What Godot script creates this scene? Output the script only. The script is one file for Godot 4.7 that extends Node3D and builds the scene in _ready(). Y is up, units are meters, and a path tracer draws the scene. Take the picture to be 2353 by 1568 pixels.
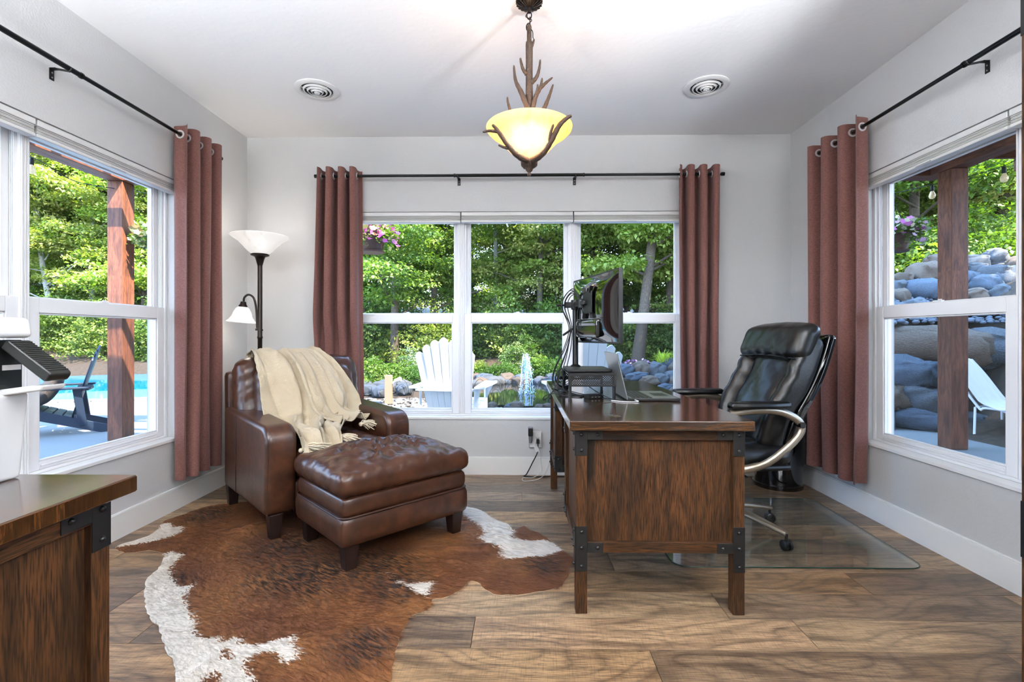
extends Node3D
# A home office with windows on three sides. Metres, y up; the room's back wall is at z = ZB, its side walls at x = XL and x = XR.
const ZB := -3.944
const XL := -2.233
const XR := 2.164
const CH := 2.74
const GY := -0.15
const SILL := 0.465
const HEAD := 2.13
const WW := 2.744
const ZR := 0.42
var M := {}
var taken := {}
var rng := RandomNumberGenerator.new()


# ---------------------------------------------------------------- mesh builder
class G:
	var v := PackedVector3Array()
	var n := PackedVector3Array()
	var uv := PackedVector2Array()
	var ix := PackedInt32Array()
	var r := RandomNumberGenerator.new()

	func _init(s := 1):
		r.seed = s

	func vert(p: Vector3, nn: Vector3, u := Vector2.ZERO) -> int:
		v.append(p)
		n.append(nn)
		uv.append(u)
		return v.size() - 1

	func tri(a: int, b: int, c: int):
		var f := (v[c] - v[a]).cross(v[b] - v[a])
		ix.append(a)
		if f.dot(n[a] + n[b] + n[c]) < 0.0:
			ix.append(c)
			ix.append(b)
		else:
			ix.append(b)
			ix.append(c)

	func quad(a: Vector3, b: Vector3, c: Vector3, d: Vector3, ua := Vector2(0, 0), ub := Vector2(1, 0), uc := Vector2(1, 1), ud := Vector2(0, 1)):
		var nn := (b - a).cross(d - a).normalized()
		if nn == Vector3.ZERO:
			nn = (c - a).cross(d - a).normalized()
		var i := vert(a, nn, ua)
		vert(b, nn, ub)
		vert(c, nn, uc)
		vert(d, nn, ud)
		tri(i, i + 1, i + 2)
		tri(i, i + 2, i + 3)

	# box with softened edges; grain says along which axis the texture's u runs (a texture sheet covers 2.0 x 0.8 m)
	func box(c: Vector3, s: Vector3, bev := 0.003, grain := 0, bs := Basis.IDENTITY):
		var h := s * 0.5
		bev = minf(bev, minf(h.x, minf(h.y, h.z)) * 0.9)
		var base := v.size()
		for k in 3:
			var a := (k + 1) % 3
			var b := (k + 2) % 3
			if b == grain:
				var t := a
				a = b
				b = t
			for sg in 2:
				var ru := r.randf() * maxf(0.0, 2.0 - s[a])
				var rv := r.randf() * maxf(0.0, 0.8 - s[b])
				for ia in 2:
					for ib in 2:
						var p := Vector3.ZERO
						p[k] = h[k] * (1 if sg else -1)
						p[a] = (h[a] - bev) * (1 if ia else -1)
						p[b] = (h[b] - bev) * (1 if ib else -1)
						var nn := Vector3.ZERO
						nn[k] = 1.0 if sg else -1.0
						vert(c + bs * p, bs * nn, Vector2((p[a] + h[a] + ru) / 2.0, (p[b] + h[b] + rv) / 0.8))
				var f := base + k * 8 + sg * 4
				tri(f, f + 1, f + 3)
				tri(f, f + 3, f + 2)
		if bev <= 0.0:
			return
		# index of the corner vertex that belongs to axis k
		var at := func(k: int, q: Array) -> int:
			var a := (k + 1) % 3
			var b := (k + 2) % 3
			if b == grain:
				var t := a
				a = b
				b = t
			return base + k * 8 + q[k] * 4 + q[a] * 2 + q[b]
		for k in 3:
			var a := (k + 1) % 3
			var b := (k + 2) % 3
			for sa in 2:
				for sb in 2:
					var q0 := [0, 0, 0]
					q0[a] = sa
					q0[b] = sb
					var q1 := q0.duplicate()
					q1[k] = 1
					var i0: int = at.call(a, q0)
					var i1: int = at.call(a, q1)
					var i2: int = at.call(b, q1)
					var i3: int = at.call(b, q0)
					tri(i0, i1, i2)
					tri(i0, i2, i3)
		for x in 2:
			for y in 2:
				for z in 2:
					tri(at.call(0, [x, y, z]), at.call(1, [x, y, z]), at.call(2, [x, y, z]))

	# box given by two corners
	func bb(a: Vector3, b: Vector3, bev := 0.003, grain := 0):
		box((a + b) * 0.5, (b - a).abs(), bev, grain)

	# bar of rectangular section from a to b
	func bar(a: Vector3, b: Vector3, w: float, t: float, bev := 0.002, up := Vector3.UP):
		var y := (b - a).normalized()
		var z := y.cross(up)
		if z.length() < 0.01:
			z = y.cross(Vector3.RIGHT)
		z = z.normalized()
		var x := z.cross(y).normalized()
		box((a + b) * 0.5, Vector3(t, (b - a).length(), w), bev, 1, Basis(x, y, z))

	func tube(pts: Array, rad, seg := 8, cap := true, closed := false, flat := 1.0):
		var m := pts.size()
		if m < 2:
			return
		var base := v.size()
		var up := Vector3.ZERO
		var length := 0.0
		for i in m:
			var t: Vector3
			if closed:
				t = pts[(i + 1) % m] - pts[(i - 1 + m) % m]
			else:
				t = pts[mini(i + 1, m - 1)] - pts[maxi(i - 1, 0)]
			t = t.normalized()
			if up == Vector3.ZERO:
				up = Vector3.UP if absf(t.y) < 0.9 else Vector3.RIGHT
			up = (up - t * up.dot(t)).normalized()
			var sd := t.cross(up)
			var rr: float = rad[i] if rad is Array else rad
			if i > 0:
				length += (pts[i] - pts[i - 1]).length()
			for j in seg + 1:
				var a := TAU * j / seg
				var d := up * cos(a) * flat + sd * sin(a)
				vert(pts[i] + d * rr, (up * cos(a) + sd * sin(a) * flat).normalized(), Vector2(float(j) / seg, length))
		var w := seg + 1
		for i in (m if closed else m - 1):
			var i2 := (i + 1) % m
			for j in seg:
				var a := base + i * w + j
				var b := base + i2 * w + j
				tri(a, b, b + 1)
				tri(a, b + 1, a + 1)
		if cap and not closed:
			for e in 2:
				var ci := 0 if e == 0 else m - 1
				var nn: Vector3 = (pts[0] - pts[1]).normalized() if e == 0 else (pts[m - 1] - pts[m - 2]).normalized()
				var c0 := vert(pts[ci], nn)
				var first := v.size()
				for j in seg:
					vert(v[base + ci * w + j], nn)
				for j in seg:
					tri(c0, first + j, first + (j + 1) % seg)

	# profile of Vector2(radius, height) turned about y; sharp corners stay sharp
	func lathe(prof: Array, seg := 24, xf := Transform3D.IDENTITY, a0 := 0.0, a1 := TAU):
		var m := prof.size()
		var sn := []
		for i in m - 1:
			var d: Vector2 = prof[i + 1] - prof[i]
			sn.append(Vector2(d.y, -d.x).normalized())
		for i in m - 1:
			var p0: Vector2 = prof[i]
			var p1: Vector2 = prof[i + 1]
			var n0: Vector2 = sn[i]
			var n1: Vector2 = sn[i]
			if i > 0 and sn[i - 1].dot(sn[i]) > 0.6:
				n0 = (sn[i - 1] + sn[i]).normalized()
			if i < m - 2 and sn[i + 1].dot(sn[i]) > 0.6:
				n1 = (sn[i + 1] + sn[i]).normalized()
			var base := v.size()
			for j in seg + 1:
				var a := a0 + (a1 - a0) * j / seg
				var cs := cos(a)
				var s := sin(a)
				vert(xf * Vector3(p0.x * cs, p0.y, p0.x * s), (xf.basis * Vector3(n0.x * cs, n0.y, n0.x * s)).normalized(), Vector2(float(j) / seg, float(i) / m))
				vert(xf * Vector3(p1.x * cs, p1.y, p1.x * s), (xf.basis * Vector3(n1.x * cs, n1.y, n1.x * s)).normalized(), Vector2(float(j) / seg, float(i + 1) / m))
			for j in seg:
				var q := base + j * 2
				if p0.x > 1e-5:
					tri(q, q + 1, q + 2)
				if p1.x > 1e-5:
					tri(q + 1, q + 3, q + 2)

	func ball(c: Vector3, rad: Vector3, seg := 12, rings := 8, bs := Basis.IDENTITY):
		var base := v.size()
		for i in rings + 1:
			var t := PI * i / rings
			for j in seg + 1:
				var a := TAU * j / seg
				var d := Vector3(sin(t) * cos(a), cos(t), sin(t) * sin(a))
				vert(c + bs * (d * rad), (bs * (d / rad)).normalized(), Vector2(float(j) / seg, float(i) / rings))
		var w := seg + 1
		for i in rings:
			for j in seg:
				var a := base + i * w + j
				if i > 0:
					tri(a, a + w, a + 1)
				if i < rings - 1:
					tri(a + 1, a + w, a + w + 1)

	# sheet of (nu+1) x (nv+1) points from a function of (u, v); thick > 0 gives it two faces and edges
	func sheet(nu: int, nv: int, f: Callable, thick := 0.0, us := Vector2.ONE, flip := false):
		var p := []
		p.resize((nu + 1) * (nv + 1))
		for i in nu + 1:
			for j in nv + 1:
				p[i * (nv + 1) + j] = f.call(float(i) / nu, float(j) / nv)
		var nn := []
		nn.resize(p.size())
		var w := nv + 1
		for i in nu + 1:
			for j in w:
				var du: Vector3 = p[mini(i + 1, nu) * w + j] - p[maxi(i - 1, 0) * w + j]
				var dv: Vector3 = p[i * w + mini(j + 1, nv)] - p[i * w + maxi(j - 1, 0)]
				var q := du.cross(dv).normalized()
				nn[i * w + j] = -q if flip else q
		var base := v.size()
		for i in nu + 1:
			for j in w:
				vert(p[i * w + j], nn[i * w + j], Vector2(float(i) / nu, float(j) / nv) * us)
		for i in nu:
			for j in nv:
				var a := base + i * w + j
				tri(a, a + w, a + w + 1)
				tri(a, a + w + 1, a + 1)
		if thick <= 0.0:
			return
		var b2 := v.size()
		for i in nu + 1:
			for j in w:
				vert(p[i * w + j] - nn[i * w + j] * thick, -nn[i * w + j], Vector2(float(i) / nu, float(j) / nv) * us)
		for i in nu:
			for j in nv:
				var a := b2 + i * w + j
				tri(a, a + w, a + w + 1)
				tri(a, a + w + 1, a + 1)
		var loop := []
		for i in nu:
			loop.append(i * w)
		for j in nv:
			loop.append(nu * w + j)
		for i in nu:
			loop.append((nu - i) * w + nv)
		for j in nv:
			loop.append(nv - j)
		var e := v.size()
		var l := loop.size()
		var mid := Vector3.ZERO
		for k in loop:
			mid += p[k]
		mid /= l
		for k in l:
			var i0: int = loop[k]
			var nx: Vector3 = p[loop[(k + 1) % l]] - p[loop[(k - 1 + l) % l]]
			var o: Vector3 = nx.cross(nn[i0]).normalized()
			vert(p[i0], o)
			vert(p[i0] - nn[i0] * thick, o)
		for k in l:
			var a := e + k * 2
			var b := e + ((k + 1) % l) * 2
			tri(a, b, b + 1)
			tri(a, b + 1, a + 1)

	# rounded box of many faces, bent by a function; s full size, rd corner radius, step the face length
	func soft(c: Vector3, s: Vector3, rd: float, step: float, f = null, bs := Basis.IDENTITY):
		var h := s * 0.5
		rd = minf(rd, minf(h.x, minf(h.y, h.z)))
		var base := v.size()
		var grids := []
		for k in 3:
			var a := (k + 1) % 3
			var b := (k + 2) % 3
			var la := ticks(h[a], rd, step)
			var lb := ticks(h[b], rd, step)
			for sg in [-1.0, 1.0]:
				var st := v.size()
				for ta in la:
					for tb in lb:
						var p := Vector3.ZERO
						p[k] = h[k] * sg
						p[a] = ta
						p[b] = tb
						var q := Vector3(clampf(p.x, -h.x + rd, h.x - rd), clampf(p.y, -h.y + rd, h.y - rd), clampf(p.z, -h.z + rd, h.z - rd))
						var d := p - q
						if d.length() > 1e-6:
							p = q + d.normalized() * rd
						if f != null:
							p = f.call(p)
						vert(c + bs * p, Vector3.ZERO, Vector2(p[a], p[b]))
				grids.append([st, la.size(), lb.size(), k, sg])
		# normals: faces share those of vertices that fall together
		var acc := {}
		var keys := []
		for i in range(base, v.size()):
			keys.append(Vector3i((v[i] * 20000.0).round()))
		var fs := PackedInt32Array()
		for gd in grids:
			var fl: bool = gd[4] > 0.0
			for i in gd[1] - 1:
				for j in gd[2] - 1:
					var a: int = gd[0] + i * gd[2] + j
					var b: int = a + gd[2]
					for t in [[a, b, b + 1], [a, b + 1, a + 1]]:
						var t0: int = t[0]
						var t1: int = t[1] if fl else t[2]
						var t2: int = t[2] if fl else t[1]
						var fn := (v[t1] - v[t0]).cross(v[t2] - v[t0])
						fs.append(t0)
						fs.append(t1)
						fs.append(t2)
						for q in [t0, t1, t2]:
							var kk: Vector3i = keys[q - base]
							acc[kk] = acc.get(kk, Vector3.ZERO) + fn
		for i in range(base, v.size()):
			var an: Vector3 = acc[keys[i - base]]
			n[i] = an.normalized()
		for i in range(0, fs.size(), 3):
			tri(fs[i], fs[i + 1], fs[i + 2])

	func ticks(hh: float, rd: float, step: float) -> Array:
		var o := []
		var nr := clampi(int(ceil(rd * 1.4 / step)), 2, 6)
		for i in nr:
			o.append(-hh + rd * (1.0 - cos(PI * 0.5 * i / nr)) * 1.0)
		var inner := 2.0 * (hh - rd)
		var ni := maxi(1, int(ceil(inner / step)))
		if inner < 1e-4:
			ni = 0
		for i in ni + 1:
			o.append(-hh + rd + inner * (float(i) / ni if ni else 0.0))
		for i in nr:
			o.append(hh - rd * (1.0 - cos(PI * 0.5 * (nr - 1 - i) / nr)))
		return o

	# a rounded outline in xy, drawn out along z (centred), with rounded rims
	func slab(prof: PackedVector2Array, depth: float, bev := 0.01, xf := Transform3D.IDENTITY, steps := 3):
		var m := prof.size()
		var area := 0.0
		for i in m:
			area += prof[i].cross(prof[(i + 1) % m])
		if area < 0.0:
			prof.reverse()
		var pn := []
		for i in m:
			var d := (prof[(i + 1) % m] - prof[i]).normalized()
			var e := (prof[i] - prof[(i - 1 + m) % m]).normalized()
			var q := Vector2(d.y, -d.x) + Vector2(e.y, -e.x)
			pn.append(q.normalized())
		var rings := []
		for i in steps + 1:
			var t := PI * 0.5 * i / steps
			rings.append([-depth * 0.5 + bev * (1.0 - sin(t)), bev * (1.0 - cos(t)), t])
		rings.reverse()
		# from the back cap to the front cap
		var all := []
		for q in rings:
			all.append([q[0], q[1], -sin(q[2]), cos(q[2])])
		rings.reverse()
		for q in rings:
			all.append([-q[0], q[1], sin(q[2]), cos(q[2])])
		var base := v.size()
		for q in all:
			for i in m:
				var p: Vector2 = prof[i] - pn[i] * q[1]
				var nn := Vector3(pn[i].x * q[3], pn[i].y * q[3], q[2])
				vert(xf * Vector3(p.x, p.y, q[0]), (xf.basis * nn).normalized(), Vector2(p.x, p.y))
		for k in all.size() - 1:
			for i in m:
				var a := base + k * m + i
				var b := base + k * m + (i + 1) % m
				tri(a, b, b + m)
				tri(a, b + m, a + m)
		for e in 2:
			var q: Array = all[0] if e == 0 else all[all.size() - 1]
			var pl := PackedVector2Array()
			for i in m:
				pl.append(prof[i] - pn[i] * q[1])
			var t := Geometry2D.triangulate_polygon(pl)
			if t.is_empty():
				for i in range(1, m - 1):
					t.append_array([0, i, i + 1])
			var st := v.size()
			var nn := (xf.basis * Vector3(0, 0, -1 if e == 0 else 1)).normalized()
			for p in pl:
				vert(xf * Vector3(p.x, p.y, q[0]), nn, p)
			for i in range(0, t.size(), 3):
				tri(st + t[i], st + t[i + 1], st + t[i + 2])

	func mesh() -> ArrayMesh:
		var a := []
		a.resize(Mesh.ARRAY_MAX)
		a[Mesh.ARRAY_VERTEX] = v
		a[Mesh.ARRAY_NORMAL] = n
		a[Mesh.ARRAY_TEX_UV] = uv
		a[Mesh.ARRAY_INDEX] = ix
		var m := ArrayMesh.new()
		m.add_surface_from_arrays(Mesh.PRIMITIVE_TRIANGLES, a)
		return m


# ---------------------------------------------------------------- scene helpers
func numbered(called: String) -> String:
	var k: int = taken.get(called, 0)
	taken[called] = k + 1
	return called if k == 0 else "%s_%03d" % [called, k]


func thing(called: String, label: String, category: String, at := Vector3.ZERO, turn := 0.0, group := "") -> Node3D:
	var o := Node3D.new()
	o.name = numbered(called)
	add_child(o)
	o.position = at
	o.rotation.y = turn
	tag(o, label, category, group)
	return o


func tag(o: Node, label: String, category: String, group := "", kind := ""):
	o.set_meta("label", label)
	o.set_meta("category", category)
	if group:
		o.set_meta("group", group)
	if kind:
		o.set_meta("kind", kind)


func part(parent: Node, called: String, g: G, m: Material, label := "") -> MeshInstance3D:
	return put(parent, called, g.mesh(), m, label)


func put(parent: Node, called: String, mesh: Mesh, m: Material, label := "") -> MeshInstance3D:
	var o := MeshInstance3D.new()
	o.name = called if parent != self else numbered(called)
	o.mesh = mesh
	o.material_override = m
	o.cast_shadow = GeometryInstance3D.SHADOW_CASTING_SETTING_ON
	if label:
		o.set_meta("label", label)
	parent.add_child(o, true)
	return o


func structure(called: String, g: G, m: Material, label := "", category := "") -> MeshInstance3D:
	var o := put(self, called, g.mesh(), m)
	o.set_meta("kind", "structure")
	if label:
		o.set_meta("label", label)
	if category:
		o.set_meta("category", category)
	return o


func copy_of(src: Node3D, at: Vector3, turn := 0.0, label := "") -> Node3D:
	var o: Node3D = src.duplicate()
	o.name = numbered(String(src.name))
	add_child(o)
	o.position = at
	o.rotation.y = turn
	if label:
		o.set_meta("label", label)
	return o


func spline(pts: Array, per := 6) -> Array:
	var o := []
	var m := pts.size()
	for i in m - 1:
		var p0 = pts[maxi(i - 1, 0)]
		var p3 = pts[mini(i + 2, m - 1)]
		for k in per:
			o.append(pts[i].cubic_interpolate(pts[i + 1], p0, p3, float(k) / per))
	o.append(pts[m - 1])
	return o


func rounded(pts: Array, rads: Array, per := 5) -> PackedVector2Array:
	var o := PackedVector2Array()
	var m := pts.size()
	for i in m:
		var p: Vector2 = pts[i]
		var a: Vector2 = (pts[(i - 1 + m) % m] - p)
		var b: Vector2 = (pts[(i + 1) % m] - p)
		var ang := absf(a.angle_to(b))
		var rr: float = rads[i]
		if rr <= 0.0:
			o.append(p)
			continue
		var t := minf(rr / tan(ang * 0.5), minf(a.length(), b.length()) * 0.49)
		var p0 := p + a.normalized() * t
		var p1 := p + b.normalized() * t
		for k in per + 1:
			var s := float(k) / per
			o.append(p0.lerp(p, s).lerp(p.lerp(p1, s), s))
	return o


func mat(called: String, c: Color, rough := 0.6, metal := 0.0) -> StandardMaterial3D:
	var m := StandardMaterial3D.new()
	m.resource_name = called
	m.albedo_color = c
	m.roughness = rough
	m.metallic = metal
	M[called] = m
	return m


func noise(kind: int, freq: float, sd: int, oct := 3) -> FastNoiseLite:
	var f := FastNoiseLite.new()
	f.noise_type = kind
	f.frequency = freq
	f.seed = sd
	f.fractal_octaves = oct
	return f


func noise_tex(f: FastNoiseLite, size: int, ramp: Array = []) -> NoiseTexture2D:
	var t := NoiseTexture2D.new()
	t.width = size
	t.height = size
	t.seamless = true
	t.noise = f
	if ramp:
		var g := Gradient.new()
		var off := PackedFloat32Array()
		var cs := PackedColorArray()
		for q in ramp:
			off.append(q[0])
			cs.append(q[1])
		g.offsets = off
		g.colors = cs
		t.color_ramp = g
	return t


# bump for a material, mapped in the object's own axes
func bumpy(m: StandardMaterial3D, f: FastNoiseLite, per_metre: float, depth_cm: float, size := 256):
	m.heightmap_enabled = true
	m.heightmap_texture = noise_tex(f, size)
	m.heightmap_scale = depth_cm
	m.uv1_triplanar = true
	m.uv1_scale = Vector3.ONE * per_metre


func mottled(m: StandardMaterial3D, f: FastNoiseLite, lo: Color, hi: Color, size := 256):
	m.albedo_color = Color.WHITE
	m.albedo_texture = noise_tex(f, size, [[0.0, lo], [1.0, hi]])


# sawn wood: u runs with the grain; a sheet covers 2.0 x 0.8 m
func wood_image(w: int, h: int, sd: int, light: Color, mid: Color, dark: Color, rings: float, saw := 0.0, ringk := 0.3, warpk := 0.16, fibk := 0.38) -> ImageTexture:
	var img := Image.create(w, h, false, Image.FORMAT_RGB8)
	var warp := noise(FastNoiseLite.TYPE_SIMPLEX_SMOOTH, 1.0, sd, 2)
	var fib := noise(FastNoiseLite.TYPE_SIMPLEX, 1.0, sd + 7, 3)
	var tone := noise(FastNoiseLite.TYPE_SIMPLEX_SMOOTH, 1.0, sd + 13, 3)
	for y in h:
		var fy := 0.8 * y / h
		for x in w:
			var fx := 2.0 * x / w
			var wv := warp.get_noise_2d(fx * 1.1, fy * 3.4)
			var t := fy * rings + wv * rings * warpk
			var ring := absf(fmod(t, 1.0) - 0.5) * 2.0
			ring = ring * ring * ring
			var fb := fib.get_noise_2d(fx * 9.0, fy * 190.0)
			var tn := tone.get_noise_2d(fx * 1.6, fy * 14.0)
			var k := clampf(0.5 + tn * 0.75 + fb * fibk, 0.0, 1.0)
			var c := mid.lerp(light, k)
			c = c.lerp(dark, clampf(ring * ringk + maxf(0.0, -fb) * (0.22 + fibk) + maxf(0.0, -tn) * 0.4, 0.0, 0.9))
			if saw > 0.0:
				var s := fib.get_noise_2d(fx * 150.0 + fy * 8.0, fy * 7.0)
				c = c.lerp(dark, maxf(0.0, s) * saw)
			img.set_pixel(x, y, c)
	img.generate_mipmaps()
	return ImageTexture.create_from_image(img)


func _ready():
	rng.seed = 11
	# camera: level, turned a degree to the left, lens shifted down a little
	var cam := Camera3D.new()
	cam.name = "camera"
	cam.projection = Camera3D.PROJECTION_FRUSTUM
	cam.near = 0.05
	cam.far = 400.0
	cam.size = 1568.0 / 1120.0 * cam.near
	cam.frustum_offset = Vector2(0.0, -12.0 / 1120.0 * cam.near)
	cam.position = Vector3(0, 1.1225, 0)
	cam.rotation.y = 0.0175
	add_child(cam)
	cam.current = true
	# sky and sun
	var env := Environment.new()
	var sm := ProceduralSkyMaterial.new()
	sm.sky_top_color = Color(0.52, 0.68, 0.88)
	sm.sky_horizon_color = Color(0.86, 0.91, 0.96)
	sm.ground_bottom_color = Color(0.20, 0.22, 0.16)
	sm.ground_horizon_color = Color(0.45, 0.50, 0.42)
	sm.sky_energy_multiplier = 2.9
	sm.ground_energy_multiplier = 1.0
	var sky := Sky.new()
	sky.sky_material = sm
	env.background_mode = Environment.BG_SKY
	env.sky = sky
	env.tonemap_mode = Environment.TONE_MAPPER_LINEAR
	env.tonemap_exposure = 1.80
	env.sdfgi_enabled = true
	env.ssao_enabled = true
	env.ssil_enabled = true
	var we := WorldEnvironment.new()
	we.name = "world_environment"
	we.environment = env
	add_child(we)
	var sun := DirectionalLight3D.new()
	sun.name = "sun"
	sun.light_color = Color(1.0, 0.95, 0.86)
	sun.light_energy = 7.4
	sun.light_angular_distance = 0.6
	sun.shadow_enabled = true
	add_child(sun)
	sun.look_at_from_position(Vector3(0.62, 1.0, 0.50) * 50.0, Vector3.ZERO)
	# added fill light on the unseen hall ceiling behind the camera
	added_hall_light(Vector3(0.1, CH, 2.2), Vector2(1.9, 1.5), 6.0)
	materials()
	room()
	furniture()
	desk_things()
	outdoors()


func added_hall_light(at: Vector3, size: Vector2, energy: float):
	var glow := mat("added_light_diffuser", Color(0.95, 0.95, 0.93), 0.5)
	glow.emission_enabled = true
	glow.emission = Color(1.0, 0.98, 0.95)
	glow.emission_energy_multiplier = 1.5
	var white := mat("light_frame_white", Color(0.9, 0.9, 0.9), 0.5)
	var t := thing("added_ceiling_light", "added flat white fill light on the unseen hall ceiling", "added ceiling light", at)
	var g := G.new()
	for s in [-1, 1]:
		g.box(Vector3(s * (size.x * 0.5 + 0.01), -0.025, 0), Vector3(0.02, 0.05, size.y + 0.04), 0.003)
		g.box(Vector3(0, -0.025, s * (size.y * 0.5 + 0.01)), Vector3(size.x, 0.05, 0.02), 0.003)
	part(t, "frame", g, white)
	g = G.new()
	g.box(Vector3(0, -0.028, 0), Vector3(size.x - 0.002, 0.02, size.y - 0.002), 0.0)
	part(t, "diffuser", g, glow)
	var l := AreaLight3D.new()  # added fill, out of view, brightens the room through the opening
	l.name = "added_ceiling_panel_lamp"
	l.area_size = size
	l.light_energy = energy
	l.light_color = Color(0.935, 0.965, 1.0)
	l.shadow_enabled = true
	l.set("area_range", 20.0)
	add_child(l)
	l.position = at + Vector3(0, -0.06, 0)
	l.rotation.x = -PI / 2


# ---------------------------------------------------------------- materials
func materials():
	var m: StandardMaterial3D
	m = mat("wall_paint", Color(0.775, 0.775, 0.775), 0.75)
	bumpy(m, noise(FastNoiseLite.TYPE_SIMPLEX, 0.05, 3, 2), 5.0, 0.06)
	m.uv1_world_triplanar = true
	m = mat("ceiling_paint", Color(0.93, 0.93, 0.93), 0.85)
	bumpy(m, noise(FastNoiseLite.TYPE_SIMPLEX, 0.02, 5, 4), 1.6, 0.055, 512)
	m.uv1_world_triplanar = true
	mat("trim_paint", Color(0.92, 0.92, 0.915), 0.4)
	mat("vinyl", Color(0.93, 0.93, 0.935), 0.35)
	m = mat("shade_fabric", Color(0.84, 0.84, 0.83), 0.85)
	m.backlight_enabled = true
	m.backlight = Color(0.25, 0.25, 0.25)
	m = mat("glass", Color(0.22, 0.26, 0.24, 0.16), 0.02)  # dark tint dims the daylight view through the panes
	m.specular_mode = BaseMaterial3D.SPECULAR_DISABLED  # reflections off, the panes would mirror the added hall light
	m.transparency = BaseMaterial3D.TRANSPARENCY_ALPHA
	m = mat("insect_screen", Color(0.13, 0.115, 0.10, 0.40), 0.8)
	m.transparency = BaseMaterial3D.TRANSPARENCY_ALPHA
	m = mat("black_metal", Color(0.018, 0.018, 0.019), 0.5)
	mat("rod_metal", Color(0.05, 0.05, 0.052), 0.28, 0.6)
	mat("steel", Color(0.62, 0.62, 0.62), 0.3, 1.0)
	mat("nickel", Color(0.86, 0.86, 0.86), 0.38, 0.45)
	mat("chrome", Color(0.85, 0.85, 0.86), 0.12, 1.0)
	mat("rivet", Color(0.20, 0.20, 0.20), 0.3, 0.8)
	m = mat("curtain_cloth", Color(0.53, 0.335, 0.30), 0.9)
	m.albedo_color = Color.WHITE
	m.albedo_texture = linen()
	m.uv1_scale = Vector3(6, 12, 1)
	m.rim_enabled = true
	m.rim = 0.25
	m.rim_tint = 0.7
	m.backlight_enabled = true
	m.backlight = Color(0.22, 0.15, 0.13)
	# woods
	var fw := wood_image(1024, 512, 21, Color(0.635, 0.53, 0.405), Color(0.49, 0.395, 0.30), Color(0.19, 0.145, 0.108), 17.0, 0.28, 0.34)
	var tints := [Color(1, 1, 1), Color(0.86, 0.86, 0.88), Color(1.10, 1.06, 1.0), Color(0.95, 0.92, 0.88), Color(0.78, 0.77, 0.78), Color(1.04, 1.02, 1.02)]
	for i in tints.size():
		m = mat("floor_plank_%d" % i, tints[i], 0.36)
		m.albedo_texture = fw
		m.heightmap_enabled = true
		m.heightmap_texture = fw
		m.heightmap_scale = 0.03
	mat("subfloor", Color(0.10, 0.08, 0.07), 0.9)
	var dw := wood_image(1024, 512, 45, Color(0.315, 0.20, 0.108), Color(0.215, 0.13, 0.066), Color(0.075, 0.045, 0.025), 12.0, 0.0, 0.22, 0.22, 0.75)
	m = mat("walnut", Color(1.0, 0.97, 0.90), 0.52)
	m.metallic_specular = 0.35
	m.albedo_texture = dw
	m.heightmap_enabled = true
	m.heightmap_texture = dw
	m.heightmap_scale = 0.02
	m = mat("polished_walnut", Color(1.0, 0.97, 0.90), 0.16)
	m.albedo_texture = dw
	m.clearcoat_enabled = true
	m.clearcoat = 0.6
	m.clearcoat_roughness = 0.12
	# leathers
	m = mat("brown_leather", Color.WHITE, 0.31)
	mottled(m, noise(FastNoiseLite.TYPE_SIMPLEX_SMOOTH, 0.012, 9, 4), Color(0.165, 0.092, 0.058), Color(0.305, 0.178, 0.112))
	bumpy(m, noise(FastNoiseLite.TYPE_CELLULAR, 0.045, 4, 2), 3.0, 0.05)
	m = mat("leather_piping", Color(0.17, 0.09, 0.06), 0.45)
	m = mat("black_leather", Color(0.022, 0.022, 0.023), 0.33)
	bumpy(m, noise(FastNoiseLite.TYPE_CELLULAR, 0.06, 6, 2), 4.0, 0.04)
	m = mat("dark_wood", Color(0.115, 0.06, 0.04), 0.4)
	m = mat("pewter", Color(0.66, 0.61, 0.54), 0.32, 0.85)
	m = mat("black_plastic", Color(0.03, 0.03, 0.032), 0.4)
	m = mat("gloss_black", Color(0.022, 0.022, 0.024), 0.06)
	m.clearcoat_enabled = true
	m.clearcoat = 0.8
	m.clearcoat_roughness = 0.03
	mat("rubber", Color(0.02, 0.02, 0.02), 0.6)
	mat("white_plastic", Color(0.86, 0.86, 0.855), 0.4)
	mat("grey_plastic", Color(0.075, 0.085, 0.075), 0.35)
	mat("silver_plastic", Color(0.60, 0.60, 0.60), 0.3, 0.7)
	# lamp finishes
	m = mat("bronze", Color(0.13, 0.095, 0.075), 0.35, 0.6)
	m = mat("antler", Color(0.25, 0.18, 0.128), 0.6)
	bumpy(m, noise(FastNoiseLite.TYPE_SIMPLEX, 0.08, 12, 2), 6.0, 0.2)
	m = mat("knit", Color(0.735, 0.675, 0.575), 0.95)
	m.rim_enabled = true
	m.rim = 0.3
	m.heightmap_enabled = true
	m.heightmap_texture = knit_tex()
	m.heightmap_scale = 0.12
	m.uv1_scale = Vector3(60, 60, 1)
	mat("tassel_yarn", Color(0.80, 0.745, 0.65), 0.95)


func linen() -> ImageTexture:
	var w := 256
	var img := Image.create(w, w, false, Image.FORMAT_RGB8)
	var a := noise(FastNoiseLite.TYPE_SIMPLEX, 1.0, 31, 2)
	var r := RandomNumberGenerator.new()
	r.seed = 4
	for y in w:
		for x in w:
			var k := a.get_noise_2d(x * 0.9, y * 0.05) * 0.5 + a.get_noise_2d(x * 0.04 + 90.0, y * 0.9) * 0.6 + r.randf_range(-0.25, 0.25)
			var c := Color(0.425, 0.268, 0.24).lerp(Color(0.58, 0.42, 0.375), clampf(k, 0.0, 1.0)) if k > 0.0 else Color(0.425, 0.268, 0.24).lerp(Color(0.28, 0.155, 0.14), clampf(-k, 0.0, 1.0))
			img.set_pixel(x, y, c)
	return ImageTexture.create_from_image(img)


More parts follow.
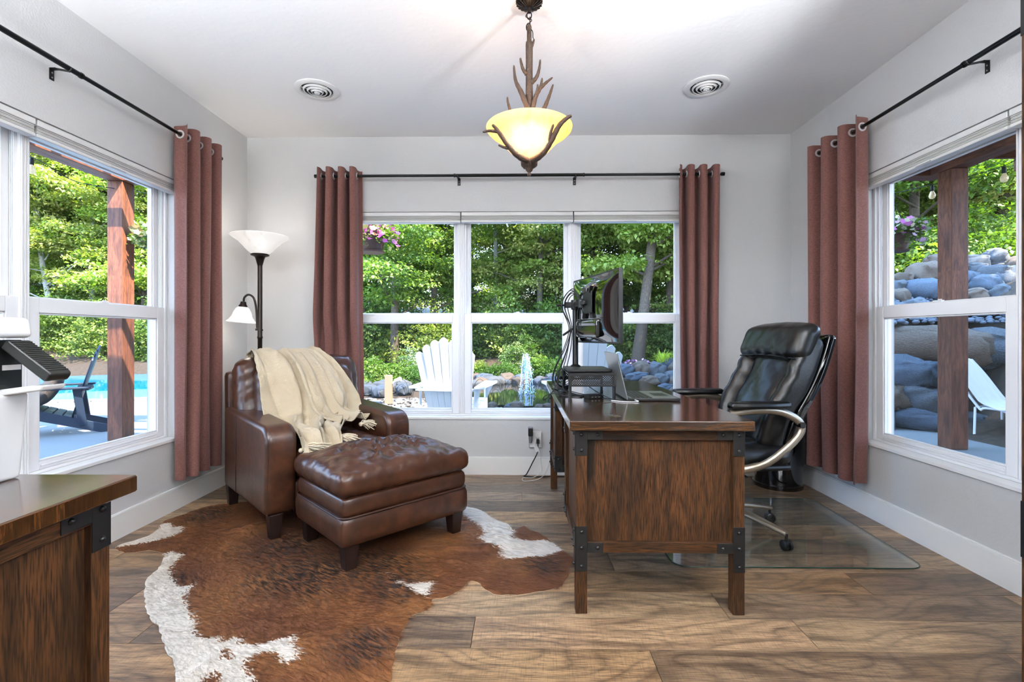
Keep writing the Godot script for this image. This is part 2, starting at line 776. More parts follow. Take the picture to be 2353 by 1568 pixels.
func knit_tex() -> ImageTexture:
	var w := 64
	var img := Image.create(w, w, false, Image.FORMAT_L8)
	for y in w:
		for x in w:
			var u := fmod(float(x) / w, 0.5) * 2.0
			var vv := float(y) / w + absf(u - 0.5) * 0.5
			var k := (0.5 + 0.5 * cos(TAU * vv * 2.0)) * (0.35 + 0.65 * sin(PI * u))
			img.set_pixel(x, y, Color(k, k, k))
	return ImageTexture.create_from_image(img)


# ---------------------------------------------------------------- the room
func wall_frame(side: String) -> Transform3D:
	if side == "back":
		return Transform3D(Basis.IDENTITY, Vector3(-1.40, SILL, ZB))
	if side == "left":
		return Transform3D(Basis(Vector3(0, 0, -1), Vector3.UP, Vector3(1, 0, 0)), Vector3(XL, SILL, -0.39))
	return Transform3D(Basis(Vector3(0, 0, 1), Vector3.UP, Vector3(-1, 0, 0)), Vector3(XR, SILL, -3.125))


func room():
	floor_planks()
	var t := 0.2
	var zh := 4.2
	# walls, each with the hole of its window
	var g := G.new()
	g.bb(Vector3(XL - t, -0.2, ZB - t), Vector3(XR + t, SILL, ZB), 0.0)
	g.bb(Vector3(XL - t, HEAD, ZB - t), Vector3(XR + t, CH + 0.1, ZB), 0.0)
	g.bb(Vector3(XL - t, SILL, ZB - t), Vector3(-1.40, HEAD, ZB), 0.0)
	g.bb(Vector3(-1.40 + WW, SILL, ZB - t), Vector3(XR + t, HEAD, ZB), 0.0)
	structure("wall_back", g, M.wall_paint, "light grey painted wall around the triple window", "wall")
	g = G.new()
	g.bb(Vector3(XL - t, -0.2, ZB), Vector3(XL, SILL, zh), 0.0)
	g.bb(Vector3(XL - t, HEAD, ZB), Vector3(XL, CH + 0.1, zh), 0.0)
	g.bb(Vector3(XL - t, SILL, ZB), Vector3(XL, HEAD, -0.39 - WW), 0.0)
	g.bb(Vector3(XL - t, SILL, -0.39), Vector3(XL, HEAD, zh), 0.0)
	structure("wall_left", g, M.wall_paint, "light grey painted wall whose window looks at the pool", "wall")
	g = G.new()
	g.bb(Vector3(XR, -0.2, ZB), Vector3(XR + t, SILL, zh), 0.0)
	g.bb(Vector3(XR, HEAD, ZB), Vector3(XR + t, CH + 0.1, zh), 0.0)
	g.bb(Vector3(XR, SILL, ZB), Vector3(XR + t, HEAD, -3.125), 0.0)
	g.bb(Vector3(XR, SILL, -3.125 + WW), Vector3(XR + t, HEAD, zh), 0.0)
	structure("wall_right", g, M.wall_paint, "light grey painted wall whose window looks at the boulders", "wall")
	g = G.new()
	g.bb(Vector3(XL, -0.01, ZR), Vector3(-1.15, CH, ZR + 0.12), 0.0)
	g.bb(Vector3(1.35, -0.01, ZR), Vector3(XR, CH, ZR + 0.12), 0.0)
	g.bb(Vector3(-1.15, 2.42, ZR), Vector3(1.35, CH, ZR + 0.12), 0.0)  # out of view; opening kept wide to let hall light in
	structure("wall_front", g, M.wall_paint, "light grey wall with the wide opening to the unseen hall", "wall")
	g = G.new()
	g.bb(Vector3(XL - t, -0.2, zh), Vector3(XR + t, CH + 0.1, zh + t), 0.0)  # unseen hall, laid out to carry light into the room
	structure("wall_unseen_hall", g, M.wall_paint, "light grey end wall of the unseen hall", "wall")
	g = G.new()
	g.bb(Vector3(XL - t, CH, ZB - t), Vector3(XR + t, CH + 0.1, zh + t), 0.0)
	structure("ceiling", g, M.ceiling_paint, "white ceiling with a trowelled plaster texture", "ceiling")
	# baseboards
	var h := 0.144
	for q in [["back", Vector3(XL, 0, ZB), Vector3(XR, h, ZB + 0.015)], ["left", Vector3(XL, 0, ZB + 0.015), Vector3(XL + 0.015, h, ZR)], ["right", Vector3(XR - 0.015, 0, ZB + 0.015), Vector3(XR, h, ZR)]]:
		g = G.new()
		g.bb(q[1], q[2] - Vector3(0, 0.008, 0), 0.0)
		var lo: Vector3 = q[1]
		lo.y = h - 0.008
		var hi: Vector3 = q[2]
		if q[0] == "back":
			hi.z -= 0.004
		elif q[0] == "left":
			hi.x -= 0.004
		else:
			lo.x += 0.004
		g.bb(lo, hi, 0.002)
		structure("baseboard_" + q[0], g, M.trim_paint, "tall white baseboard along the %s wall" % q[0], "baseboard")
	window("window_1", "back")
	window("window_2", "left")
	window("window_3", "right")
	for q in [["back", 0.902, 1.835], ["left", 0.9, 1.891], ["right", 0.83, 1.80]]:
		curtain_rod(q[0], q[1], q[2])
	curtain("back", -0.205, 0.12, -0.255, 0.145, 3.5, 1, "rust brown linen curtain hanging behind the leather armchair")
	curtain("back", 2.635, 2.975, 2.65, 2.955, 3.5, 2, "rust brown linen curtain at the back window beside the office chair")
	curtain("left", 2.625, 3.035, 2.62, 3.035, 3.5, 3, "mauve brown linen curtain at the pool side window")
	curtain("right", -0.345, 0.16, -0.34, 0.15, 3.0, 4, "mauve brown linen curtain at the boulder side window")
	vent(Vector3(-1.335, CH, -3.178), "round white ceiling vent on the floor lamp side of the pendant")
	vent(Vector3(1.203, CH, -3.178), "round white ceiling vent above the office chair")
	outlet()


func floor_planks():
	var g := G.new()
	g.bb(Vector3(XL - 0.1, -0.2, ZB - 0.1), Vector3(XR + 0.1, -0.0085, 4.3), 0.0)
	var fl := structure("floor", g, M.subfloor, "grey brown wood plank floor", "floor")
	var known := {0: -0.18, -1: 0.46, 1: 0.83, 2: 1.53, 3: 0.45, 8: 0.01, 6: -0.6, 5: 1.1, 4: -0.15, 7: 0.75}
	var pitch := 0.1942
	var k := -31
	var sd := 100
	while true:
		var z1 := -1.752 - pitch * k
		var z0 := z1 - pitch
		if z1 < ZB:
			break
		z0 = maxf(z0, ZB)
		var x: float = known.get(k, rng.randf() * 1.25)
		while x > XL:
			x -= 1.25
		while x < XR:
			var a := maxf(x, XL)
			var b := minf(x + 1.25, XR)
			if b - a > 0.01 and z1 < 4.2:
				sd += 1
				var pg := G.new(sd)
				pg.bb(Vector3(a + 0.0008, -0.0085, z0 + 0.0007), Vector3(b - 0.0008, 0.0, z1 - 0.0007), 0.0012, 0)
				part(fl, "plank", pg, M["floor_plank_%d" % ((sd * 7 + k * 3 + 93) % 6)])
			x += 1.25
		k += 1


func window(called: String, side: String):
	var w := Node3D.new()
	w.name = called
	add_child(w)
	w.transform = wall_frame(side)
	w.set_meta("kind", "structure")
	w.set_meta("category", "window")
	w.set_meta("label", {"back": "triple white double hung window facing the pond", "left": "triple white double hung window facing the pool", "right": "triple white double hung window facing the boulder wall"}[side])
	var hh := HEAD - SILL
	var g := G.new()
	g.bb(Vector3(0, -0.0, -0.18), Vector3(0.02, hh, -0.065), 0.002)
	g.bb(Vector3(WW - 0.02, 0, -0.18), Vector3(WW, hh, -0.065), 0.002)
	g.bb(Vector3(0.02, hh - 0.03, -0.18), Vector3(WW - 0.02, hh, -0.065), 0.002)
	g.bb(Vector3(0.02, 0, -0.18), Vector3(WW - 0.02, 0.014, -0.062), 0.002)
	part(w, "frame", g, M.vinyl)
	g = G.new()
	g.bb(Vector3(-0.0, -0.022, -0.062), Vector3(WW, 0.0, 0.010), 0.004)
	part(w, "sill", g, M.trim_paint)
	var cell := WW / 3.0
	for i in 2:
		g = G.new()
		var x := cell * (i + 1)
		g.bb(Vector3(x - 0.022, 0.014, -0.18), Vector3(x + 0.022, hh - 0.03, -0.065), 0.002)
		for s in [-0.014, 0.0, 0.014]:
			g.bb(Vector3(x + s - 0.004, 0.014, -0.065), Vector3(x + s + 0.004, hh - 0.03, -0.060), 0.002)
		part(w, "mullion", g, M.vinyl)
	for i in 3:
		var x0 := cell * i + 0.021
		var x1 := cell * (i + 1) - 0.021
		# jamb tracks of the upper half
		g = G.new()
		for s in 3:
			var d := 0.006 * s
			g.bb(Vector3(x0, 0.84, -0.106 + 0.011 * s), Vector3(x0 + 0.010 + d * 0.5, hh - 0.03, -0.101 + 0.011 * s), 0.001)
			g.bb(Vector3(x1 - 0.010 - d * 0.5, 0.84, -0.106 + 0.011 * s), Vector3(x1, hh - 0.03, -0.101 + 0.011 * s), 0.001)
		part(w, "jamb_track", g, M.vinyl)
		# upper sash outside, lower sash inside
		for up in [true, false]:
			var y0 := 0.80 if up else 0.014
			var y1 := hh - 0.032 if up else 0.839
			var st := 0.0425 if up else 0.056
			var zo := -0.145 if up else -0.107
			var zi := -0.110 if up else -0.072
			var lo := 0.839 if up else 0.052
			var hi := hh - 0.062 if up else 0.767
			g = G.new()
			g.bb(Vector3(x0, y0, zo), Vector3(x0 + st, y1, zi), 0.003)
			g.bb(Vector3(x1 - st, y0, zo), Vector3(x1, y1, zi), 0.003)
			g.bb(Vector3(x0 + st, y0, zo), Vector3(x1 - st, lo, zi), 0.003)
			g.bb(Vector3(x0 + st, hi, zo), Vector3(x1 - st, y1, zi), 0.003)
			# glazing bead
			var b := 0.008
			g.bb(Vector3(x0 + st, lo, zo + 0.008), Vector3(x0 + st + b, hi, zi - 0.006), 0.002)
			g.bb(Vector3(x1 - st - b, lo, zo + 0.008), Vector3(x1 - st, hi, zi - 0.006), 0.002)
			g.bb(Vector3(x0 + st, lo, zo + 0.008), Vector3(x1 - st, lo + b, zi - 0.006), 0.002)
			g.bb(Vector3(x0 + st, hi - b, zo + 0.008), Vector3(x1 - st, hi, zi - 0.006), 0.002)
			var sash := part(w, "upper_sash" if up else "lower_sash", g, M.vinyl)
			var pz := (zo + zi) * 0.5
			g = G.new()
			g.quad(Vector3(x0 + st + 0.004, lo + 0.004, pz), Vector3(x1 - st - 0.004, lo + 0.004, pz), Vector3(x1 - st - 0.004, hi - 0.004, pz), Vector3(x0 + st + 0.004, hi - 0.004, pz))
			part(sash, "pane", g, M.glass, "tinted glass pane")
			if not up:
				g = G.new()
				var xm := (x0 + x1) * 0.5
				g.bb(Vector3(xm - 0.03, 0.8395, -0.098), Vector3(xm + 0.03, 0.849, -0.08), 0.003)
				g.bb(Vector3(xm - 0.006, 0.849, -0.094), Vector3(xm + 0.02, 0.856, -0.086), 0.003)
				part(sash, "sash_lock", g, M.vinyl)
				g = G.new()
				g.bb(Vector3(x0 + st, 0.030, -0.072), Vector3(x1 - st, 0.040, -0.064), 0.003)
				part(sash, "sash_lift", g, M.vinyl)
		g = G.new()
		g.quad(Vector3(x0 + 0.01, 0.02, -0.158), Vector3(x1 - 0.01, 0.02, -0.158), Vector3(x1 - 0.01, 0.83, -0.158), Vector3(x0 + 0.01, 0.83, -0.158))
		part(w, "insect_screen", g, M.insect_screen, "dark insect screen over the lower half")
		shade(side, i, cell)


func shade(side: String, i: int, cell: float):
	var names := {"back": ["beside the armchair curtain", "behind the pendant lamp", "above the monitor"], "left": ["nearest the hall", "above the white printer", "beside the pool side curtain"], "right": ["beside the boulder side curtain", "behind the tall cabinet", "nearest the hall"]}
	var t := thing("window_shade", "raised white cellular shade at the %s window, %s" % [{"back": "pond", "left": "pool", "right": "boulder"}[side], names[side][i]], "window shade", Vector3.ZERO, 0.0, "raised cellular window shades")
	t.transform = wall_frame(side)
	var x0 := cell * i + 0.003
	var x1 := cell * (i + 1) - 0.003
	var g := G.new()
	g.bb(Vector3(x0, 1.632, -0.058), Vector3(x1, 1.6635, -0.006), 0.004)
	part(t, "headrail", g, M.white_plastic)
	for k in 5:
		g = G.new()
		g.bb(Vector3(x0 + 0.002, 1.632 - 0.0068 * (k + 1) + 0.0006, -0.054 + 0.002 * (k % 2)), Vector3(x1 - 0.002, 1.632 - 0.0068 * k - 0.0006, -0.010 - 0.002 * (k % 2)), 0.0025)
		part(t, "pleat", g, M.shade_fabric)
	g = G.new()
	g.bb(Vector3(x0, 1.580, -0.056), Vector3(x1, 1.598, -0.008), 0.004)
	var rail := part(t, "bottom_rail", g, M.white_plastic)
	g = G.new()
	var xm := (x0 + x1) * 0.5
	g.bb(Vector3(xm - 0.05, 1.584, -0.008), Vector3(xm + 0.05, 1.590, -0.001), 0.002)
	part(rail, "handle", g, M.white_plastic)


func curtain_rod(side: String, b0: float, b1: float):
	var t := thing("curtain_rod", "thin black metal curtain rod above the %s window" % {"back": "pond side", "left": "pool side", "right": "boulder side"}[side], "curtain rod")
	t.transform = wall_frame(side)
	var y := 2.395 - SILL
	var z := 0.085
	var g := G.new()
	var e0 := -0.23 if side == "back" else (-0.37 if side == "right" else -0.15)
	var e1 := 2.99 if side == "back" else (2.9 if side == "right" else 3.06)
	g.tube([Vector3(e0, y, z), Vector3(e1, y, z)], 0.0105, 14)
	part(t, "inner_rod", g, M.rod_metal)
	g = G.new()
	g.tube([Vector3(b0 - 0.02, y, z), Vector3(b1 + 0.06, y, z)], 0.0125, 14)
	g.tube([Vector3(b0 - 0.03, y, z), Vector3(b0 - 0.02, y, z)], 0.015, 14)
	g.tube([Vector3(b1 + 0.06, y, z), Vector3(b1 + 0.07, y, z)], 0.015, 14)
	part(t, "outer_rod", g, M.rod_metal)
	for e in [e0, e1]:
		g = G.new()
		g.tube([Vector3(e - 0.012, y, z), Vector3(e + 0.012, y, z)], 0.0145, 14)
		part(t, "end_cap", g, M.rod_metal)
	for b in [b0, b1]:
		g = G.new()
		g.bb(Vector3(b - 0.012, y - 0.055, 0.0), Vector3(b + 0.012, y + 0.0, 0.004), 0.001)
		g.bb(Vector3(b - 0.012, y - 0.004, 0.0), Vector3(b + 0.012, y, 0.03), 0.001)
		g.bar(Vector3(b, y - 0.003, 0.03), Vector3(b, y - 0.014, z), 0.022, 0.004)
		var arc := []
		for k in 9:
			var a := PI + PI * k / 8.0
			arc.append(Vector3(b, y + sin(a) * 0.0125, z + cos(a) * 0.0125))
		g.tube(arc, 0.004, 6)
		var br := part(t, "bracket", g, M.black_metal)
		g = G.new()
		for yy in [-0.02, -0.043]:
			g.ball(Vector3(b, y + yy, 0.005), Vector3(0.004, 0.004, 0.002), 8, 4)
		part(br, "screw", g, M.steel)


func curtain(side: String, xa: float, xb: float, ba: float, bbm: float, waves: float, sd: int, label: String):
	var t := thing("curtain", label, "curtain", Vector3.ZERO, 0.0, "linen grommet curtains")
	t.transform = wall_frame(side)
	var top := 2.452 - SILL
	var bot := 0.213 - SILL
	var ph := sd * 1.7
	var f := func(u: float, w: float) -> Vector3:
		var x := lerpf(lerpf(xa, xb, u), lerpf(ba, bbm, u), w)
		var amp := lerpf(0.058, 0.054 + 0.010 * sin(u * 9.0 + ph), w)
		var a := TAU * waves * u + 0.25 * sin(w * 2.2 + ph) * sin(u * 5.0 + ph)
		# folds stand straight out from the rod, so they bulge past their middle
		x += 0.011 * sin(a * 2.0) + 0.008 * sin(u * 7.0 + w * 4.0 + ph) * w
		# behind the armchair the cloth is pressed to the wall
		var press := smoothstep(0.5, 0.66, w) if sd == 1 else 0.0
		amp = lerpf(amp, 0.033, press)
		var z := lerpf(0.085, 0.057, press) + amp * cos(a) + 0.004 * sin(w * 7.0 + u * 13.0 + ph) * w
		var y := lerpf(top, bot, w) + 0.004 * cos(a + 1.0) * (1.0 if w < 0.5 else 1.6)
		return Vector3(x, y, maxf(z, 0.022))
	var g := G.new()
	g.sheet(int(waves * 26), 44, f, 0.0015, Vector2(waves * 0.28 / 1.0, 2.2 / 2.2))
	part(t, "cloth", g, M.curtain_cloth)
	# grommets where the folds cross the rod
	for k in int(waves * 2.0):
		var u := (k + 0.5) / (waves * 2.0)
		var p: Vector3 = f.call(u, 0.0255)
		var q: Vector3 = f.call(u + 0.006, 0.0255) - f.call(u - 0.006, 0.0255)
		var nn := q.cross(Vector3.UP).normalized()
		p.y = 2.395 - SILL
		p.z = 0.085
		var bs := Basis(q.normalized(), nn, q.normalized().cross(nn))
		g = G.new()
		var prof := [Vector2(0.0175, -0.004), Vector2(0.0265, -0.0045), Vector2(0.0275, 0.0), Vector2(0.0265, 0.0045), Vector2(0.0175, 0.004), Vector2(0.0175, -0.004)]
		g.lathe(prof, 20, Transform3D(bs, p))
		part(t, "grommet", g, M.nickel, "bright metal grommet")


func vent(at: Vector3, label: String):
	var t := thing("ceiling_vent", label, "vent", at, 0.0, "round ceiling vents")
	var white: Material = M.white_plastic
	var g := G.new()
	g.lathe([Vector2(0.139, 0.0), Vector2(0.141, -0.006), Vector2(0.125, -0.013), Vector2(0.105, -0.012), Vector2(0.098, 0.0), Vector2(0.098, -0.001)], 40)
	part(t, "flange", g, white)
	g = G.new()
	g.lathe([Vector2(0.0, -0.0015), Vector2(0.097, -0.0015)], 40)
	part(t, "duct", g, M.black_plastic)
	for k in 3:
		var r := 0.030 + 0.024 * k
		g = G.new()
		g.lathe([Vector2(r, -0.022 + 0.004 * k), Vector2(r + 0.009, -0.010 + 0.002 * k), Vector2(r + 0.011, -0.012 + 0.002 * k), Vector2(r + 0.002, -0.025 + 0.004 * k), Vector2(r, -0.022 + 0.004 * k)], 36)
		part(t, "cone_ring", g, white)
	g = G.new()
	g.lathe([Vector2(0.0, -0.029), Vector2(0.017, -0.027), Vector2(0.020, -0.021), Vector2(0.0, -0.019)], 24)
	g.ball(Vector3(0, -0.029, 0), Vector3(0.004, 0.003, 0.004), 8, 5)
	part(t, "knob", g, white)
	g = G.new()
	for a in 3:
		var d := Vector3(cos(a * TAU / 3 + 0.5), 0, sin(a * TAU / 3 + 0.5))
		g.bar(d * 0.015 + Vector3(0, -0.016, 0), d * 0.100 + Vector3(0, -0.006, 0), 0.003, 0.004)
	part(t, "spoke", g, white)


func outlet():
	var t := thing("wall_adapter", "white six way plug adapter on the wall socket under the pond window", "plug adapter", Vector3(0.119, 0.275, ZB))
	var g := G.new()
	g.bb(Vector3(-0.052, -0.055, 0.0), Vector3(0.052, 0.078, 0.006), 0.002)
	part(t, "cover_plate", g, M.white_plastic)
	g = G.new()
	g.bb(Vector3(-0.050, -0.050, 0.006), Vector3(0.050, 0.075, 0.034), 0.006)
	var b := part(t, "body", g, M.white_plastic)
	g = G.new()
	for x in [0.008, 0.030]:
		for y in [-0.02, 0.025]:
			for s in [-0.004, 0.004]:
				g = G.new()
				g.bb(Vector3(x + s - 0.001, y, 0.034), Vector3(x + s + 0.001, y + 0.009, 0.0348), 0.0)
				part(b, "slot", g, M.black_plastic)
	# a black charger standing up from the left sockets
	t = thing("charger", "tall black plug in charger on the left of the white adapter", "charger", Vector3(0.080, 0.33, ZB + 0.036))
	g = G.new()
	g.bb(Vector3(-0.019, -0.005, 0.0), Vector3(0.019, 0.058, 0.05), 0.005)
	part(t, "body", g, M.black_plastic)
	g = G.new()
	g.lathe([Vector2(0.0, 0.0665), Vector2(0.019, 0.066), Vector2(0.022, 0.060), Vector2(0.019, 0.0575)], 16, Transform3D(Basis.IDENTITY, Vector3(0, 0, 0.025)))
	part(t, "cap", g, M.silver_plastic)
	g = G.new()
	g.lathe([Vector2(0.012, -0.06), Vector2(0.016, -0.03), Vector2(0.017, -0.005)], 14, Transform3D(Basis.IDENTITY, Vector3(0, 0, 0.022)))
	g.lathe([Vector2(0.0, -0.062), Vector2(0.010, -0.062), Vector2(0.012, -0.06)], 14, Transform3D(Basis.IDENTITY, Vector3(0, 0, 0.022)))
	part(t, "plug", g, M.silver_plastic)
	t = thing("black_cord", "thick black power cord plugged into the white adapter", "cord", Vector3.ZERO)
	g = G.new()
	g.bb(Vector3(0.126, 0.262, ZB + 0.036), Vector3(0.150, 0.300, ZB + 0.075), 0.005)
	part(t, "plug", g, M.black_plastic)
	g = G.new()
	g.tube(spline([Vector3(0.138, 0.265, ZB + 0.06), Vector3(0.135, 0.20, ZB + 0.075), Vector3(0.10, 0.12, ZB + 0.06), Vector3(0.05, 0.02, ZB + 0.05), Vector3(0.03, 0.006, ZB + 0.07), Vector3(0.12, 0.005, ZB + 0.08), Vector3(0.30, 0.005, ZB + 0.06), Vector3(0.50, 0.005, ZB + 0.10)], 8), 0.0042, 8)
	part(t, "cable", g, M.rubber)
	t = thing("charging_cord", "thin white charging cord looping over the floor by the white adapter", "cord", Vector3.ZERO)
	g = G.new()
	g.tube(spline([Vector3(0.118, 0.275, ZB + 0.04), Vector3(0.118, 0.255, ZB + 0.075), Vector3(0.150, 0.20, ZB + 0.08), Vector3(0.165, 0.10, ZB + 0.07), Vector3(0.165, 0.04, ZB + 0.07), Vector3(0.10, 0.006, ZB + 0.10), Vector3(0.02, 0.005, ZB + 0.11), Vector3(0.03, 0.006, ZB + 0.20), Vector3(0.14, 0.03, ZB + 0.22), Vector3(0.20, 0.10, ZB + 0.24), Vector3(0.225, 0.22, ZB + 0.27)], 8), 0.0022, 6)
	part(t, "cable", g, M.white_plastic)
	g = G.new()
	g.box(Vector3(0.128, 0.225, ZB + 0.082), Vector3(0.03, 0.045, 0.001), 0.0, 0, Basis(Vector3(0, 0, 1), 0.35))
	part(t, "paper_tag", g, M.white_plastic, "small white paper tag")


# ---------------------------------------------------------------- furniture
func furniture():
	cowhide()
	armchair()
	ottoman()
	blanket()
	floor_lamp()
	added_uplighter(Vector3(-1.80, 0, 0.10), 8.6, "added bronze fill lamp with a white glass bowl by the opening, credenza side")
	added_uplighter(Vector3(1.72, 0, -0.20), 12.5, "added bronze fill lamp with a white glass bowl by the opening, bookcase side")
	pendant()
	desk()
	credenza()
	tall_cabinet()
	printer()
	chair_mat()
	office_chair()
	waste_bin()


# a black corner plate on a face: arms of length la along ua and lb along ub from the corner; tee lengthens the ub arm past the corner
func corner_plate(t: Node, at: Vector3, ua: Vector3, ub: Vector3, la := 0.11, lb := 0.106, wa := 0.041, wb := 0.047, tee := 0.0):
	var nn := ua.cross(ub).normalized()
	# the plate stands proud of the face it is on, whichever way round its arms are
	if t.has_meta("out"):
		var o: Vector3 = t.get_meta("out")
		if nn.dot(o) < 0.0:
			nn = -nn
	var th := 0.003
	var g := G.new()
	var pl := func(u0: float, u1: float, v0: float, v1: float):
		var c := at + ua * (u0 + u1) * 0.5 + ub * (v0 + v1) * 0.5 + nn * th * 0.5
		var s := (ua.abs() * (u1 - u0) + ub.abs() * (v1 - v0) + nn.abs() * th)
		g.box(c, s, 0.0008)
	pl.call(wb, la, 0.0, wa)
	pl.call(0.0, wb, -tee, lb)
	var p := part(t, "corner_plate", g, M.black_metal, "black metal corner plate")
	var spots := [Vector2(la - 0.022, wa * 0.5), Vector2(wb * 0.5, lb - 0.022), Vector2(wb * 0.5, wa * 0.5)]
	if tee > 0.0:
		spots.append(Vector2(wb * 0.5, -tee + 0.022))
	for s in spots:
		var o := put(p, "rivet", rivet_mesh(), M.rivet)
		o.position = at + ua * s.x + ub * s.y + nn * th


var _rivet: Mesh
func rivet_mesh() -> Mesh:
	if _rivet == null:
		var g := G.new()
		g.ball(Vector3.ZERO, Vector3(0.0075, 0.0075, 0.0075), 10, 6)
		_rivet = g.mesh()
	return _rivet


# frame-and-panel side: u, v span the face, from corner a with size (w, h); out is the face normal
func framed_side(t: Node, a: Vector3, u: Vector3, w: float, h: float, out: Vector3, post: float, rail: float, sd: int, wood := "walnut"):
	var g := G.new(sd)
	var th := 0.022
	var bx := func(u0: float, u1: float, v0: float, v1: float, d: float, grain: int):
		var c := a + u * (u0 + u1) * 0.5 + Vector3.UP * (v0 + v1) * 0.5 - out * (d + th * 0.5)
		var s := u.abs() * (u1 - u0) + Vector3.UP * (v1 - v0) + out.abs() * th
		g.box(c, s, 0.0015, grain)
	var ug := 0 if absf(u.x) > 0.5 else 2
	bx.call(post, w - post, h - rail, h, 0.0, ug)
	part(t, "top_rail", g, M[wood])
	g = G.new(sd + 1)
	bx = func(u0: float, u1: float, v0: float, v1: float, d: float, grain: int):
		var c := a + u * (u0 + u1) * 0.5 + Vector3.UP * (v0 + v1) * 0.5 - out * (d + th * 0.5)
		var s := u.abs() * (u1 - u0) + Vector3.UP * (v1 - v0) + out.abs() * th
		g.box(c, s, 0.0015, grain)
	bx.call(post, w - post, 0.0, rail, 0.0, ug)
	part(t, "bottom_rail", g, M[wood])
	g = G.new(sd + 2)
	var c := a + u * w * 0.5 + Vector3.UP * h * 0.5 - out * (0.016 + 0.006)
	g.box(c, u.abs() * (w - post * 1.6) + Vector3.UP * (h - rail * 1.6) + out.abs() * 0.012, 0.001, 1)
	part(t, "panel", g, M[wood])


func desk():
	var t := thing("executive_desk", "dark walnut executive desk with black riveted corner plates", "desk", Vector3(0.5605, 0, -2.795))
	var hx := 0.3385
	var hz := 0.825
	var g := G.new(71)
	g.bb(Vector3(-0.365, 0.745, -0.86), Vector3(0.365, 0.785, 0.86), 0.004, 2)
	var top := part(t, "desk_top", g, M.polished_walnut)
	g = G.new()
	g.lathe([Vector2(0.0, 0.7862), Vector2(0.028, 0.7862), Vector2(0.030, 0.7850)], 24, Transform3D(Basis.IDENTITY, Vector3(-0.17, 0, 0.74)))
	part(top, "cable_grommet", g, M.polished_walnut)
	g = G.new()
	g.box(Vector3(-0.16, 0.7864, 0.738), Vector3(0.026, 0.0006, 0.006), 0.0)
	part(top, "grommet_slot", g, M.black_plastic)
	var lw := 0.047
	for sx in [-1, 1]:
		for sz in [-1, 1]:
			g = G.new(80 + sx * 2 + sz)
			g.box(Vector3(sx * (hx - lw * 0.5), 0.3725, sz * (hz - lw * 0.5)), Vector3(lw, 0.745, lw), 0.002, 1)
			part(t, "leg", g, M.walnut)
	var y0 := 0.248
	var hh := 0.745 - y0
	for sz in [-1, 1]:
		var p := Node3D.new()
		p.name = "pedestal"
		t.add_child(p, true)
		var za: float = hz * sz
		var zc: float = (hz - 0.494) * sz
		# inner posts
		for sx in [-1, 1]:
			g = G.new(95 + sx + sz * 3)
			g.box(Vector3(sx * (hx - lw * 0.5), y0 + hh * 0.5, zc + sz * lw * 0.5), Vector3(lw, hh, lw), 0.002, 1)
			part(p, "post", g, M.walnut)
		framed_side(p, Vector3(-hx, y0, za), Vector3.RIGHT, hx * 2, hh, Vector3(0, 0, sz), lw, 0.043, 110 + sz)
		framed_side(p, Vector3(-hx, y0, zc), Vector3.RIGHT, hx * 2, hh, Vector3(0, 0, -sz), lw, 0.043, 120 + sz)
		framed_side(p, Vector3(-hx, y0, minf(za, zc)), Vector3(0, 0, 1), absf(za - zc), hh, Vector3(-1, 0, 0), lw, 0.043, 130 + sz)
		g = G.new(140 + sz)
		g.box(Vector3(0, y0 + 0.012, (za + zc) * 0.5), Vector3(hx * 2 - 0.05, 0.02, absf(za - zc) - 0.05), 0.0)
		part(p, "bottom_board", g, M.walnut)
		# drawers on the chair side
		for k in 3:
			g = G.new(150 + k + sz * 5)
			var dh := 0.145
			g.box(Vector3(hx - 0.012, 0.735 - dh * (k + 0.5) - 0.012 * k, (za + zc) * 0.5), Vector3(0.022, dh, absf(za - zc) - lw * 2 - 0.004), 0.002, 2)
			g.tube([Vector3(hx + 0.022, 0.735 - dh * (k + 0.5) - 0.012 * k, (za + zc) * 0.5 - 0.06), Vector3(hx + 0.022, 0.735 - dh * (k + 0.5) - 0.012 * k, (za + zc) * 0.5 + 0.06)], 0.006, 8)
			part(p, "drawer_front", g, M.walnut)
		# corner plates: end face, then the long face towards the armchair
		for sx in [-1, 1]:
			var ix := Vector3(-sx, 0, 0)
			p.set_meta("out", Vector3(0, 0, sz))
			corner_plate(p, Vector3(sx * hx, 0.745, za), ix, Vector3.DOWN)
			corner_plate(p, Vector3(sx * hx, y0, za), ix, Vector3.UP, 0.11, 0.106, 0.041, 0.047, 0.075)
			p.set_meta("out", Vector3(0, 0, -sz))
			corner_plate(p, Vector3(sx * hx, 0.745, zc), ix, Vector3.DOWN)
			corner_plate(p, Vector3(sx * hx, y0, zc), ix, Vector3.UP)
		p.set_meta("out", Vector3(-1, 0, 0))
		for e in [[za, -sz, 0.075], [zc, sz, 0.0]]:
			var iz := Vector3(0, 0, e[1])
			corner_plate(p, Vector3(-hx, 0.745, e[0]), iz, Vector3.DOWN)
			corner_plate(p, Vector3(-hx, y0, e[0]), iz, Vector3.UP, 0.11, 0.106, 0.041, 0.047, e[2])
		p.remove_meta("out")
	# kneehole apron on the chair side
	g = G.new(160)
	g.bb(Vector3(hx - 0.03, 0.66, -0.33), Vector3(hx - 0.006, 0.745, 0.33), 0.002, 2)
	part(t, "pencil_drawer", g, M.walnut)


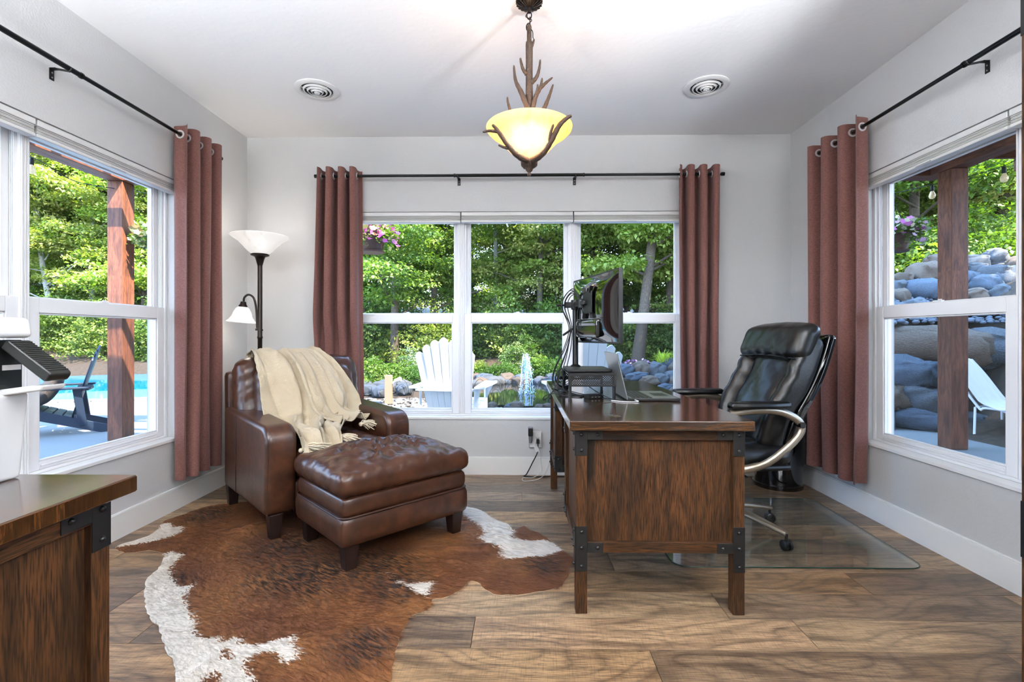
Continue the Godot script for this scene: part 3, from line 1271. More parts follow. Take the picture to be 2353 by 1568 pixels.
func credenza():
	# its end panel faces the room; the long body runs to the left wall
	var t := thing("credenza", "walnut credenza with black corner plates under the white printer", "credenza", Vector3(-1.57, 0, -0.83))
	var x1 := 0.60
	var x0 := -0.625
	var z0 := -0.305
	var z1 := 0.27
	var lw := 0.05
	var g := G.new(201)
	g.bb(Vector3(x0 - 0.02, 0.745, z0 - 0.035), Vector3(x1 + 0.04, 0.785, z1 + 0.03), 0.004, 0)
	part(t, "top", g, M.polished_walnut)
	for sx in [x0, x1 - lw]:
		for sz in [z0, z1 - lw]:
			g = G.new(int(210 + sx * 10 + sz * 7))
			g.bb(Vector3(sx, 0.0, sz), Vector3(sx + lw, 0.745, sz + lw), 0.002, 1)
			part(t, "leg", g, M.walnut)
	var y0 := 0.12
	var hh := 0.745 - y0
	t.set_meta("out", Vector3(1, 0, 0))
	framed_side(t, Vector3(x1, y0, z0), Vector3(0, 0, 1), z1 - z0, hh, Vector3(1, 0, 0), lw, 0.05, 220)
	framed_side(t, Vector3(x0, y0, z0), Vector3(0, 0, 1), z1 - z0, hh, Vector3(-1, 0, 0), lw, 0.05, 230)
	framed_side(t, Vector3(x0, y0, z0), Vector3(1, 0, 0), x1 - x0, hh, Vector3(0, 0, -1), lw, 0.05, 240)
	framed_side(t, Vector3(x0, y0, z1), Vector3(1, 0, 0), x1 - x0, hh, Vector3(0, 0, 1), lw, 0.05, 250)
	corner_plate(t, Vector3(x1, 0.745, z0), Vector3(0, 0, 1), Vector3.DOWN, 0.125, 0.115, 0.045, 0.05)
	corner_plate(t, Vector3(x1, 0.745, z1), Vector3(0, 0, -1), Vector3.DOWN, 0.125, 0.115, 0.045, 0.05)
	corner_plate(t, Vector3(x1, y0, z0), Vector3(0, 0, 1), Vector3.UP, 0.125, 0.115, 0.045, 0.05, 0.08)
	corner_plate(t, Vector3(x1, y0, z1), Vector3(0, 0, -1), Vector3.UP, 0.125, 0.115, 0.045, 0.05, 0.08)
	t.set_meta("out", Vector3(0, 0, -1))
	corner_plate(t, Vector3(x1, 0.745, z0), Vector3(-1, 0, 0), Vector3.DOWN, 0.125, 0.115, 0.045, 0.05)
	corner_plate(t, Vector3(x1, y0, z0), Vector3(-1, 0, 0), Vector3.UP, 0.125, 0.115, 0.045, 0.05, 0.08)
	t.remove_meta("out")


func tall_cabinet():
	var t := thing("tall_cabinet", "tall walnut bookcase with black corner plates against the boulder side wall", "bookcase", Vector3(1.876, 0, -1.15))
	var hx := 0.262
	var hz := 0.45
	var ht := 2.24
	var lw := 0.05
	var g: G
	for sx in [-1, 1]:
		for sz in [-1, 1]:
			g = G.new(310 + sx * 2 + sz)
			g.box(Vector3(sx * (hx - lw * 0.5), ht * 0.5, sz * (hz - lw * 0.5)), Vector3(lw, ht, lw), 0.002, 1)
			part(t, "post", g, M.walnut)
	g = G.new(320)
	g.box(Vector3(0, ht + 0.015, 0), Vector3(hx * 2 + 0.02, 0.03, hz * 2 + 0.02), 0.003, 2)
	part(t, "top", g, M.polished_walnut)
	for y in [0.42, 0.86, 1.30, 1.74, 2.15]:
		g = G.new(int(330 + y * 9))
		g.box(Vector3(0, y, 0), Vector3(hx * 2 - 0.06, 0.03, hz * 2 - 0.06), 0.002, 2)
		part(t, "shelf", g, M.walnut)
	g = G.new(340)
	g.box(Vector3(hx - 0.012, ht * 0.5 + 0.1, 0), Vector3(0.012, ht - 0.2, hz * 2 - 2 * lw), 0.001, 1)
	part(t, "back_panel", g, M.walnut)
	for sz in [-1, 1]:
		for e in [[ht, Vector3.DOWN, 0.0], [0.44, Vector3.UP, 0.03]]:
			t.set_meta("out", Vector3(0, 0, sz))
			corner_plate(t, Vector3(-hx, e[0], sz * hz), Vector3(1, 0, 0), e[1], 0.12, 0.15, 0.05, 0.05, e[2])
			t.set_meta("out", Vector3(-1, 0, 0))
			corner_plate(t, Vector3(-hx, e[0], sz * hz), Vector3(0, 0, -sz), e[1], 0.12, 0.15, 0.05, 0.05, e[2])
	t.remove_meta("out")


func printer():
	# stands on the credenza, its front turned to the room
	var t := thing("printer", "white office printer with a dark tilted panel standing on the walnut credenza", "printer", Vector3(-1.355, 0.785, -1.0), -0.04)
	var w: Material = M.white_plastic
	var g := G.new()
	g.slab(rounded([Vector2(-0.20, 0.0), Vector2(0.160, 0.0), Vector2(0.182, 0.205), Vector2(-0.20, 0.205)], [0.01, 0.012, 0.012, 0.01]), 0.30, 0.012)
	part(t, "lower_body", g, w)
	g = G.new()
	g.slab(rounded([Vector2(-0.20, 0.208), Vector2(0.120, 0.208), Vector2(0.120, 0.328), Vector2(-0.20, 0.328)], [0.008, 0.006, 0.006, 0.008]), 0.30, 0.012)
	part(t, "middle_body", g, w)
	g = G.new()
	g.slab(rounded([Vector2(-0.20, 0.332), Vector2(0.188, 0.332), Vector2(0.176, 0.380), Vector2(-0.20, 0.385)], [0.008, 0.014, 0.014, 0.012]), 0.31, 0.012)
	part(t, "lid", g, w)
	# open bay: white cheek, dark lining, tray below and the ribbed panel leaning out
	var zc := -0.120
	var at := Transform3D(Basis.IDENTITY, Vector3(0, 0, zc))
	g = G.new()
	g.bb(Vector3(0.121, 0.206, -0.145), Vector3(0.166, 0.328, zc + 0.027), 0.002)
	part(t, "bay_lining", g, M.grey_plastic)
	g = G.new()
	g.bb(Vector3(0.110, 0.196, zc + 0.028), Vector3(0.172, 0.331, 0.148), 0.008)
	part(t, "cheek", g, w)
	g = G.new()
	g.slab(rounded([Vector2(0.15, 0.198), Vector2(0.268, 0.214), Vector2(0.275, 0.226), Vector2(0.15, 0.210)], [0.002, 0.006, 0.006, 0.002]), 0.056, 0.003, at)
	part(t, "output_tray", g, w)
	g = G.new()
	var a := Vector2(0.174, 0.318)
	var b := Vector2(0.284, 0.240)
	var d := (b - a).normalized()
	var q := Vector2(-d.y, d.x)
	g.slab(rounded([a - q * 0.010, b - q * 0.012, b + q * 0.014, a + q * 0.014], [0.004, 0.011, 0.011, 0.008]), 0.052, 0.004, at)
	var cv := part(t, "tilted_panel", g, M.grey_plastic, "dark ribbed panel leaning out of the printer")
	for k in 16:
		g = G.new()
		var pp := a + d * (0.012 + 0.0073 * k) + q * 0.0142
		g.tube([Vector3(pp.x, pp.y, zc - 0.023), Vector3(pp.x, pp.y, zc + 0.023)], 0.0016, 5)
		part(cv, "rib", g, M.grey_plastic)
	g = G.new()
	g.bb(Vector3(0.1665, 0.258, zc - 0.02), Vector3(0.1675, 0.270, zc + 0.02), 0.0)
	part(t, "maker_label", g, w, "small white printed label")
	var paper := G.new()
	paper.box(Vector3(0.205, 0.2165, zc), Vector3(0.085, 0.006, 0.048), 0.001, 0, Basis(Vector3(0, 0, 1), 0.13))
	part(t, "paper", paper, w)
	g = G.new()
	g.bb(Vector3(-0.02, 0.384, -0.10), Vector3(0.10, 0.425, -0.02), 0.006)
	var sc := part(t, "screen_housing", g, w)
	g = G.new()
	g.bb(Vector3(0.005, 0.391, -0.020), Vector3(0.085, 0.418, -0.0188), 0.001)
	part(sc, "screen", g, M.gloss_black, "small dark display")


func cowhide():
	var outline := PackedVector2Array([Vector2(-2.140, -2.545), Vector2(-2.147, -2.582), Vector2(-2.100, -2.649), Vector2(-2.083, -2.746), Vector2(-2.141, -2.875), Vector2(-2.152, -2.929), Vector2(-2.113, -3.007), Vector2(-2.088, -3.103), Vector2(-2.025, -3.191), Vector2(-1.913, -3.232), Vector2(-1.798, -3.274), Vector2(-1.470, -3.415), Vector2(-0.879, -3.361), Vector2(-0.584, -3.296), Vector2(-0.358, -3.190), Vector2(-0.252, -3.117), Vector2(-0.153, -2.964), Vector2(-0.077, -2.901), Vector2(-0.040, -2.811), Vector2(0.020, -2.872), Vector2(0.043, -2.827), Vector2(0.100, -2.770), Vector2(0.182, -2.623), Vector2(0.228, -2.526), Vector2(0.265, -2.435), Vector2(0.237, -2.360), Vector2(0.207, -2.242), Vector2(0.168, -2.169), Vector2(0.068, -2.133), Vector2(-0.030, -2.106), Vector2(-0.118, -2.113), Vector2(-0.156, -2.155), Vector2(-0.198, -2.216), Vector2(-0.235, -2.216), Vector2(-0.264, -2.153), Vector2(-0.286, -2.110), Vector2(-0.333, -2.077), Vector2(-0.375, -2.063), Vector2(-0.371, -2.021), Vector2(-0.381, -1.983), Vector2(-0.435, -1.946), Vector2(-0.443, -1.911), Vector2(-0.448, -1.832), Vector2(-0.447, -1.737), Vector2(-0.435, -1.651), Vector2(-0.424, -1.572), Vector2(-0.415, -1.520), Vector2(-0.436, -1.437), Vector2(-0.604, -1.404), Vector2(-0.824, -1.423), Vector2(-0.988, -1.459), Vector2(-1.070, -1.508), Vector2(-1.114, -1.561), Vector2(-1.185, -1.648), Vector2(-1.235, -1.690), Vector2(-1.294, -1.745), Vector2(-1.381, -1.842), Vector2(-1.471, -1.907), Vector2(-1.566, -2.008), Vector2(-1.645, -2.103), Vector2(-1.727, -2.227), Vector2(-1.738, -2.305), Vector2(-1.792, -2.410), Vector2(-1.828, -2.466), Vector2(-1.937, -2.512), Vector2(-1.972, -2.487), Vector2(-2.040, -2.479), Vector2(-2.102, -2.509)])
	var w1 := PackedVector2Array([Vector2(-2.141, -2.875), Vector2(-2.095, -2.875), Vector2(-2.037, -2.821), Vector2(-1.973, -2.828), Vector2(-1.938, -2.749), Vector2(-1.951, -2.678), Vector2(-2.013, -2.610), Vector2(-2.071, -2.571), Vector2(-2.144, -2.540), Vector2(-2.180, -2.582), Vector2(-2.121, -2.675), Vector2(-2.104, -2.775)])
	var w2 := PackedVector2Array([Vector2(-1.828, -2.466), Vector2(-1.815, -2.507), Vector2(-1.716, -2.457), Vector2(-1.710, -2.390), Vector2(-1.680, -2.306), Vector2(-1.578, -2.192), Vector2(-1.504, -2.140), Vector2(-1.470, -2.185), Vector2(-1.460, -2.123), Vector2(-1.437, -2.057), Vector2(-1.371, -1.981), Vector2(-1.267, -1.883), Vector2(-1.235, -1.819), Vector2(-1.169, -1.783), Vector2(-1.124, -1.796), Vector2(-1.087, -1.754), Vector2(-1.071, -1.784), Vector2(-1.033, -1.791), Vector2(-1.027, -1.761), Vector2(-0.958, -1.745), Vector2(-0.915, -1.775), Vector2(-0.871, -1.794), Vector2(-0.831, -1.807), Vector2(-0.832, -1.759), Vector2(-0.776, -1.703), Vector2(-0.792, -1.660), Vector2(-0.821, -1.655), Vector2(-0.849, -1.697), Vector2(-0.892, -1.718), Vector2(-0.927, -1.701), Vector2(-0.948, -1.673), Vector2(-0.935, -1.632), Vector2(-0.901, -1.603), Vector2(-0.859, -1.565), Vector2(-0.862, -1.478), Vector2(-0.958, -1.398), Vector2(-1.098, -1.508), Vector2(-1.137, -1.561), Vector2(-1.207, -1.648), Vector2(-1.260, -1.689), Vector2(-1.412, -1.841), Vector2(-1.503, -1.906), Vector2(-1.685, -2.102), Vector2(-1.765, -2.226), Vector2(-1.758, -2.305), Vector2(-1.807, -2.410)])
	var w3 := PackedVector2Array([Vector2(-0.392, -3.247), Vector2(-0.245, -3.192), Vector2(-0.130, -2.997), Vector2(-0.066, -2.933), Vector2(-0.039, -2.790), Vector2(-0.049, -2.712), Vector2(0.040, -2.659), Vector2(0.130, -2.674), Vector2(0.193, -2.623), Vector2(0.231, -2.562), Vector2(0.130, -2.478), Vector2(0.068, -2.476), Vector2(-0.075, -2.445), Vector2(-0.108, -2.485), Vector2(-0.095, -2.556), Vector2(-0.179, -2.617), Vector2(-0.229, -2.695), Vector2(-0.201, -2.765), Vector2(-0.244, -2.867), Vector2(-0.316, -2.978), Vector2(-0.363, -3.062)])
	var w4 := PackedVector2Array([Vector2(-0.637, -2.288), Vector2(-0.583, -2.228), Vector2(-0.516, -2.184), Vector2(-0.402, -2.216), Vector2(-0.399, -2.151), Vector2(-0.412, -2.075), Vector2(-0.466, -2.124), Vector2(-0.532, -2.175)])
	var s1 := PackedVector2Array([Vector2(-1.073, -1.726), Vector2(-1.030, -1.715), Vector2(-1.000, -1.672), Vector2(-1.032, -1.672)])
	var s2 := PackedVector2Array([Vector2(-1.037, -1.562), Vector2(-1.011, -1.616), Vector2(-0.974, -1.573), Vector2(-0.969, -1.527)])
	var x0 := -2.25
	var x1 := 0.35
	var z0 := -3.50
	var z1 := -1.30
	var w := 1024
	var h := 868
	# mask of white patches, filled row by row
	var mask := Image.create(w, h, false, Image.FORMAT_L8)
	for q in [[w1, 1.0], [w2, 1.0], [w3, 1.0], [w4, 1.0], [s1, 0.0], [s2, 0.0]]:
		var pl: PackedVector2Array = q[0]
		for y in h:
			var z := z0 + (z1 - z0) * (y + 0.5) / h
			var cuts := []
			for i in pl.size():
				var a: Vector2 = pl[i]
				var b: Vector2 = pl[(i + 1) % pl.size()]
				if (a.y > z) != (b.y > z):
					cuts.append(a.x + (z - a.y) / (b.y - a.y) * (b.x - a.x))
			cuts.sort()
			for i in range(0, cuts.size() - 1, 2):
				var p0 := int((cuts[i] - x0) / (x1 - x0) * w)
				var p1 := int((cuts[i + 1] - x0) / (x1 - x0) * w)
				mask.fill_rect(Rect2i(p0, y, maxi(1, p1 - p0), 1), Color(q[1], q[1], q[1]))
	var edge := noise(FastNoiseLite.TYPE_SIMPLEX, 1.0, 61, 2)
	var hair := noise(FastNoiseLite.TYPE_SIMPLEX, 1.0, 62, 2)
	var big := noise(FastNoiseLite.TYPE_SIMPLEX_SMOOTH, 1.0, 63, 3)
	var spots := [[Vector2(-0.718, -2.364), 0.30], [Vector2(-0.573, -2.192), 0.22], [Vector2(-0.571, -1.758), 0.16], [Vector2(0.115, -2.379), 0.13], [Vector2(-1.223, -2.586), 0.34], [Vector2(-1.95, -3.03), 0.22], [Vector2(-1.60, -2.20), 0.14], [Vector2(-1.0, -2.3), 0.35]]
	var img := Image.create(w, h, false, Image.FORMAT_RGB8)
	for y in h:
		var z := z0 + (z1 - z0) * y / h
		for x in w:
			var xx := x0 + (x1 - x0) * x / w
			# hair lies outward from the spine
			var su := xx * 0.80 + z * 0.60
			var sv := -xx * 0.60 + z * 0.80
			var hv := hair.get_noise_2d(su * 11.0, sv * 75.0)
			var ed := edge.get_noise_2d(su * 30.0, sv * 95.0)
			var mx := clampi(x + int(ed * 11.0), 0, w - 1)
			var my := clampi(y + int(hv * 7.0), 0, h - 1)
			if mask.get_pixel(mx, my).r > 0.5:
				img.set_pixel(x, y, Color(0.86, 0.83, 0.79).lerp(Color(0.74, 0.70, 0.65), clampf(hv * 0.9, 0.0, 1.0)))
				continue
			var bg := big.get_noise_2d(xx * 2.2, z * 2.2)
			var c := Color(0.37, 0.205, 0.085).lerp(Color(0.53, 0.335, 0.155), clampf(0.45 + bg * 1.2 + hv * 0.35, 0.0, 1.0))
			var dk := 0.0
			for s in spots:
				var dd: float = Vector2(xx, z).distance_to(s[0]) / s[1]
				dk = maxf(dk, 1.0 - dd)
			dk = clampf(dk * 0.75 + hv * 1.1 * (0.3 + dk) + bg * 0.3, 0.0, 1.0)
			c = c.lerp(Color(0.10, 0.058, 0.036), dk * 0.9)
			img.set_pixel(x, y, c)
	var m := mat("cowhide_hair", Color.WHITE, 0.72)
	m.albedo_texture = ImageTexture.create_from_image(img)
	m.heightmap_enabled = true
	m.heightmap_texture = m.albedo_texture
	m.heightmap_scale = 0.06
	# outline with a ragged edge
	var rim := PackedVector2Array()
	for i in outline.size():
		var a := outline[i]
		var b := outline[(i + 1) % outline.size()]
		var nn := maxi(2, int(a.distance_to(b) / 0.022))
		for k in nn:
			var p := a.cubic_interpolate(b, outline[(i - 1 + outline.size()) % outline.size()], outline[(i + 2) % outline.size()], float(k) / nn)
			p += Vector2(edge.get_noise_2d(p.x * 60, p.y * 60), edge.get_noise_2d(p.x * 60 + 50, p.y * 60)) * 0.007
			rim.append(p)
	var pts := rim.duplicate()
	var st := 0.045
	var xx := x0
	while xx < x1:
		var zz := z0
		while zz < z1:
			var p := Vector2(xx, zz) + Vector2(edge.get_noise_2d(xx * 90, zz * 90), edge.get_noise_2d(zz * 90, xx * 90)) * 0.008
			if Geometry2D.is_point_in_polygon(p, outline):
				var near := 9.0
				for q in rim:
					near = minf(near, p.distance_squared_to(q))
				if near > 0.0004:
					pts.append(p)
			zz += st
		xx += st
	var tris := Geometry2D.triangulate_delaunay(pts)
	# low ridges where the hide does not lie flat
	var ridges := [[Vector2(-1.75, -2.70), Vector2(-1.45, -2.92), 0.020], [Vector2(-0.60, -2.52), Vector2(0.02, -2.62), 0.016], [Vector2(-0.70, -2.35), Vector2(-0.40, -2.02), 0.010], [Vector2(-1.06, -1.70), Vector2(-1.10, -1.5), 0.012]]
	var hgt := func(p: Vector2) -> float:
		var y := 0.003
		for rd in ridges:
			var q := Geometry2D.get_closest_point_to_segment(p, rd[0], rd[1])
			var e: float = minf(1.0, minf(q.distance_to(rd[0]), q.distance_to(rd[1])) / 0.12)
			y += rd[2] * exp(-pow(p.distance_to(q) / 0.022, 2.0)) * (0.15 + 0.85 * e)
		return y
	var g := G.new()
	for p in pts:
		var y: float = hgt.call(p)
		var dx: float = hgt.call(p + Vector2(0.004, 0)) - y
		var dz: float = hgt.call(p + Vector2(0, 0.004)) - y
		g.vert(Vector3(p.x, y, p.y), Vector3(-dx, 0.004, -dz).normalized(), Vector2((p.x - x0) / (x1 - x0), (p.y - z0) / (z1 - z0)))
	for i in range(0, tris.size(), 3):
		var c := (pts[tris[i]] + pts[tris[i + 1]] + pts[tris[i + 2]]) / 3.0
		if Geometry2D.is_point_in_polygon(c, rim):
			g.tri(tris[i], tris[i + 1], tris[i + 2])
	var t := thing("cowhide_rug", "brown and white brindle cowhide rug under the leather ottoman", "rug")
	part(t, "hair_side", g, m)
	# hairs, each a thin blade lying along the growth
	var bl := G.new()
	bl.quad(Vector3(-0.0011, 0, 0), Vector3(0.0011, 0, 0), Vector3(0.0002, 0.006, 0.026), Vector3(-0.0002, 0.006, 0.026))
	var hr := RandomNumberGenerator.new()
	hr.seed = 12
	var wh := []
	var ti := []
	while wh.size() < 52000:
		var p := Vector2(hr.randf_range(x0, x1), hr.randf_range(z0, z1))
		if not Geometry2D.is_point_in_polygon(p, outline):
			continue
		var a := atan2(0.80, 0.60) + 0.5 * big.get_noise_2d(p.x * 1.5, p.y * 1.5) + hr.randfn(0.0, 0.22)
		var y: float = hgt.call(p)
		wh.append(Transform3D(Basis(Vector3.UP, a).scaled(Vector3.ONE * hr.randf_range(0.7, 1.3)), Vector3(p.x, y, p.y)))
		var c := img.get_pixel(clampi(int((p.x - x0) / (x1 - x0) * w), 0, w - 1), clampi(int((p.y - z0) / (z1 - z0) * h), 0, h - 1)).srgb_to_linear()
		ti.append(c * hr.randf_range(0.75, 1.35))
	var hm := mat("single_hair", Color.WHITE, 0.6)
	hm.vertex_color_use_as_albedo = true
	scatter(t, "hair", bl.mesh(), hm, wh, ti)
	g = G.new()
	var e0 := rim.size()
	for i in e0:
		var a := rim[i]
		var b := rim[(i + 1) % e0]
		g.quad(Vector3(a.x, 0.0, a.y), Vector3(a.x, 0.003, a.y), Vector3(b.x, 0.003, b.y), Vector3(b.x, 0.0, b.y))
	part(t, "skin_edge", g, mat("hide_skin", Color(0.70, 0.62, 0.52), 0.8))


func tapered_leg(t: Node, at: Vector3, top: float, bot: float, h: float):
	var g := G.new()
	var f := func(p: Vector3) -> Vector3:
		var k := lerpf(bot / top, 1.0, (p.y + h * 0.5) / h)
		return Vector3(p.x * k, p.y, p.z * k)
	g.soft(at + Vector3(0, h * 0.5, 0), Vector3(top, h, top), 0.004, 0.06, f)
	part(t, "leg", g, M.dark_wood)


# stitching or piping along a closed loop of points
func piping(t: Node, pts: Array, r := 0.005):
	var g := G.new()
	g.tube(pts, r, 6, false, true)
	part(t, "piping", g, M.leather_piping)


func loop(hx: float, hz: float, y: float, rd: float, wob: float) -> Array:
	var o := []
	var c := [Vector2(hx - rd, hz - rd), Vector2(-hx + rd, hz - rd), Vector2(-hx + rd, -hz + rd), Vector2(hx - rd, -hz + rd)]
	for k in 4:
		for i in 7:
			var a := PI * 0.5 * k + PI * 0.5 * i / 6.0
			o.append(Vector3(c[k].x + cos(a) * rd, y, c[k].y + sin(a) * rd))
		var a0: Vector3 = o[o.size() - 1]
		var nk := (k + 1) % 4
		var a1 := PI * 0.5 * (k + 1)
		var b0 := Vector3(c[nk].x + cos(a1) * rd, y, c[nk].y + sin(a1) * rd)
		for i in range(1, 8):
			var p := a0.lerp(b0, i / 8.0)
			p.y += wob * sin(i / 8.0 * PI)
			o.append(p)
	return o


const SEATED := Vector3(-1.363, 0.003, -3.228)
const TURN := PI / 4


func armchair():
	var t := thing("armchair", "brown leather club armchair with a cream knit throw over its back", "armchair", SEATED, TURN)
	for s in [[-0.39, 0.385], [0.39, 0.385], [-0.40, -0.39], [0.40, -0.39]]:
		tapered_leg(t, Vector3(s[0], 0, s[1]), 0.07, 0.052, 0.135)
	var lt: Material = M.brown_leather
	# arms: side outline drawn across the width
	for sx in [-1.0, 1.0]:
		var g := G.new()
		var prof := rounded([Vector2(-0.40, 0.13), Vector2(0.425, 0.13), Vector2(0.452, 0.62), Vector2(-0.40, 0.655)], [0.045, 0.045, 0.115, 0.045], 8)
		# slab lies in xy along z: turn it so that its x runs to the front
		var bs := Basis(Vector3(0, 0, 1), Vector3.UP, Vector3(-1, 0, 0))
		g.slab(prof, 0.168, 0.030, Transform3D(bs, Vector3(sx * 0.366, 0, 0)), 5)
		var arm := part(t, "arm", g, lt)
		# seam round the front panel
		g = G.new()
		var line := []
		for p in rounded([Vector2(0.423, 0.14), Vector2(0.45, 0.615), Vector2(-0.30, 0.648)], [0.0, 0.115, 0.0], 8):
			line.append(Vector3(sx * 0.366 - 0.084 + 0.014, p.y - 0.006, p.x - 0.006))
		g.tube(line, 0.0035, 5)
		part(arm, "seam", g, M.leather_piping)
		g = G.new()
		line = []
		for p in rounded([Vector2(0.423, 0.14), Vector2(0.45, 0.615), Vector2(-0.30, 0.648)], [0.0, 0.115, 0.0], 8):
			line.append(Vector3(sx * 0.366 + 0.084 - 0.014, p.y - 0.006, p.x - 0.006))
		g.tube(line, 0.0035, 5)
		part(arm, "seam", g, M.leather_piping)
		g = G.new()
		g.tube([Vector3(sx * 0.4515, 0.15, -0.12), Vector3(sx * 0.4515, 0.62, -0.12)], 0.003, 5)
		part(arm, "seam", g, M.leather_piping)
	var g := G.new()
	g.soft(Vector3(0, 0.215, 0.02), Vector3(0.60, 0.17, 0.80), 0.03, 0.06)
	part(t, "base", g, lt)
	# outside back
	g = G.new()
	var lean := func(p: Vector3) -> Vector3:
		return Vector3(p.x, p.y, p.z - 0.02 * (p.y / 0.37))
	g.soft(Vector3(0, 0.505, -0.385), Vector3(0.88, 0.75, 0.10), 0.03, 0.05, lean)
	part(t, "outer_back", g, lt)
	# wide back cushion, and the tufted pillow in front of it
	g = G.new()
	var wr := noise(FastNoiseLite.TYPE_SIMPLEX, 1.0, 77, 3)
	var puff := func(p: Vector3) -> Vector3:
		var k := 1.0 - pow(absf(p.x) / 0.42, 4.0) * 0.25
		var q := Vector3(p.x, p.y, p.z * (0.75 + 0.35 * k))
		q.y += 0.022 * cos(p.x * 3.4) + 0.008 * wr.get_noise_3d(p.x * 9, p.y * 9, p.z * 9)
		q.z += 0.009 * wr.get_noise_3d(p.x * 7, p.y * 16, 3.0)
		q.x += 0.006 * wr.get_noise_3d(p.z * 8, p.y * 18, 7.0)
		return q
	g.soft(Vector3(0, 0.735, -0.285), Vector3(0.84, 0.46, 0.20), 0.092, 0.022, puff, Basis(Vector3(1, 0, 0), -0.16))
	part(t, "back_cushion", g, lt)
	g = G.new()
	var tuft := func(p: Vector3) -> Vector3:
		var q := p
		var e := 1.0 - pow(absf(p.x) / 0.335, 4.0) * 0.3
		q.z = p.z * (0.7 + 0.4 * e)
		if p.z > 0.0:
			# pulled-in diamonds and the creases between them
			var d := 0.0
			for tx in [-0.22, -0.075, 0.075, 0.22]:
				for ty in [-0.10, 0.10]:
					d = maxf(d, exp(-(pow(p.x - tx, 2.0) + pow(p.y - ty, 2.0)) / 0.0016))
			q.z -= 0.035 * d
			q.z += 0.010 * sin(p.x * 43.0 + p.y * 12.0) * exp(-pow(p.y / 0.2, 2.0))
			q.z += 0.007 * wr.get_noise_3d(p.x * 18, p.y * 18, 0)
		return q
	g.soft(Vector3(0, 0.675, -0.155), Vector3(0.66, 0.48, 0.15), 0.07, 0.018, tuft, Basis(Vector3(1, 0, 0), -0.20))
	part(t, "tufted_pillow", g, lt)
	# seat cushion
	g = G.new()
	var seat := func(p: Vector3) -> Vector3:
		var q := p
		if p.y > 0.0:
			q.y += 0.025 * (1.0 - pow(p.x / 0.29, 2.0)) * (1.0 - pow(p.z / 0.36, 2.0))
			for s in [Vector2(-0.1, 0.05), Vector2(0.1, 0.05), Vector2(-0.1, 0.22), Vector2(0.1, 0.22)]:
				var d: float = Vector2(p.x, p.z).distance_to(s)
				q.y -= 0.032 * exp(-d * d / 0.0012)
				var a: float = (Vector2(p.x, p.z) - s).angle()
				q.y += 0.008 * sin(a * 7.0) * exp(-d * d / 0.012)
			q.y += 0.006 * wr.get_noise_3d(p.x * 16, p.z * 16, 5)
		return q
	g.soft(Vector3(0, 0.385, 0.095), Vector3(0.565, 0.17, 0.70), 0.055, 0.02, seat)
	var st := part(t, "seat_cushion", g, lt)
	piping(st, offset_loop(loop(0.283, 0.348, 0.43, 0.06, 0.0), Vector3(0, 0, 0.095)))


func offset_loop(l: Array, d: Vector3) -> Array:
	var o := []
	for p in l:
		o.append(p + d)
	return o


func ottoman():
	var t := thing("ottoman", "brown leather ottoman with a tufted cushion top on the cowhide", "ottoman", Vector3(-0.770, 0, -2.722), TURN)
	for s in [[-0.315, 0.235], [0.315, 0.235], [-0.315, -0.235], [0.315, -0.235]]:
		tapered_leg(t, Vector3(s[0], 0.003, s[1]), 0.075, 0.055, 0.125)
	var lt: Material = M.brown_leather
	var g := G.new()
	var wr := noise(FastNoiseLite.TYPE_SIMPLEX, 1.0, 91, 3)
	var bulge := func(p: Vector3) -> Vector3:
		return Vector3(p.x * (1.0 + 0.012 * cos(p.y * 18.0)), p.y, p.z * (1.0 + 0.014 * cos(p.y * 18.0)))
	g.soft(Vector3(0, 0.192, 0), Vector3(0.755, 0.15, 0.585), 0.035, 0.04, bulge)
	part(t, "base", g, lt)
	g = G.new()
	g.soft(Vector3(0, 0.307, 0), Vector3(0.745, 0.100, 0.575), 0.035, 0.04)
	part(t, "middle_band", g, lt)
	g = G.new()
	var tufts := [Vector2(-0.17, -0.05), Vector2(0.02, -0.03), Vector2(0.20, -0.06), Vector2(-0.08, 0.10), Vector2(0.12, 0.09), Vector2(0.0, -0.17)]
	var cush := func(p: Vector3) -> Vector3:
		var q := p
		var rr := minf(1.0, pow(absf(p.x) / 0.385, 3.0) + pow(absf(p.z) / 0.30, 3.0))
		if p.y > -0.02:
			q.y += 0.045 * (1.0 - rr) * smoothstep(-0.02, 0.05, p.y)
			var k := smoothstep(0.0, 0.04, p.y)
			for s in tufts:
				var dv: Vector2 = Vector2(p.x, p.z) - s
				var d2 := dv.length_squared()
				q.y -= 0.042 * exp(-d2 / 0.0013) * k
				q.y += 0.015 * sin(dv.angle() * 8.0 + s.x * 30.0) * exp(-d2 / 0.014) * smoothstep(0.0, 0.0015, d2) * k
			q.y += 0.009 * wr.get_noise_3d(p.x * 13, p.z * 13, 1) * k
		# small gathers along the seam
		q.y += 0.0035 * sin(p.x * 95.0) * sin(p.z * 70.0 + 1.0) * rr * (1.0 - smoothstep(0.02, 0.06, p.y))
		q.x *= 1.0 + 0.02 * cos(p.y * 22.0) + 0.004 * wr.get_noise_2d(p.z * 20, p.y * 40)
		q.z *= 1.0 + 0.02 * cos(p.y * 22.0) + 0.004 * wr.get_noise_2d(p.x * 20, p.y * 40)
		return q
	g.soft(Vector3(0, 0.415, 0), Vector3(0.765, 0.125, 0.60), 0.048, 0.0145, cush)
	var c := part(t, "cushion", g, lt)
	piping(c, loop(0.372, 0.290, 0.392, 0.06, -0.004), 0.006)
	piping(c, loop(0.376, 0.294, 0.430, 0.06, 0.006), 0.005)
	piping(t, loop(0.377, 0.292, 0.262, 0.05, 0.0), 0.005)


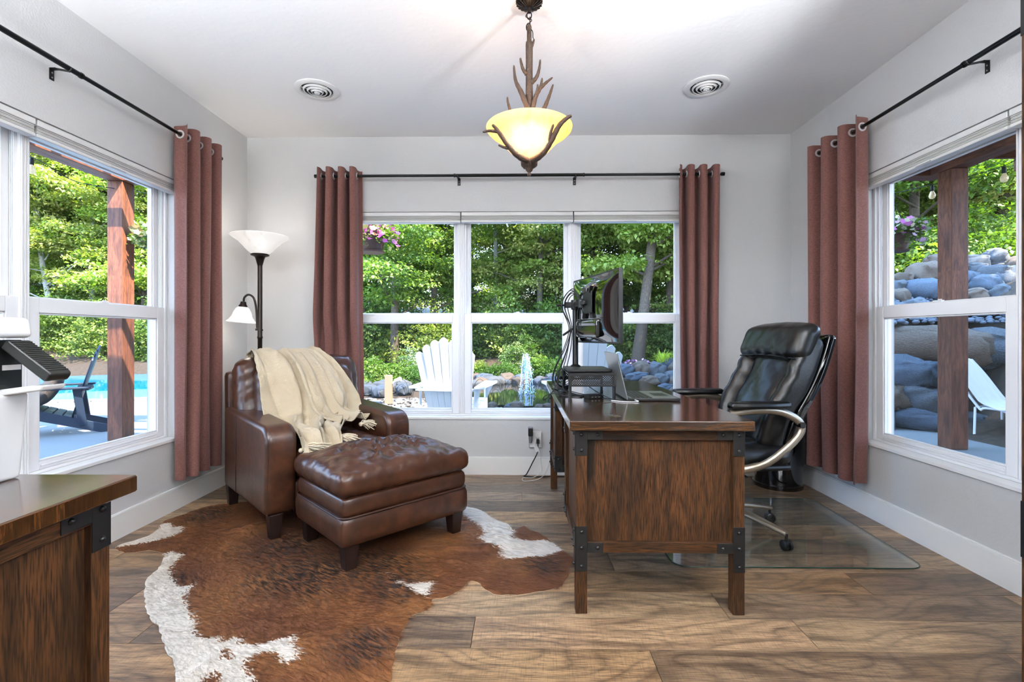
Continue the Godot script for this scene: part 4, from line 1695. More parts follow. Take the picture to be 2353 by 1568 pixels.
func blanket():
	var t := thing("throw_blanket", "cream knit throw with tassels draped over the armchair", "blanket", SEATED, TURN)
	var path := [Vector2(-0.455, 0.74), Vector2(-0.435, 0.93), Vector2(-0.36, 1.002), Vector2(-0.23, 0.985), Vector2(-0.105, 0.86), Vector2(-0.045, 0.70), Vector2(0.01, 0.575), Vector2(0.10, 0.525), Vector2(0.22, 0.525), Vector2(0.33, 0.525), Vector2(0.425, 0.505), Vector2(0.475, 0.43)]
	var xl := [-0.33, -0.33, -0.33, -0.335, -0.335, -0.325, -0.315, -0.30, -0.295, -0.29, -0.285, -0.275]
	var xr := [0.06, 0.07, 0.09, 0.15, 0.24, 0.31, 0.30, 0.20, 0.09, 0.01, -0.04, -0.06]
	var at := func(arr: Array, w: float):
		var x := w * (arr.size() - 1)
		var i := mini(int(x), arr.size() - 2)
		return arr[i].cubic_interpolate(arr[i + 1], arr[maxi(i - 1, 0)], arr[mini(i + 2, arr.size() - 1)], x - i) if arr[0] is Vector2 else cubic_interpolate(arr[i], arr[i + 1], arr[maxi(i - 1, 0)], arr[mini(i + 2, arr.size() - 1)], x - i)
	var nz := noise(FastNoiseLite.TYPE_SIMPLEX_SMOOTH, 1.0, 17, 2)
	var f := func(u: float, w: float) -> Vector3:
		var p: Vector2 = at.call(path, w)
		var d: Vector2 = (at.call(path, minf(w + 0.02, 1.0)) - at.call(path, maxf(w - 0.02, 0.0))).normalized()
		var nn := Vector2(-d.y, d.x)
		if nn.dot(Vector2(0.6, 0.8)) < 0.0:
			nn = -nn
		var x := lerpf(at.call(xl, w), at.call(xr, w), u)
		# long folds that run with the fall of the cloth and grow deeper lower down
		var amp := lerpf(0.016, 0.052, smoothstep(0.12, 0.6, w))
		var fold := (1.0 - 2.0 * pow(absf(sin(u * 12.5 + 1.3 * sin(w * 3.6) + 0.3)), 0.7)) * -0.75 + sin(u * 33.0 - w * 6.0) * 0.28
		fold += 0.5 * nz.get_noise_2d(u * 2.5, w * 3.0)
		var o := amp * (fold * 0.75 + 0.75)
		# a loose hanging fold across the middle
		o += 0.045 * exp(-pow((u - 0.62) / 0.16, 2.0)) * exp(-pow((w - 0.46) / 0.07, 2.0))
		o += 0.03 * exp(-pow((u - 0.25) / 0.1, 2.0)) * exp(-pow((w - 0.60) / 0.06, 2.0))
		o += 0.012 * nz.get_noise_2d(u * 9.0, w * 14.0)
		x += 0.022 * sin(u * 14.0 + w * 9.0)
		return Vector3(x, p.y + nn.y * o, p.x + nn.x * o)
	var g := G.new()
	g.sheet(96, 110, f, 0.006, Vector2(0.6, 1.5), true)
	var body := part(t, "cloth", g, M.knit)
	# the corner that is folded back and hangs in front, with its ribbed hem
	var path2 := [Vector2(-0.20, 0.985), Vector2(-0.085, 0.885), Vector2(-0.01, 0.74), Vector2(0.045, 0.62), Vector2(0.12, 0.565), Vector2(0.22, 0.555)]
	var f2 := func(u: float, w: float) -> Vector3:
		var p: Vector2 = at.call(path2, w)
		var d: Vector2 = (at.call(path2, minf(w + 0.03, 1.0)) - at.call(path2, maxf(w - 0.03, 0.0))).normalized()
		var nn := Vector2(-d.y, d.x)
		if nn.dot(Vector2(0.6, 0.8)) < 0.0:
			nn = -nn
		var x := lerpf(lerpf(-0.12, 0.0, w), lerpf(0.04, 0.29, w), u)
		var o := 0.028 + lerpf(0.004, 0.030, w) * (sin(u * 17.0 + w * 3.0) * 0.7 + sin(u * 31.0) * 0.35)
		return Vector3(x + 0.02 * sin(u * 11.0) * w, p.y + nn.y * o, p.x + nn.x * o)
	g = G.new()
	g.sheet(44, 44, f2, 0.006, Vector2(0.5, 0.7), true)
	part(t, "folded_corner", g, M.knit)
	# tassels at the corners
	for s in [[Vector3(-0.06, 0.505, 0.435), Vector3(0.02, 0.49, 0.49), 5], [Vector3(-0.27, 0.475, 0.455), Vector3(-0.18, 0.475, 0.53), 6], [Vector3(0.20, 0.535, 0.235), Vector3(0.285, 0.51, 0.26), 7]]:
		tassel(t, s[0], s[1], s[2])


func tassel(t: Node, a: Vector3, b: Vector3, sd: int):
	var r := RandomNumberGenerator.new()
	r.seed = sd
	var g := G.new()
	var d := (b - a)
	g.ball(a, Vector3.ONE * 0.014, 10, 8)
	for k in 46:
		var o := Vector3(r.randf_range(-1, 1), r.randf_range(-0.35, 0.8), r.randf_range(-1, 1)) * 0.036
		var m := a + d * 0.45 + o * 0.75 + Vector3(0, 0.014, 0)
		var e := a + d * r.randf_range(0.85, 1.1) + o * 1.25
		g.tube(spline([a, m, e], 3), 0.0028, 4, false)
	part(t, "tassel", g, M.tassel_yarn, "cream yarn tassel")


func lit_glass(called: String, c: Color, e: Color, k: float, lo: Color, hi: Color) -> StandardMaterial3D:
	var m := mat(called, c, 0.3)
	m.albedo_texture = noise_tex(noise(FastNoiseLite.TYPE_SIMPLEX_SMOOTH, 0.012, 41, 4), 256, [[0.0, lo], [0.45, hi], [0.55, hi], [1.0, lo.lerp(hi, 0.5)]])
	m.uv1_triplanar = true
	m.uv1_scale = Vector3.ONE * 4.0
	m.emission_enabled = true
	m.emission = e
	m.emission_energy_multiplier = k
	m.emission_operator = BaseMaterial3D.EMISSION_OP_MULTIPLY
	m.emission_texture = m.albedo_texture
	return m


func lamp_light(called: String, at: Vector3, energy: float, c: Color, size: float):
	var l := OmniLight3D.new()
	l.name = called
	l.light_energy = energy
	l.light_color = c
	l.light_size = size
	l.omni_range = 14.0
	l.omni_attenuation = 2.0
	l.shadow_enabled = true
	add_child(l)
	l.position = at


func floor_lamp():
	var at := Vector3(-1.926, 0, -3.57)
	var t := thing("floor_lamp", "bronze floor lamp with a wide alabaster bowl and a small reading arm", "floor lamp", at)
	var br: Material = M.bronze
	var gl := lit_glass("alabaster_glass", Color(0.95, 0.95, 0.94), Color(1.0, 0.98, 0.95), 0.30, Color(0.80, 0.80, 0.80), Color(1, 1, 1))
	var g := G.new()
	g.lathe([Vector2(0.0, 0.0), Vector2(0.138, 0.0), Vector2(0.140, 0.012), Vector2(0.125, 0.022), Vector2(0.07, 0.034), Vector2(0.028, 0.05), Vector2(0.016, 0.08)], 32)
	part(t, "base", g, br)
	g = G.new()
	g.lathe([Vector2(0.016, 0.05), Vector2(0.016, 1.10), Vector2(0.019, 1.105), Vector2(0.019, 1.115), Vector2(0.0165, 1.12), Vector2(0.0165, 1.655)], 20)
	part(t, "pole", g, br)
	g = G.new()
	g.lathe([Vector2(0.0165, 1.64), Vector2(0.022, 1.66), Vector2(0.030, 1.69), Vector2(0.036, 1.705), Vector2(0.062, 1.715), Vector2(0.064, 1.724), Vector2(0.055, 1.728), Vector2(0.0, 1.728)], 28)
	part(t, "shade_cup", g, br)
	g = G.new()
	g.lathe([Vector2(0.055, 1.726), Vector2(0.085, 1.75), Vector2(0.115, 1.785), Vector2(0.150, 1.822), Vector2(0.187, 1.846), Vector2(0.199, 1.856), Vector2(0.194, 1.861), Vector2(0.182, 1.852), Vector2(0.146, 1.829), Vector2(0.110, 1.79), Vector2(0.080, 1.756), Vector2(0.050, 1.733)], 48)
	part(t, "bowl_shade", g, gl, "white alabaster glass bowl")
	lamp_light("bowl_lamp", at + Vector3(0, 1.80, 0), 0.035, Color(1.0, 0.96, 0.91), 0.04)
	# reading arm towards the window wall
	var sd := Vector3(-0.98, 0, 0.2).normalized()
	g = G.new()
	var arm := spline([Vector3(0, 1.18, 0) + sd * 0.020, Vector3(0, 1.30, 0) + sd * 0.024, Vector3(0, 1.395, 0) + sd * 0.040, Vector3(0, 1.425, 0) + sd * 0.075, Vector3(0, 1.405, 0) + sd * 0.105, Vector3(0, 1.365, 0) + sd * 0.112], 7)
	g.tube(arm, 0.0075, 10)
	part(t, "reading_arm", g, br)
	g = G.new()
	g.tube([Vector3(0, 1.17, 0), Vector3(0, 1.17, 0) + sd * 0.03], 0.009, 10)
	g.ball(Vector3(0.022, 1.165, 0.01), Vector3.ONE * 0.007, 8, 6)
	part(t, "switch_joint", g, br)
	var tip := Vector3(0, 1.365, 0) + sd * 0.113
	var tilt := Basis(Vector3(0, 0, 1), -0.10)
	g = G.new()
	g.lathe([Vector2(0.0, 0.012), Vector2(0.018, 0.008), Vector2(0.022, -0.012), Vector2(0.030, -0.022), Vector2(0.030, -0.034)], 20, Transform3D(tilt, tip))
	part(t, "shade_holder", g, br)
	g = G.new()
	g.lathe([Vector2(0.030, -0.03), Vector2(0.045, -0.042), Vector2(0.060, -0.07), Vector2(0.068, -0.10), Vector2(0.085, -0.125), Vector2(0.102, -0.142), Vector2(0.098, -0.146), Vector2(0.081, -0.130), Vector2(0.064, -0.103), Vector2(0.056, -0.072), Vector2(0.042, -0.047), Vector2(0.028, -0.036)], 40, Transform3D(tilt, tip))
	part(t, "bell_shade", g, gl, "white alabaster glass bell")
	lamp_light("bell_lamp", at + tip + Vector3(0, -0.09, 0), 0.02, Color(1.0, 0.96, 0.91), 0.03)


# added fill lamp in torchiere shape, out of view: its light goes to the ceiling
func added_uplighter(at: Vector3, energy: float, label: String):
	var t := thing("added_uplighter", label, "floor lamp", at, 0.0, "added fill lamps by the opening")
	var g := G.new()
	g.lathe([Vector2(0.0, 0.0), Vector2(0.138, 0.0), Vector2(0.140, 0.012), Vector2(0.07, 0.034), Vector2(0.016, 0.06)], 28)
	part(t, "base", g, M.bronze)
	g = G.new()
	g.lathe([Vector2(0.016, 0.05), Vector2(0.016, 1.70), Vector2(0.055, 1.72), Vector2(0.0, 1.725)], 18)
	part(t, "pole", g, M.bronze)
	g = G.new()
	g.lathe([Vector2(0.055, 1.722), Vector2(0.115, 1.775), Vector2(0.187, 1.836), Vector2(0.182, 1.840), Vector2(0.110, 1.782), Vector2(0.050, 1.728)], 36)
	part(t, "bowl_shade", g, M.alabaster_glass, "white glass bowl")
	var l := SpotLight3D.new()
	l.name = "added_uplighter_lamp"
	l.light_energy = energy
	l.light_color = Color(0.955, 0.975, 1.0)
	l.light_size = 0.12
	l.spot_angle = 84.0
	l.spot_angle_attenuation = 0.35
	l.spot_range = 14.0
	l.spot_attenuation = 2.0
	l.shadow_enabled = true
	add_child(l)
	l.position = at + Vector3(0, 1.86, 0)
	l.rotation.x = PI / 2


func antler(t: Node, pts: Array, r0: float, r1: float, called := "antler_tine"):
	var p := spline(pts, 6)
	var rr := []
	for i in p.size():
		var k := float(i) / (p.size() - 1)
		rr.append(lerpf(r0, r1, pow(k, 1.3)) * (1.0 + 0.06 * sin(i * 2.1)))
	rr[rr.size() - 1] = r1 * 0.45
	var g := G.new()
	g.tube(p, rr, 9)
	part(t, called, g, M.antler)


func pendant():
	var at := Vector3(0.042, 0, -2.36)
	var t := thing("pendant_lamp", "antler pendant lamp with a glowing amber glass bowl", "pendant lamp", at)
	var g := G.new()
	g.lathe([Vector2(0.0, CH - 0.032), Vector2(0.020, CH - 0.030), Vector2(0.040, CH - 0.020), Vector2(0.062, CH - 0.006), Vector2(0.065, CH)], 32)
	var can := part(t, "canopy", g, M.bronze)
	for k in 20:
		var d := Vector3(cos(k * TAU / 20), 0, sin(k * TAU / 20))
		g = G.new()
		g.tube([Vector3(0, CH - 0.030, 0) + d * 0.020, Vector3(0, CH - 0.021, 0) + d * 0.042, Vector3(0, CH - 0.007, 0) + d * 0.063], [0.002, 0.003, 0.004], 5)
		part(can, "flute", g, M.bronze)
	g = G.new()
	g.lathe([Vector2(0.0, CH - 0.056), Vector2(0.008, CH - 0.054), Vector2(0.009, CH - 0.030)], 12)
	part(t, "hook", g, M.bronze)
	# chain links
	for k in 4:
		g = G.new()
		var lk := []
		for i in 14:
			var a := TAU * i / 14
			var v := Vector3(cos(a) * 0.011, sin(a) * 0.020, 0)
			if k % 2:
				v = Vector3(0, v.y, v.x)
			lk.append(v + Vector3(0.004 * sin(k * 2.0), CH - 0.066 - 0.029 * k, 0))
		g.tube(lk, 0.0026, 6, false, true)
		part(t, "chain_link", g, M.bronze)
	g = G.new()
	g.tube(spline([Vector3(0, CH - 0.05, 0), Vector3(-0.017, CH - 0.075, 0.006), Vector3(0.012, CH - 0.095, 0.008), Vector3(-0.014, CH - 0.12, 0.004), Vector3(0.014, CH - 0.145, 0.008), Vector3(0.018, CH - 0.175, 0.006), Vector3(0.022, CH - 0.19, 0.004), Vector3(0.004, CH - 0.205, 0.0)], 6), 0.0022, 6)
	part(t, "lamp_cord", g, M.bronze)
	# stem
	g = G.new()
	g.lathe([Vector2(0.0, 2.628), Vector2(0.009, 2.626), Vector2(0.0115, 2.618), Vector2(0.0115, 2.55), Vector2(0.0165, 2.543), Vector2(0.0175, 2.53), Vector2(0.0165, 2.40), Vector2(0.0185, 2.25), Vector2(0.018, 2.0)], 16)
	part(t, "stem", g, M.antler)
	# tines rising out of the bowl; x across the picture, y up
	antler(t, [Vector3(-0.012, 2.385, 0.005), Vector3(-0.030, 2.41, 0.008), Vector3(-0.040, 2.445, 0.008), Vector3(-0.043, 2.465, 0.006)], 0.0095, 0.004)
	antler(t, [Vector3(0.012, 2.345, 0.005), Vector3(0.035, 2.37, 0.010), Vector3(0.048, 2.41, 0.010), Vector3(0.053, 2.455, 0.008)], 0.0105, 0.004)
	antler(t, [Vector3(0.010, 2.515, 0.0), Vector3(0.018, 2.535, 0.004), Vector3(0.024, 2.556, 0.004)], 0.007, 0.004)
	antler(t, [Vector3(-0.005, 2.21, 0.02), Vector3(-0.038, 2.29, 0.02), Vector3(-0.066, 2.35, 0.018), Vector3(-0.074, 2.425, 0.015)], 0.0145, 0.004)
	antler(t, [Vector3(0.012, 2.20, 0.02), Vector3(0.030, 2.27, 0.02), Vector3(0.052, 2.31, 0.02), Vector3(0.062, 2.36, 0.02)], 0.013, 0.004)
	antler(t, [Vector3(0.046, 2.305, 0.02), Vector3(0.078, 2.335, 0.02), Vector3(0.112, 2.365, 0.015)], 0.010, 0.0035)
	antler(t, [Vector3(0.030, 2.27, 0.02), Vector3(0.038, 2.30, 0.03), Vector3(0.040, 2.325, 0.03)], 0.008, 0.0035)
	antler(t, [Vector3(0.055, 2.19, 0.0), Vector3(0.080, 2.24, 0.0), Vector3(0.103, 2.30, 0.0), Vector3(0.116, 2.34, 0.0)], 0.012, 0.0035)
	antler(t, [Vector3(-0.082, 2.17, -0.02), Vector3(-0.093, 2.22, -0.02), Vector3(-0.104, 2.265, -0.02), Vector3(-0.106, 2.29, -0.02)], 0.009, 0.0035)
	# bowl
	var gl := lit_glass("amber_glass", Color(1.0, 0.95, 0.84), Color(1.0, 0.78, 0.48), 0.26, Color(0.93, 0.80, 0.62), Color(1.0, 0.96, 0.86))
	gl.backlight_enabled = true
	gl.backlight = Color(1.0, 0.88, 0.66)
	g = G.new()
	g.lathe([Vector2(0.030, 1.972), Vector2(0.055, 1.985), Vector2(0.085, 2.008), Vector2(0.115, 2.04), Vector2(0.150, 2.075), Vector2(0.185, 2.098), Vector2(0.205, 2.118), Vector2(0.208, 2.130), Vector2(0.202, 2.130), Vector2(0.196, 2.118), Vector2(0.178, 2.102), Vector2(0.145, 2.081), Vector2(0.110, 2.046), Vector2(0.080, 2.014), Vector2(0.052, 1.992), Vector2(0.030, 1.98)], 64)
	part(t, "glass_bowl", g, gl, "marbled amber glass bowl")
	var bm := mat("lit_bulb", Color(1, 1, 1), 0.4)
	bm.emission_enabled = true
	bm.emission = Color(1.0, 0.86, 0.62)
	bm.emission_energy_multiplier = 3.0
	g = G.new()
	g.ball(Vector3(0, 2.072, 0.085), Vector3(0.03, 0.035, 0.03), 14, 10)
	part(t, "light_bulb", g, bm)
	lamp_light("pendant_bulb_lamp", at + Vector3(0, 2.072, 0.085), 0.075, Color(1.0, 0.94, 0.84), 0.025)
	# cradle arms under the bowl
	antler(t, [Vector3(-0.012, 1.960, 0.030), Vector3(-0.060, 1.972, 0.075), Vector3(-0.105, 2.012, 0.105), Vector3(-0.150, 2.070, 0.120), Vector3(-0.172, 2.092, 0.125)], 0.0165, 0.006, "cradle_antler")
	antler(t, [Vector3(0.015, 1.960, 0.030), Vector3(0.060, 1.972, 0.085), Vector3(0.100, 2.020, 0.120), Vector3(0.135, 2.080, 0.140), Vector3(0.172, 2.115, 0.140), Vector3(0.190, 2.125, 0.135)], 0.0165, 0.006, "cradle_antler")
	antler(t, [Vector3(0.092, 2.010, 0.115), Vector3(0.094, 2.045, 0.132), Vector3(0.108, 2.085, 0.142)], 0.011, 0.005, "cradle_antler")
	antler(t, [Vector3(0.0, 1.960, -0.030), Vector3(-0.02, 1.975, -0.09), Vector3(-0.03, 2.03, -0.14), Vector3(-0.06, 2.09, -0.19)], 0.0165, 0.006, "cradle_antler")
	antler(t, [Vector3(-0.145, 2.062, 0.118), Vector3(-0.185, 2.066, 0.120), Vector3(-0.216, 2.058, 0.125)], 0.008, 0.004, "cradle_antler")
	antler(t, [Vector3(-0.085, 1.992, 0.092), Vector3(-0.12, 1.998, 0.10), Vector3(-0.145, 2.008, 0.10)], 0.008, 0.004, "cradle_antler")
	g = G.new()
	g.lathe([Vector2(0.0, 1.895), Vector2(0.008, 1.897), Vector2(0.010, 1.905), Vector2(0.006, 1.912), Vector2(0.016, 1.922), Vector2(0.020, 1.935), Vector2(0.034, 1.942), Vector2(0.040, 1.955), Vector2(0.034, 1.972), Vector2(0.030, 1.982), Vector2(0.0, 1.985)], 24)
	var fin := part(t, "finial", g, M.antler)
	for k in 16:
		var d := Vector3(cos(k * TAU / 16), 0, sin(k * TAU / 16))
		g = G.new()
		g.tube([Vector3(0, 1.937, 0) + d * 0.022, Vector3(0, 1.948, 0) + d * 0.037, Vector3(0, 1.965, 0) + d * 0.038], 0.0035, 5)
		part(fin, "bead", g, M.antler)


func chair_mat():
	var t := thing("chair_mat", "clear glass chair mat on the floor under the office chair", "floor mat")
	var m := mat("mat_glass", Color(0.55, 0.66, 0.62, 0.06), 0.05)
	m.transparency = BaseMaterial3D.TRANSPARENCY_ALPHA
	var g := G.new()
	var o := rounded([Vector2(0.745, 2.375), Vector2(1.955, 2.375), Vector2(2.00, 3.38), Vector2(0.745, 3.38)], [0.09, 0.09, 0.09, 0.09], 8)
	g.slab(o, 0.006, 0.0015, Transform3D(Basis(Vector3(1, 0, 0), Vector3(0, 0, -1), Vector3(0, 1, 0)), Vector3(0, 0.0032, 0)), 2)
	part(t, "sheet", g, m)
	g = G.new()
	var line := []
	for p in o:
		line.append(Vector3(p.x, 0.0032, -p.y))
	g.tube(line, 0.0028, 6, false, true)
	part(t, "polished_edge", g, mat("glass_edge", Color(0.10, 0.22, 0.19), 0.15))


func waste_bin():
	var t := thing("waste_bin", "tall black waste bin in the corner behind the office chair", "waste bin", Vector3(1.935, 0, -3.70))
	var g := G.new()
	g.lathe([Vector2(0.0, 0.0), Vector2(0.168, 0.0), Vector2(0.172, 0.02), Vector2(0.172, 0.03), Vector2(0.165, 0.035), Vector2(0.185, 0.56), Vector2(0.188, 0.565)], 36)
	part(t, "body", g, M.gloss_black)
	g = G.new()
	g.lathe([Vector2(0.190, 0.562), Vector2(0.193, 0.585), Vector2(0.17, 0.62), Vector2(0.10, 0.648), Vector2(0.0, 0.655)], 36)
	part(t, "lid", g, M.black_plastic)


func office_chair():
	var t := thing("office_chair", "black leather executive swivel chair with pewter arms at the desk", "office chair", Vector3(1.17, 0.0065, -2.83), -1.43)
	var lt: Material = M.black_leather
	var wr := noise(FastNoiseLite.TYPE_SIMPLEX, 1.0, 57, 3)
	var g: G
	# base star: tips match the two casters that show
	for k in 5:
		var a := -0.42 + TAU * k / 5.0
		var d := Vector3(sin(a), 0, cos(a))
		g = G.new()
		g.tube(spline([Vector3(0, 0.135, 0) + d * 0.03, Vector3(0, 0.128, 0) + d * 0.14, Vector3(0, 0.105, 0) + d * 0.26, Vector3(0, 0.086, 0) + d * 0.345], 5), [0.032, 0.032, 0.031, 0.031, 0.030, 0.029, 0.028, 0.027, 0.027, 0.026, 0.025, 0.024, 0.024, 0.023, 0.022, 0.021], 10, true, false, 0.6)
		var leg := part(t, "base_leg", g, M.pewter, "pewter coloured base leg")
		var c := d * 0.344
		g = G.new()
		g.tube([c + Vector3(0, 0.055, 0), c + Vector3(0, 0.085, 0)], 0.008, 8)
		var ax := d.rotated(Vector3.UP, 1.1)
		for s in [-1, 1]:
			var wb := Basis(d.rotated(Vector3.UP, 1.1 + PI * 0.5), ax, Vector3.UP)
			g.lathe([Vector2(0.0, -0.010), Vector2(0.022, -0.010), Vector2(0.0275, -0.006), Vector2(0.0275, 0.006), Vector2(0.022, 0.010), Vector2(0.0, 0.010)], 18, Transform3D(wb, c + ax * 0.013 * s + Vector3(0, 0.0275, 0)))
		g.ball(c + Vector3(0, 0.040, 0), Vector3(0.020, 0.016, 0.020), 10, 6)
		part(leg, "caster", g, M.black_plastic, "black twin wheel caster")
	g = G.new()
	g.lathe([Vector2(0.0, 0.10), Vector2(0.045, 0.105), Vector2(0.048, 0.15), Vector2(0.036, 0.165), Vector2(0.034, 0.26), Vector2(0.028, 0.262), Vector2(0.028, 0.39), Vector2(0.0, 0.39)], 20)
	part(t, "gas_lift", g, M.black_plastic)
	g = G.new()
	g.soft(Vector3(0, 0.385, -0.02), Vector3(0.22, 0.05, 0.32), 0.015, 0.08)
	g.tube([Vector3(0.10, 0.385, 0.03), Vector3(0.27, 0.38, 0.03)], 0.006, 8)
	part(t, "tilt_mechanism", g, M.black_metal)
	# seat
	g = G.new()
	var sf := func(p: Vector3) -> Vector3:
		var q := p
		q.y += 0.02 * cos(p.x * 5.5) - 0.03 * smoothstep(0.12, 0.27, p.z)
		q.y -= 0.012 * exp(-pow((absf(p.x) - 0.15) / 0.012, 2.0)) * smoothstep(0.0, 0.04, p.y)
		q.y += 0.004 * wr.get_noise_3d(p.x * 16, p.z * 16, 1)
		return q
	g.soft(Vector3(0, 0.47, 0.02), Vector3(0.54, 0.12, 0.53), 0.055, 0.022, sf)
	part(t, "seat", g, lt)
	g = G.new()
	g.soft(Vector3(0, 0.412, 0.0), Vector3(0.50, 0.03, 0.48), 0.012, 0.08)
	part(t, "seat_pan", g, M.black_plastic)
	# backrest: bolsters stand forward of the middle, which is creased
	var lean := Basis(Vector3(1, 0, 0), -0.385)
	var bc := Vector3(0, 0.80, -0.285)
	g = G.new()
	var bf := func(p: Vector3) -> Vector3:
		var q := p
		var k := (p.y + 0.34) / 0.68
		var wd := 0.92 + 0.16 * sin(k * PI * 0.85)
		q.x = p.x * wd
		if p.z > 0.0:
			q.z += 0.045 * smoothstep(0.15, 0.21, absf(p.x)) - 0.018 * exp(-pow((absf(p.x) - 0.155) / 0.012, 2.0))
			if absf(p.x) < 0.15:
				q.z += 0.018 * cos(p.x * 10.0) + 0.010 * sin(p.y * 17.0 + p.x * 14.0) * (1.0 - absf(p.x) / 0.15) + 0.006 * wr.get_noise_3d(p.x * 15, p.y * 12, 0)
			else:
				q.z += 0.005 * sin(p.y * 60.0) * smoothstep(-0.3, 0.2, p.y) + 0.004 * wr.get_noise_3d(p.x * 15, p.y * 30, 0)
		# hollow for the lower back, seen from the side
		q.z += 0.035 * exp(-pow((k - 0.30) / 0.22, 2.0))
		return q
	g.soft(bc, Vector3(0.50, 0.68, 0.11), 0.05, 0.02, bf, lean)
	part(t, "backrest", g, lt)
	g = G.new()
	var hf := func(p: Vector3) -> Vector3:
		var q := p
		q.z += 0.022 * cos(p.x * 4.5) - 0.035 * smoothstep(0.03, 0.12, p.y) * smoothstep(-0.1, 0.05, p.z)
		q.y += 0.012 * cos(p.x * 5.5)
		if p.y < 0.0 and p.z > 0.0:
			q.z += 0.004 * sin(p.x * 75.0) * smoothstep(0.0, -0.09, p.y)
		q.z += 0.005 * wr.get_noise_3d(p.x * 10, p.y * 10, 2)
		return q
	g.soft(bc + lean * Vector3(0, 0.275, 0.05), Vector3(0.535, 0.235, 0.135), 0.064, 0.02, hf, lean)
	var hd := part(t, "headrest", g, lt)
	g = G.new()
	var hl := []
	for i in 21:
		var x := lerpf(-0.25, 0.25, i / 20.0)
		hl.append(bc + lean * Vector3(x, 0.275 - 0.108 + 0.012 * cos(x * 5.5), 0.05 + 0.035 + 0.022 * cos(x * 4.5)))
	g.tube(hl, 0.004, 6)
	part(hd, "seam", g, M.black_plastic)
	# shell behind, with its bright edge
	g = G.new()
	var shf := func(p: Vector3) -> Vector3:
		var q := p
		var k := (p.y + 0.38) / 0.76
		q.x = p.x * (0.86 + 0.2 * sin(k * PI * 0.8))
		q.z -= 0.03 * cos(p.x * 5.0) - 0.03 * exp(-pow((k - 0.35) / 0.25, 2.0))
		return q
	g.soft(bc + lean * Vector3(0, -0.02, -0.065), Vector3(0.50, 0.80, 0.06), 0.028, 0.035, shf, lean)
	part(t, "back_shell", g, M.gloss_black)
	# arms
	for sx in [-1.0, 1.0]:
		var x: float = sx * 0.315
		g = G.new()
		var lp := spline([Vector3(x, 0.715, 0.15), Vector3(x, 0.733, 0.04), Vector3(x, 0.730, -0.10), Vector3(x * 0.99, 0.700, -0.19), Vector3(x * 0.98, 0.655, -0.245), Vector3(x * 0.98, 0.600, -0.235), Vector3(x * 0.97, 0.520, -0.150), Vector3(x * 0.95, 0.455, -0.05), Vector3(x * 0.90, 0.425, 0.06), Vector3(x * 0.75, 0.412, 0.14)], 5)
		# flat band
		var n := lp.size()
		for i in n - 1:
			pass
		g.tube(lp, 0.021, 10, true, false, 1.0)
		for i in g.v.size():
			# squeeze the tube across the band's face
			g.v[i] = Vector3(x + (g.v[i].x - x) * 0.62 if absf(g.v[i].x - x) < 0.03 else g.v[i].x, g.v[i].y, g.v[i].z)
		var arm := part(t, "arm_loop", g, M.pewter, "pewter coloured arm loop")
		g = G.new()
		g.tube([Vector3(x - 0.022, 0.655, -0.238), Vector3(x + 0.022, 0.655, -0.238)], 0.016, 14)
		part(arm, "arm_knob", g, M.gloss_black)
		g = G.new()
		var pf := func(p: Vector3) -> Vector3:
			return Vector3(p.x * (1.0 - 0.35 * smoothstep(0.05, 0.17, absf(p.z))), p.y - 0.16 * p.z * p.z * 4.0 * 0.12 + 0.006 * cos(p.x * 30.0), p.z)
		g.soft(Vector3(x, 0.757, -0.01), Vector3(0.085, 0.034, 0.33), 0.016, 0.016, pf)
		part(t, "arm_pad", g, lt)


# ---------------------------------------------------------------- things on the desk
const DT := 0.785


func desk_things():
	riser()
	monitor()
	laptop()
	var t := thing("usb_hub", "small black hub box on the desk under the metal riser", "hub", Vector3(0.395, DT, -2.64), 0.35)
	var g := G.new()
	g.bb(Vector3(-0.045, 0.0, -0.03), Vector3(0.045, 0.022, 0.03), 0.003)
	part(t, "case", g, M.black_plastic)
	g = G.new()
	for k in 3:
		g.bb(Vector3(-0.03 + 0.02 * k, 0.007, 0.030), Vector3(-0.018 + 0.02 * k, 0.013, 0.0306), 0.0)
	part(t, "port", g, M.steel)
	t = thing("power_brick", "black power brick behind the riser at the desk edge", "power brick", Vector3(0.250, DT, -3.06), 0.2)
	g = G.new()
	g.bb(Vector3(-0.035, 0.0, -0.07), Vector3(0.035, 0.035, 0.07), 0.008)
	part(t, "case", g, M.black_plastic)
	t = thing("desk_fan", "small round black desk fan behind the metal riser", "fan", Vector3(0.262, DT, -2.945), 0.3)
	g = G.new()
	g.lathe([Vector2(0.0, 0.0), Vector2(0.035, 0.0), Vector2(0.036, 0.006), Vector2(0.012, 0.012), Vector2(0.008, 0.03)], 20)
	part(t, "foot", g, M.black_plastic)
	var ring := []
	for i in 24:
		var a := TAU * i / 24
		ring.append(Vector3(cos(a) * 0.055, 0.085 + sin(a) * 0.055, 0.0))
	g = G.new()
	g.tube(ring, 0.005, 6, false, true)
	part(t, "guard_ring", g, M.black_plastic)
	for k in 3:
		g = G.new()
		var rr := []
		for i in 20:
			var a := TAU * i / 20
			rr.append(Vector3(cos(a) * (0.015 + 0.013 * k), 0.085 + sin(a) * (0.015 + 0.013 * k), 0.012))
		g.tube(rr, 0.0018, 5, false, true)
		part(t, "guard_wire", g, M.black_plastic)
	for k in 4:
		g = G.new()
		g.box(Vector3(0, 0.085, 0) + Vector3(cos(k * PI / 2), sin(k * PI / 2), 0) * 0.024, Vector3(0.036, 0.020, 0.002), 0.001, 0, Basis(Vector3(0, 0, 1), k * PI / 2) * Basis(Vector3(1, 0, 0), 0.5))
		part(t, "blade", g, M.black_plastic)
	cables()


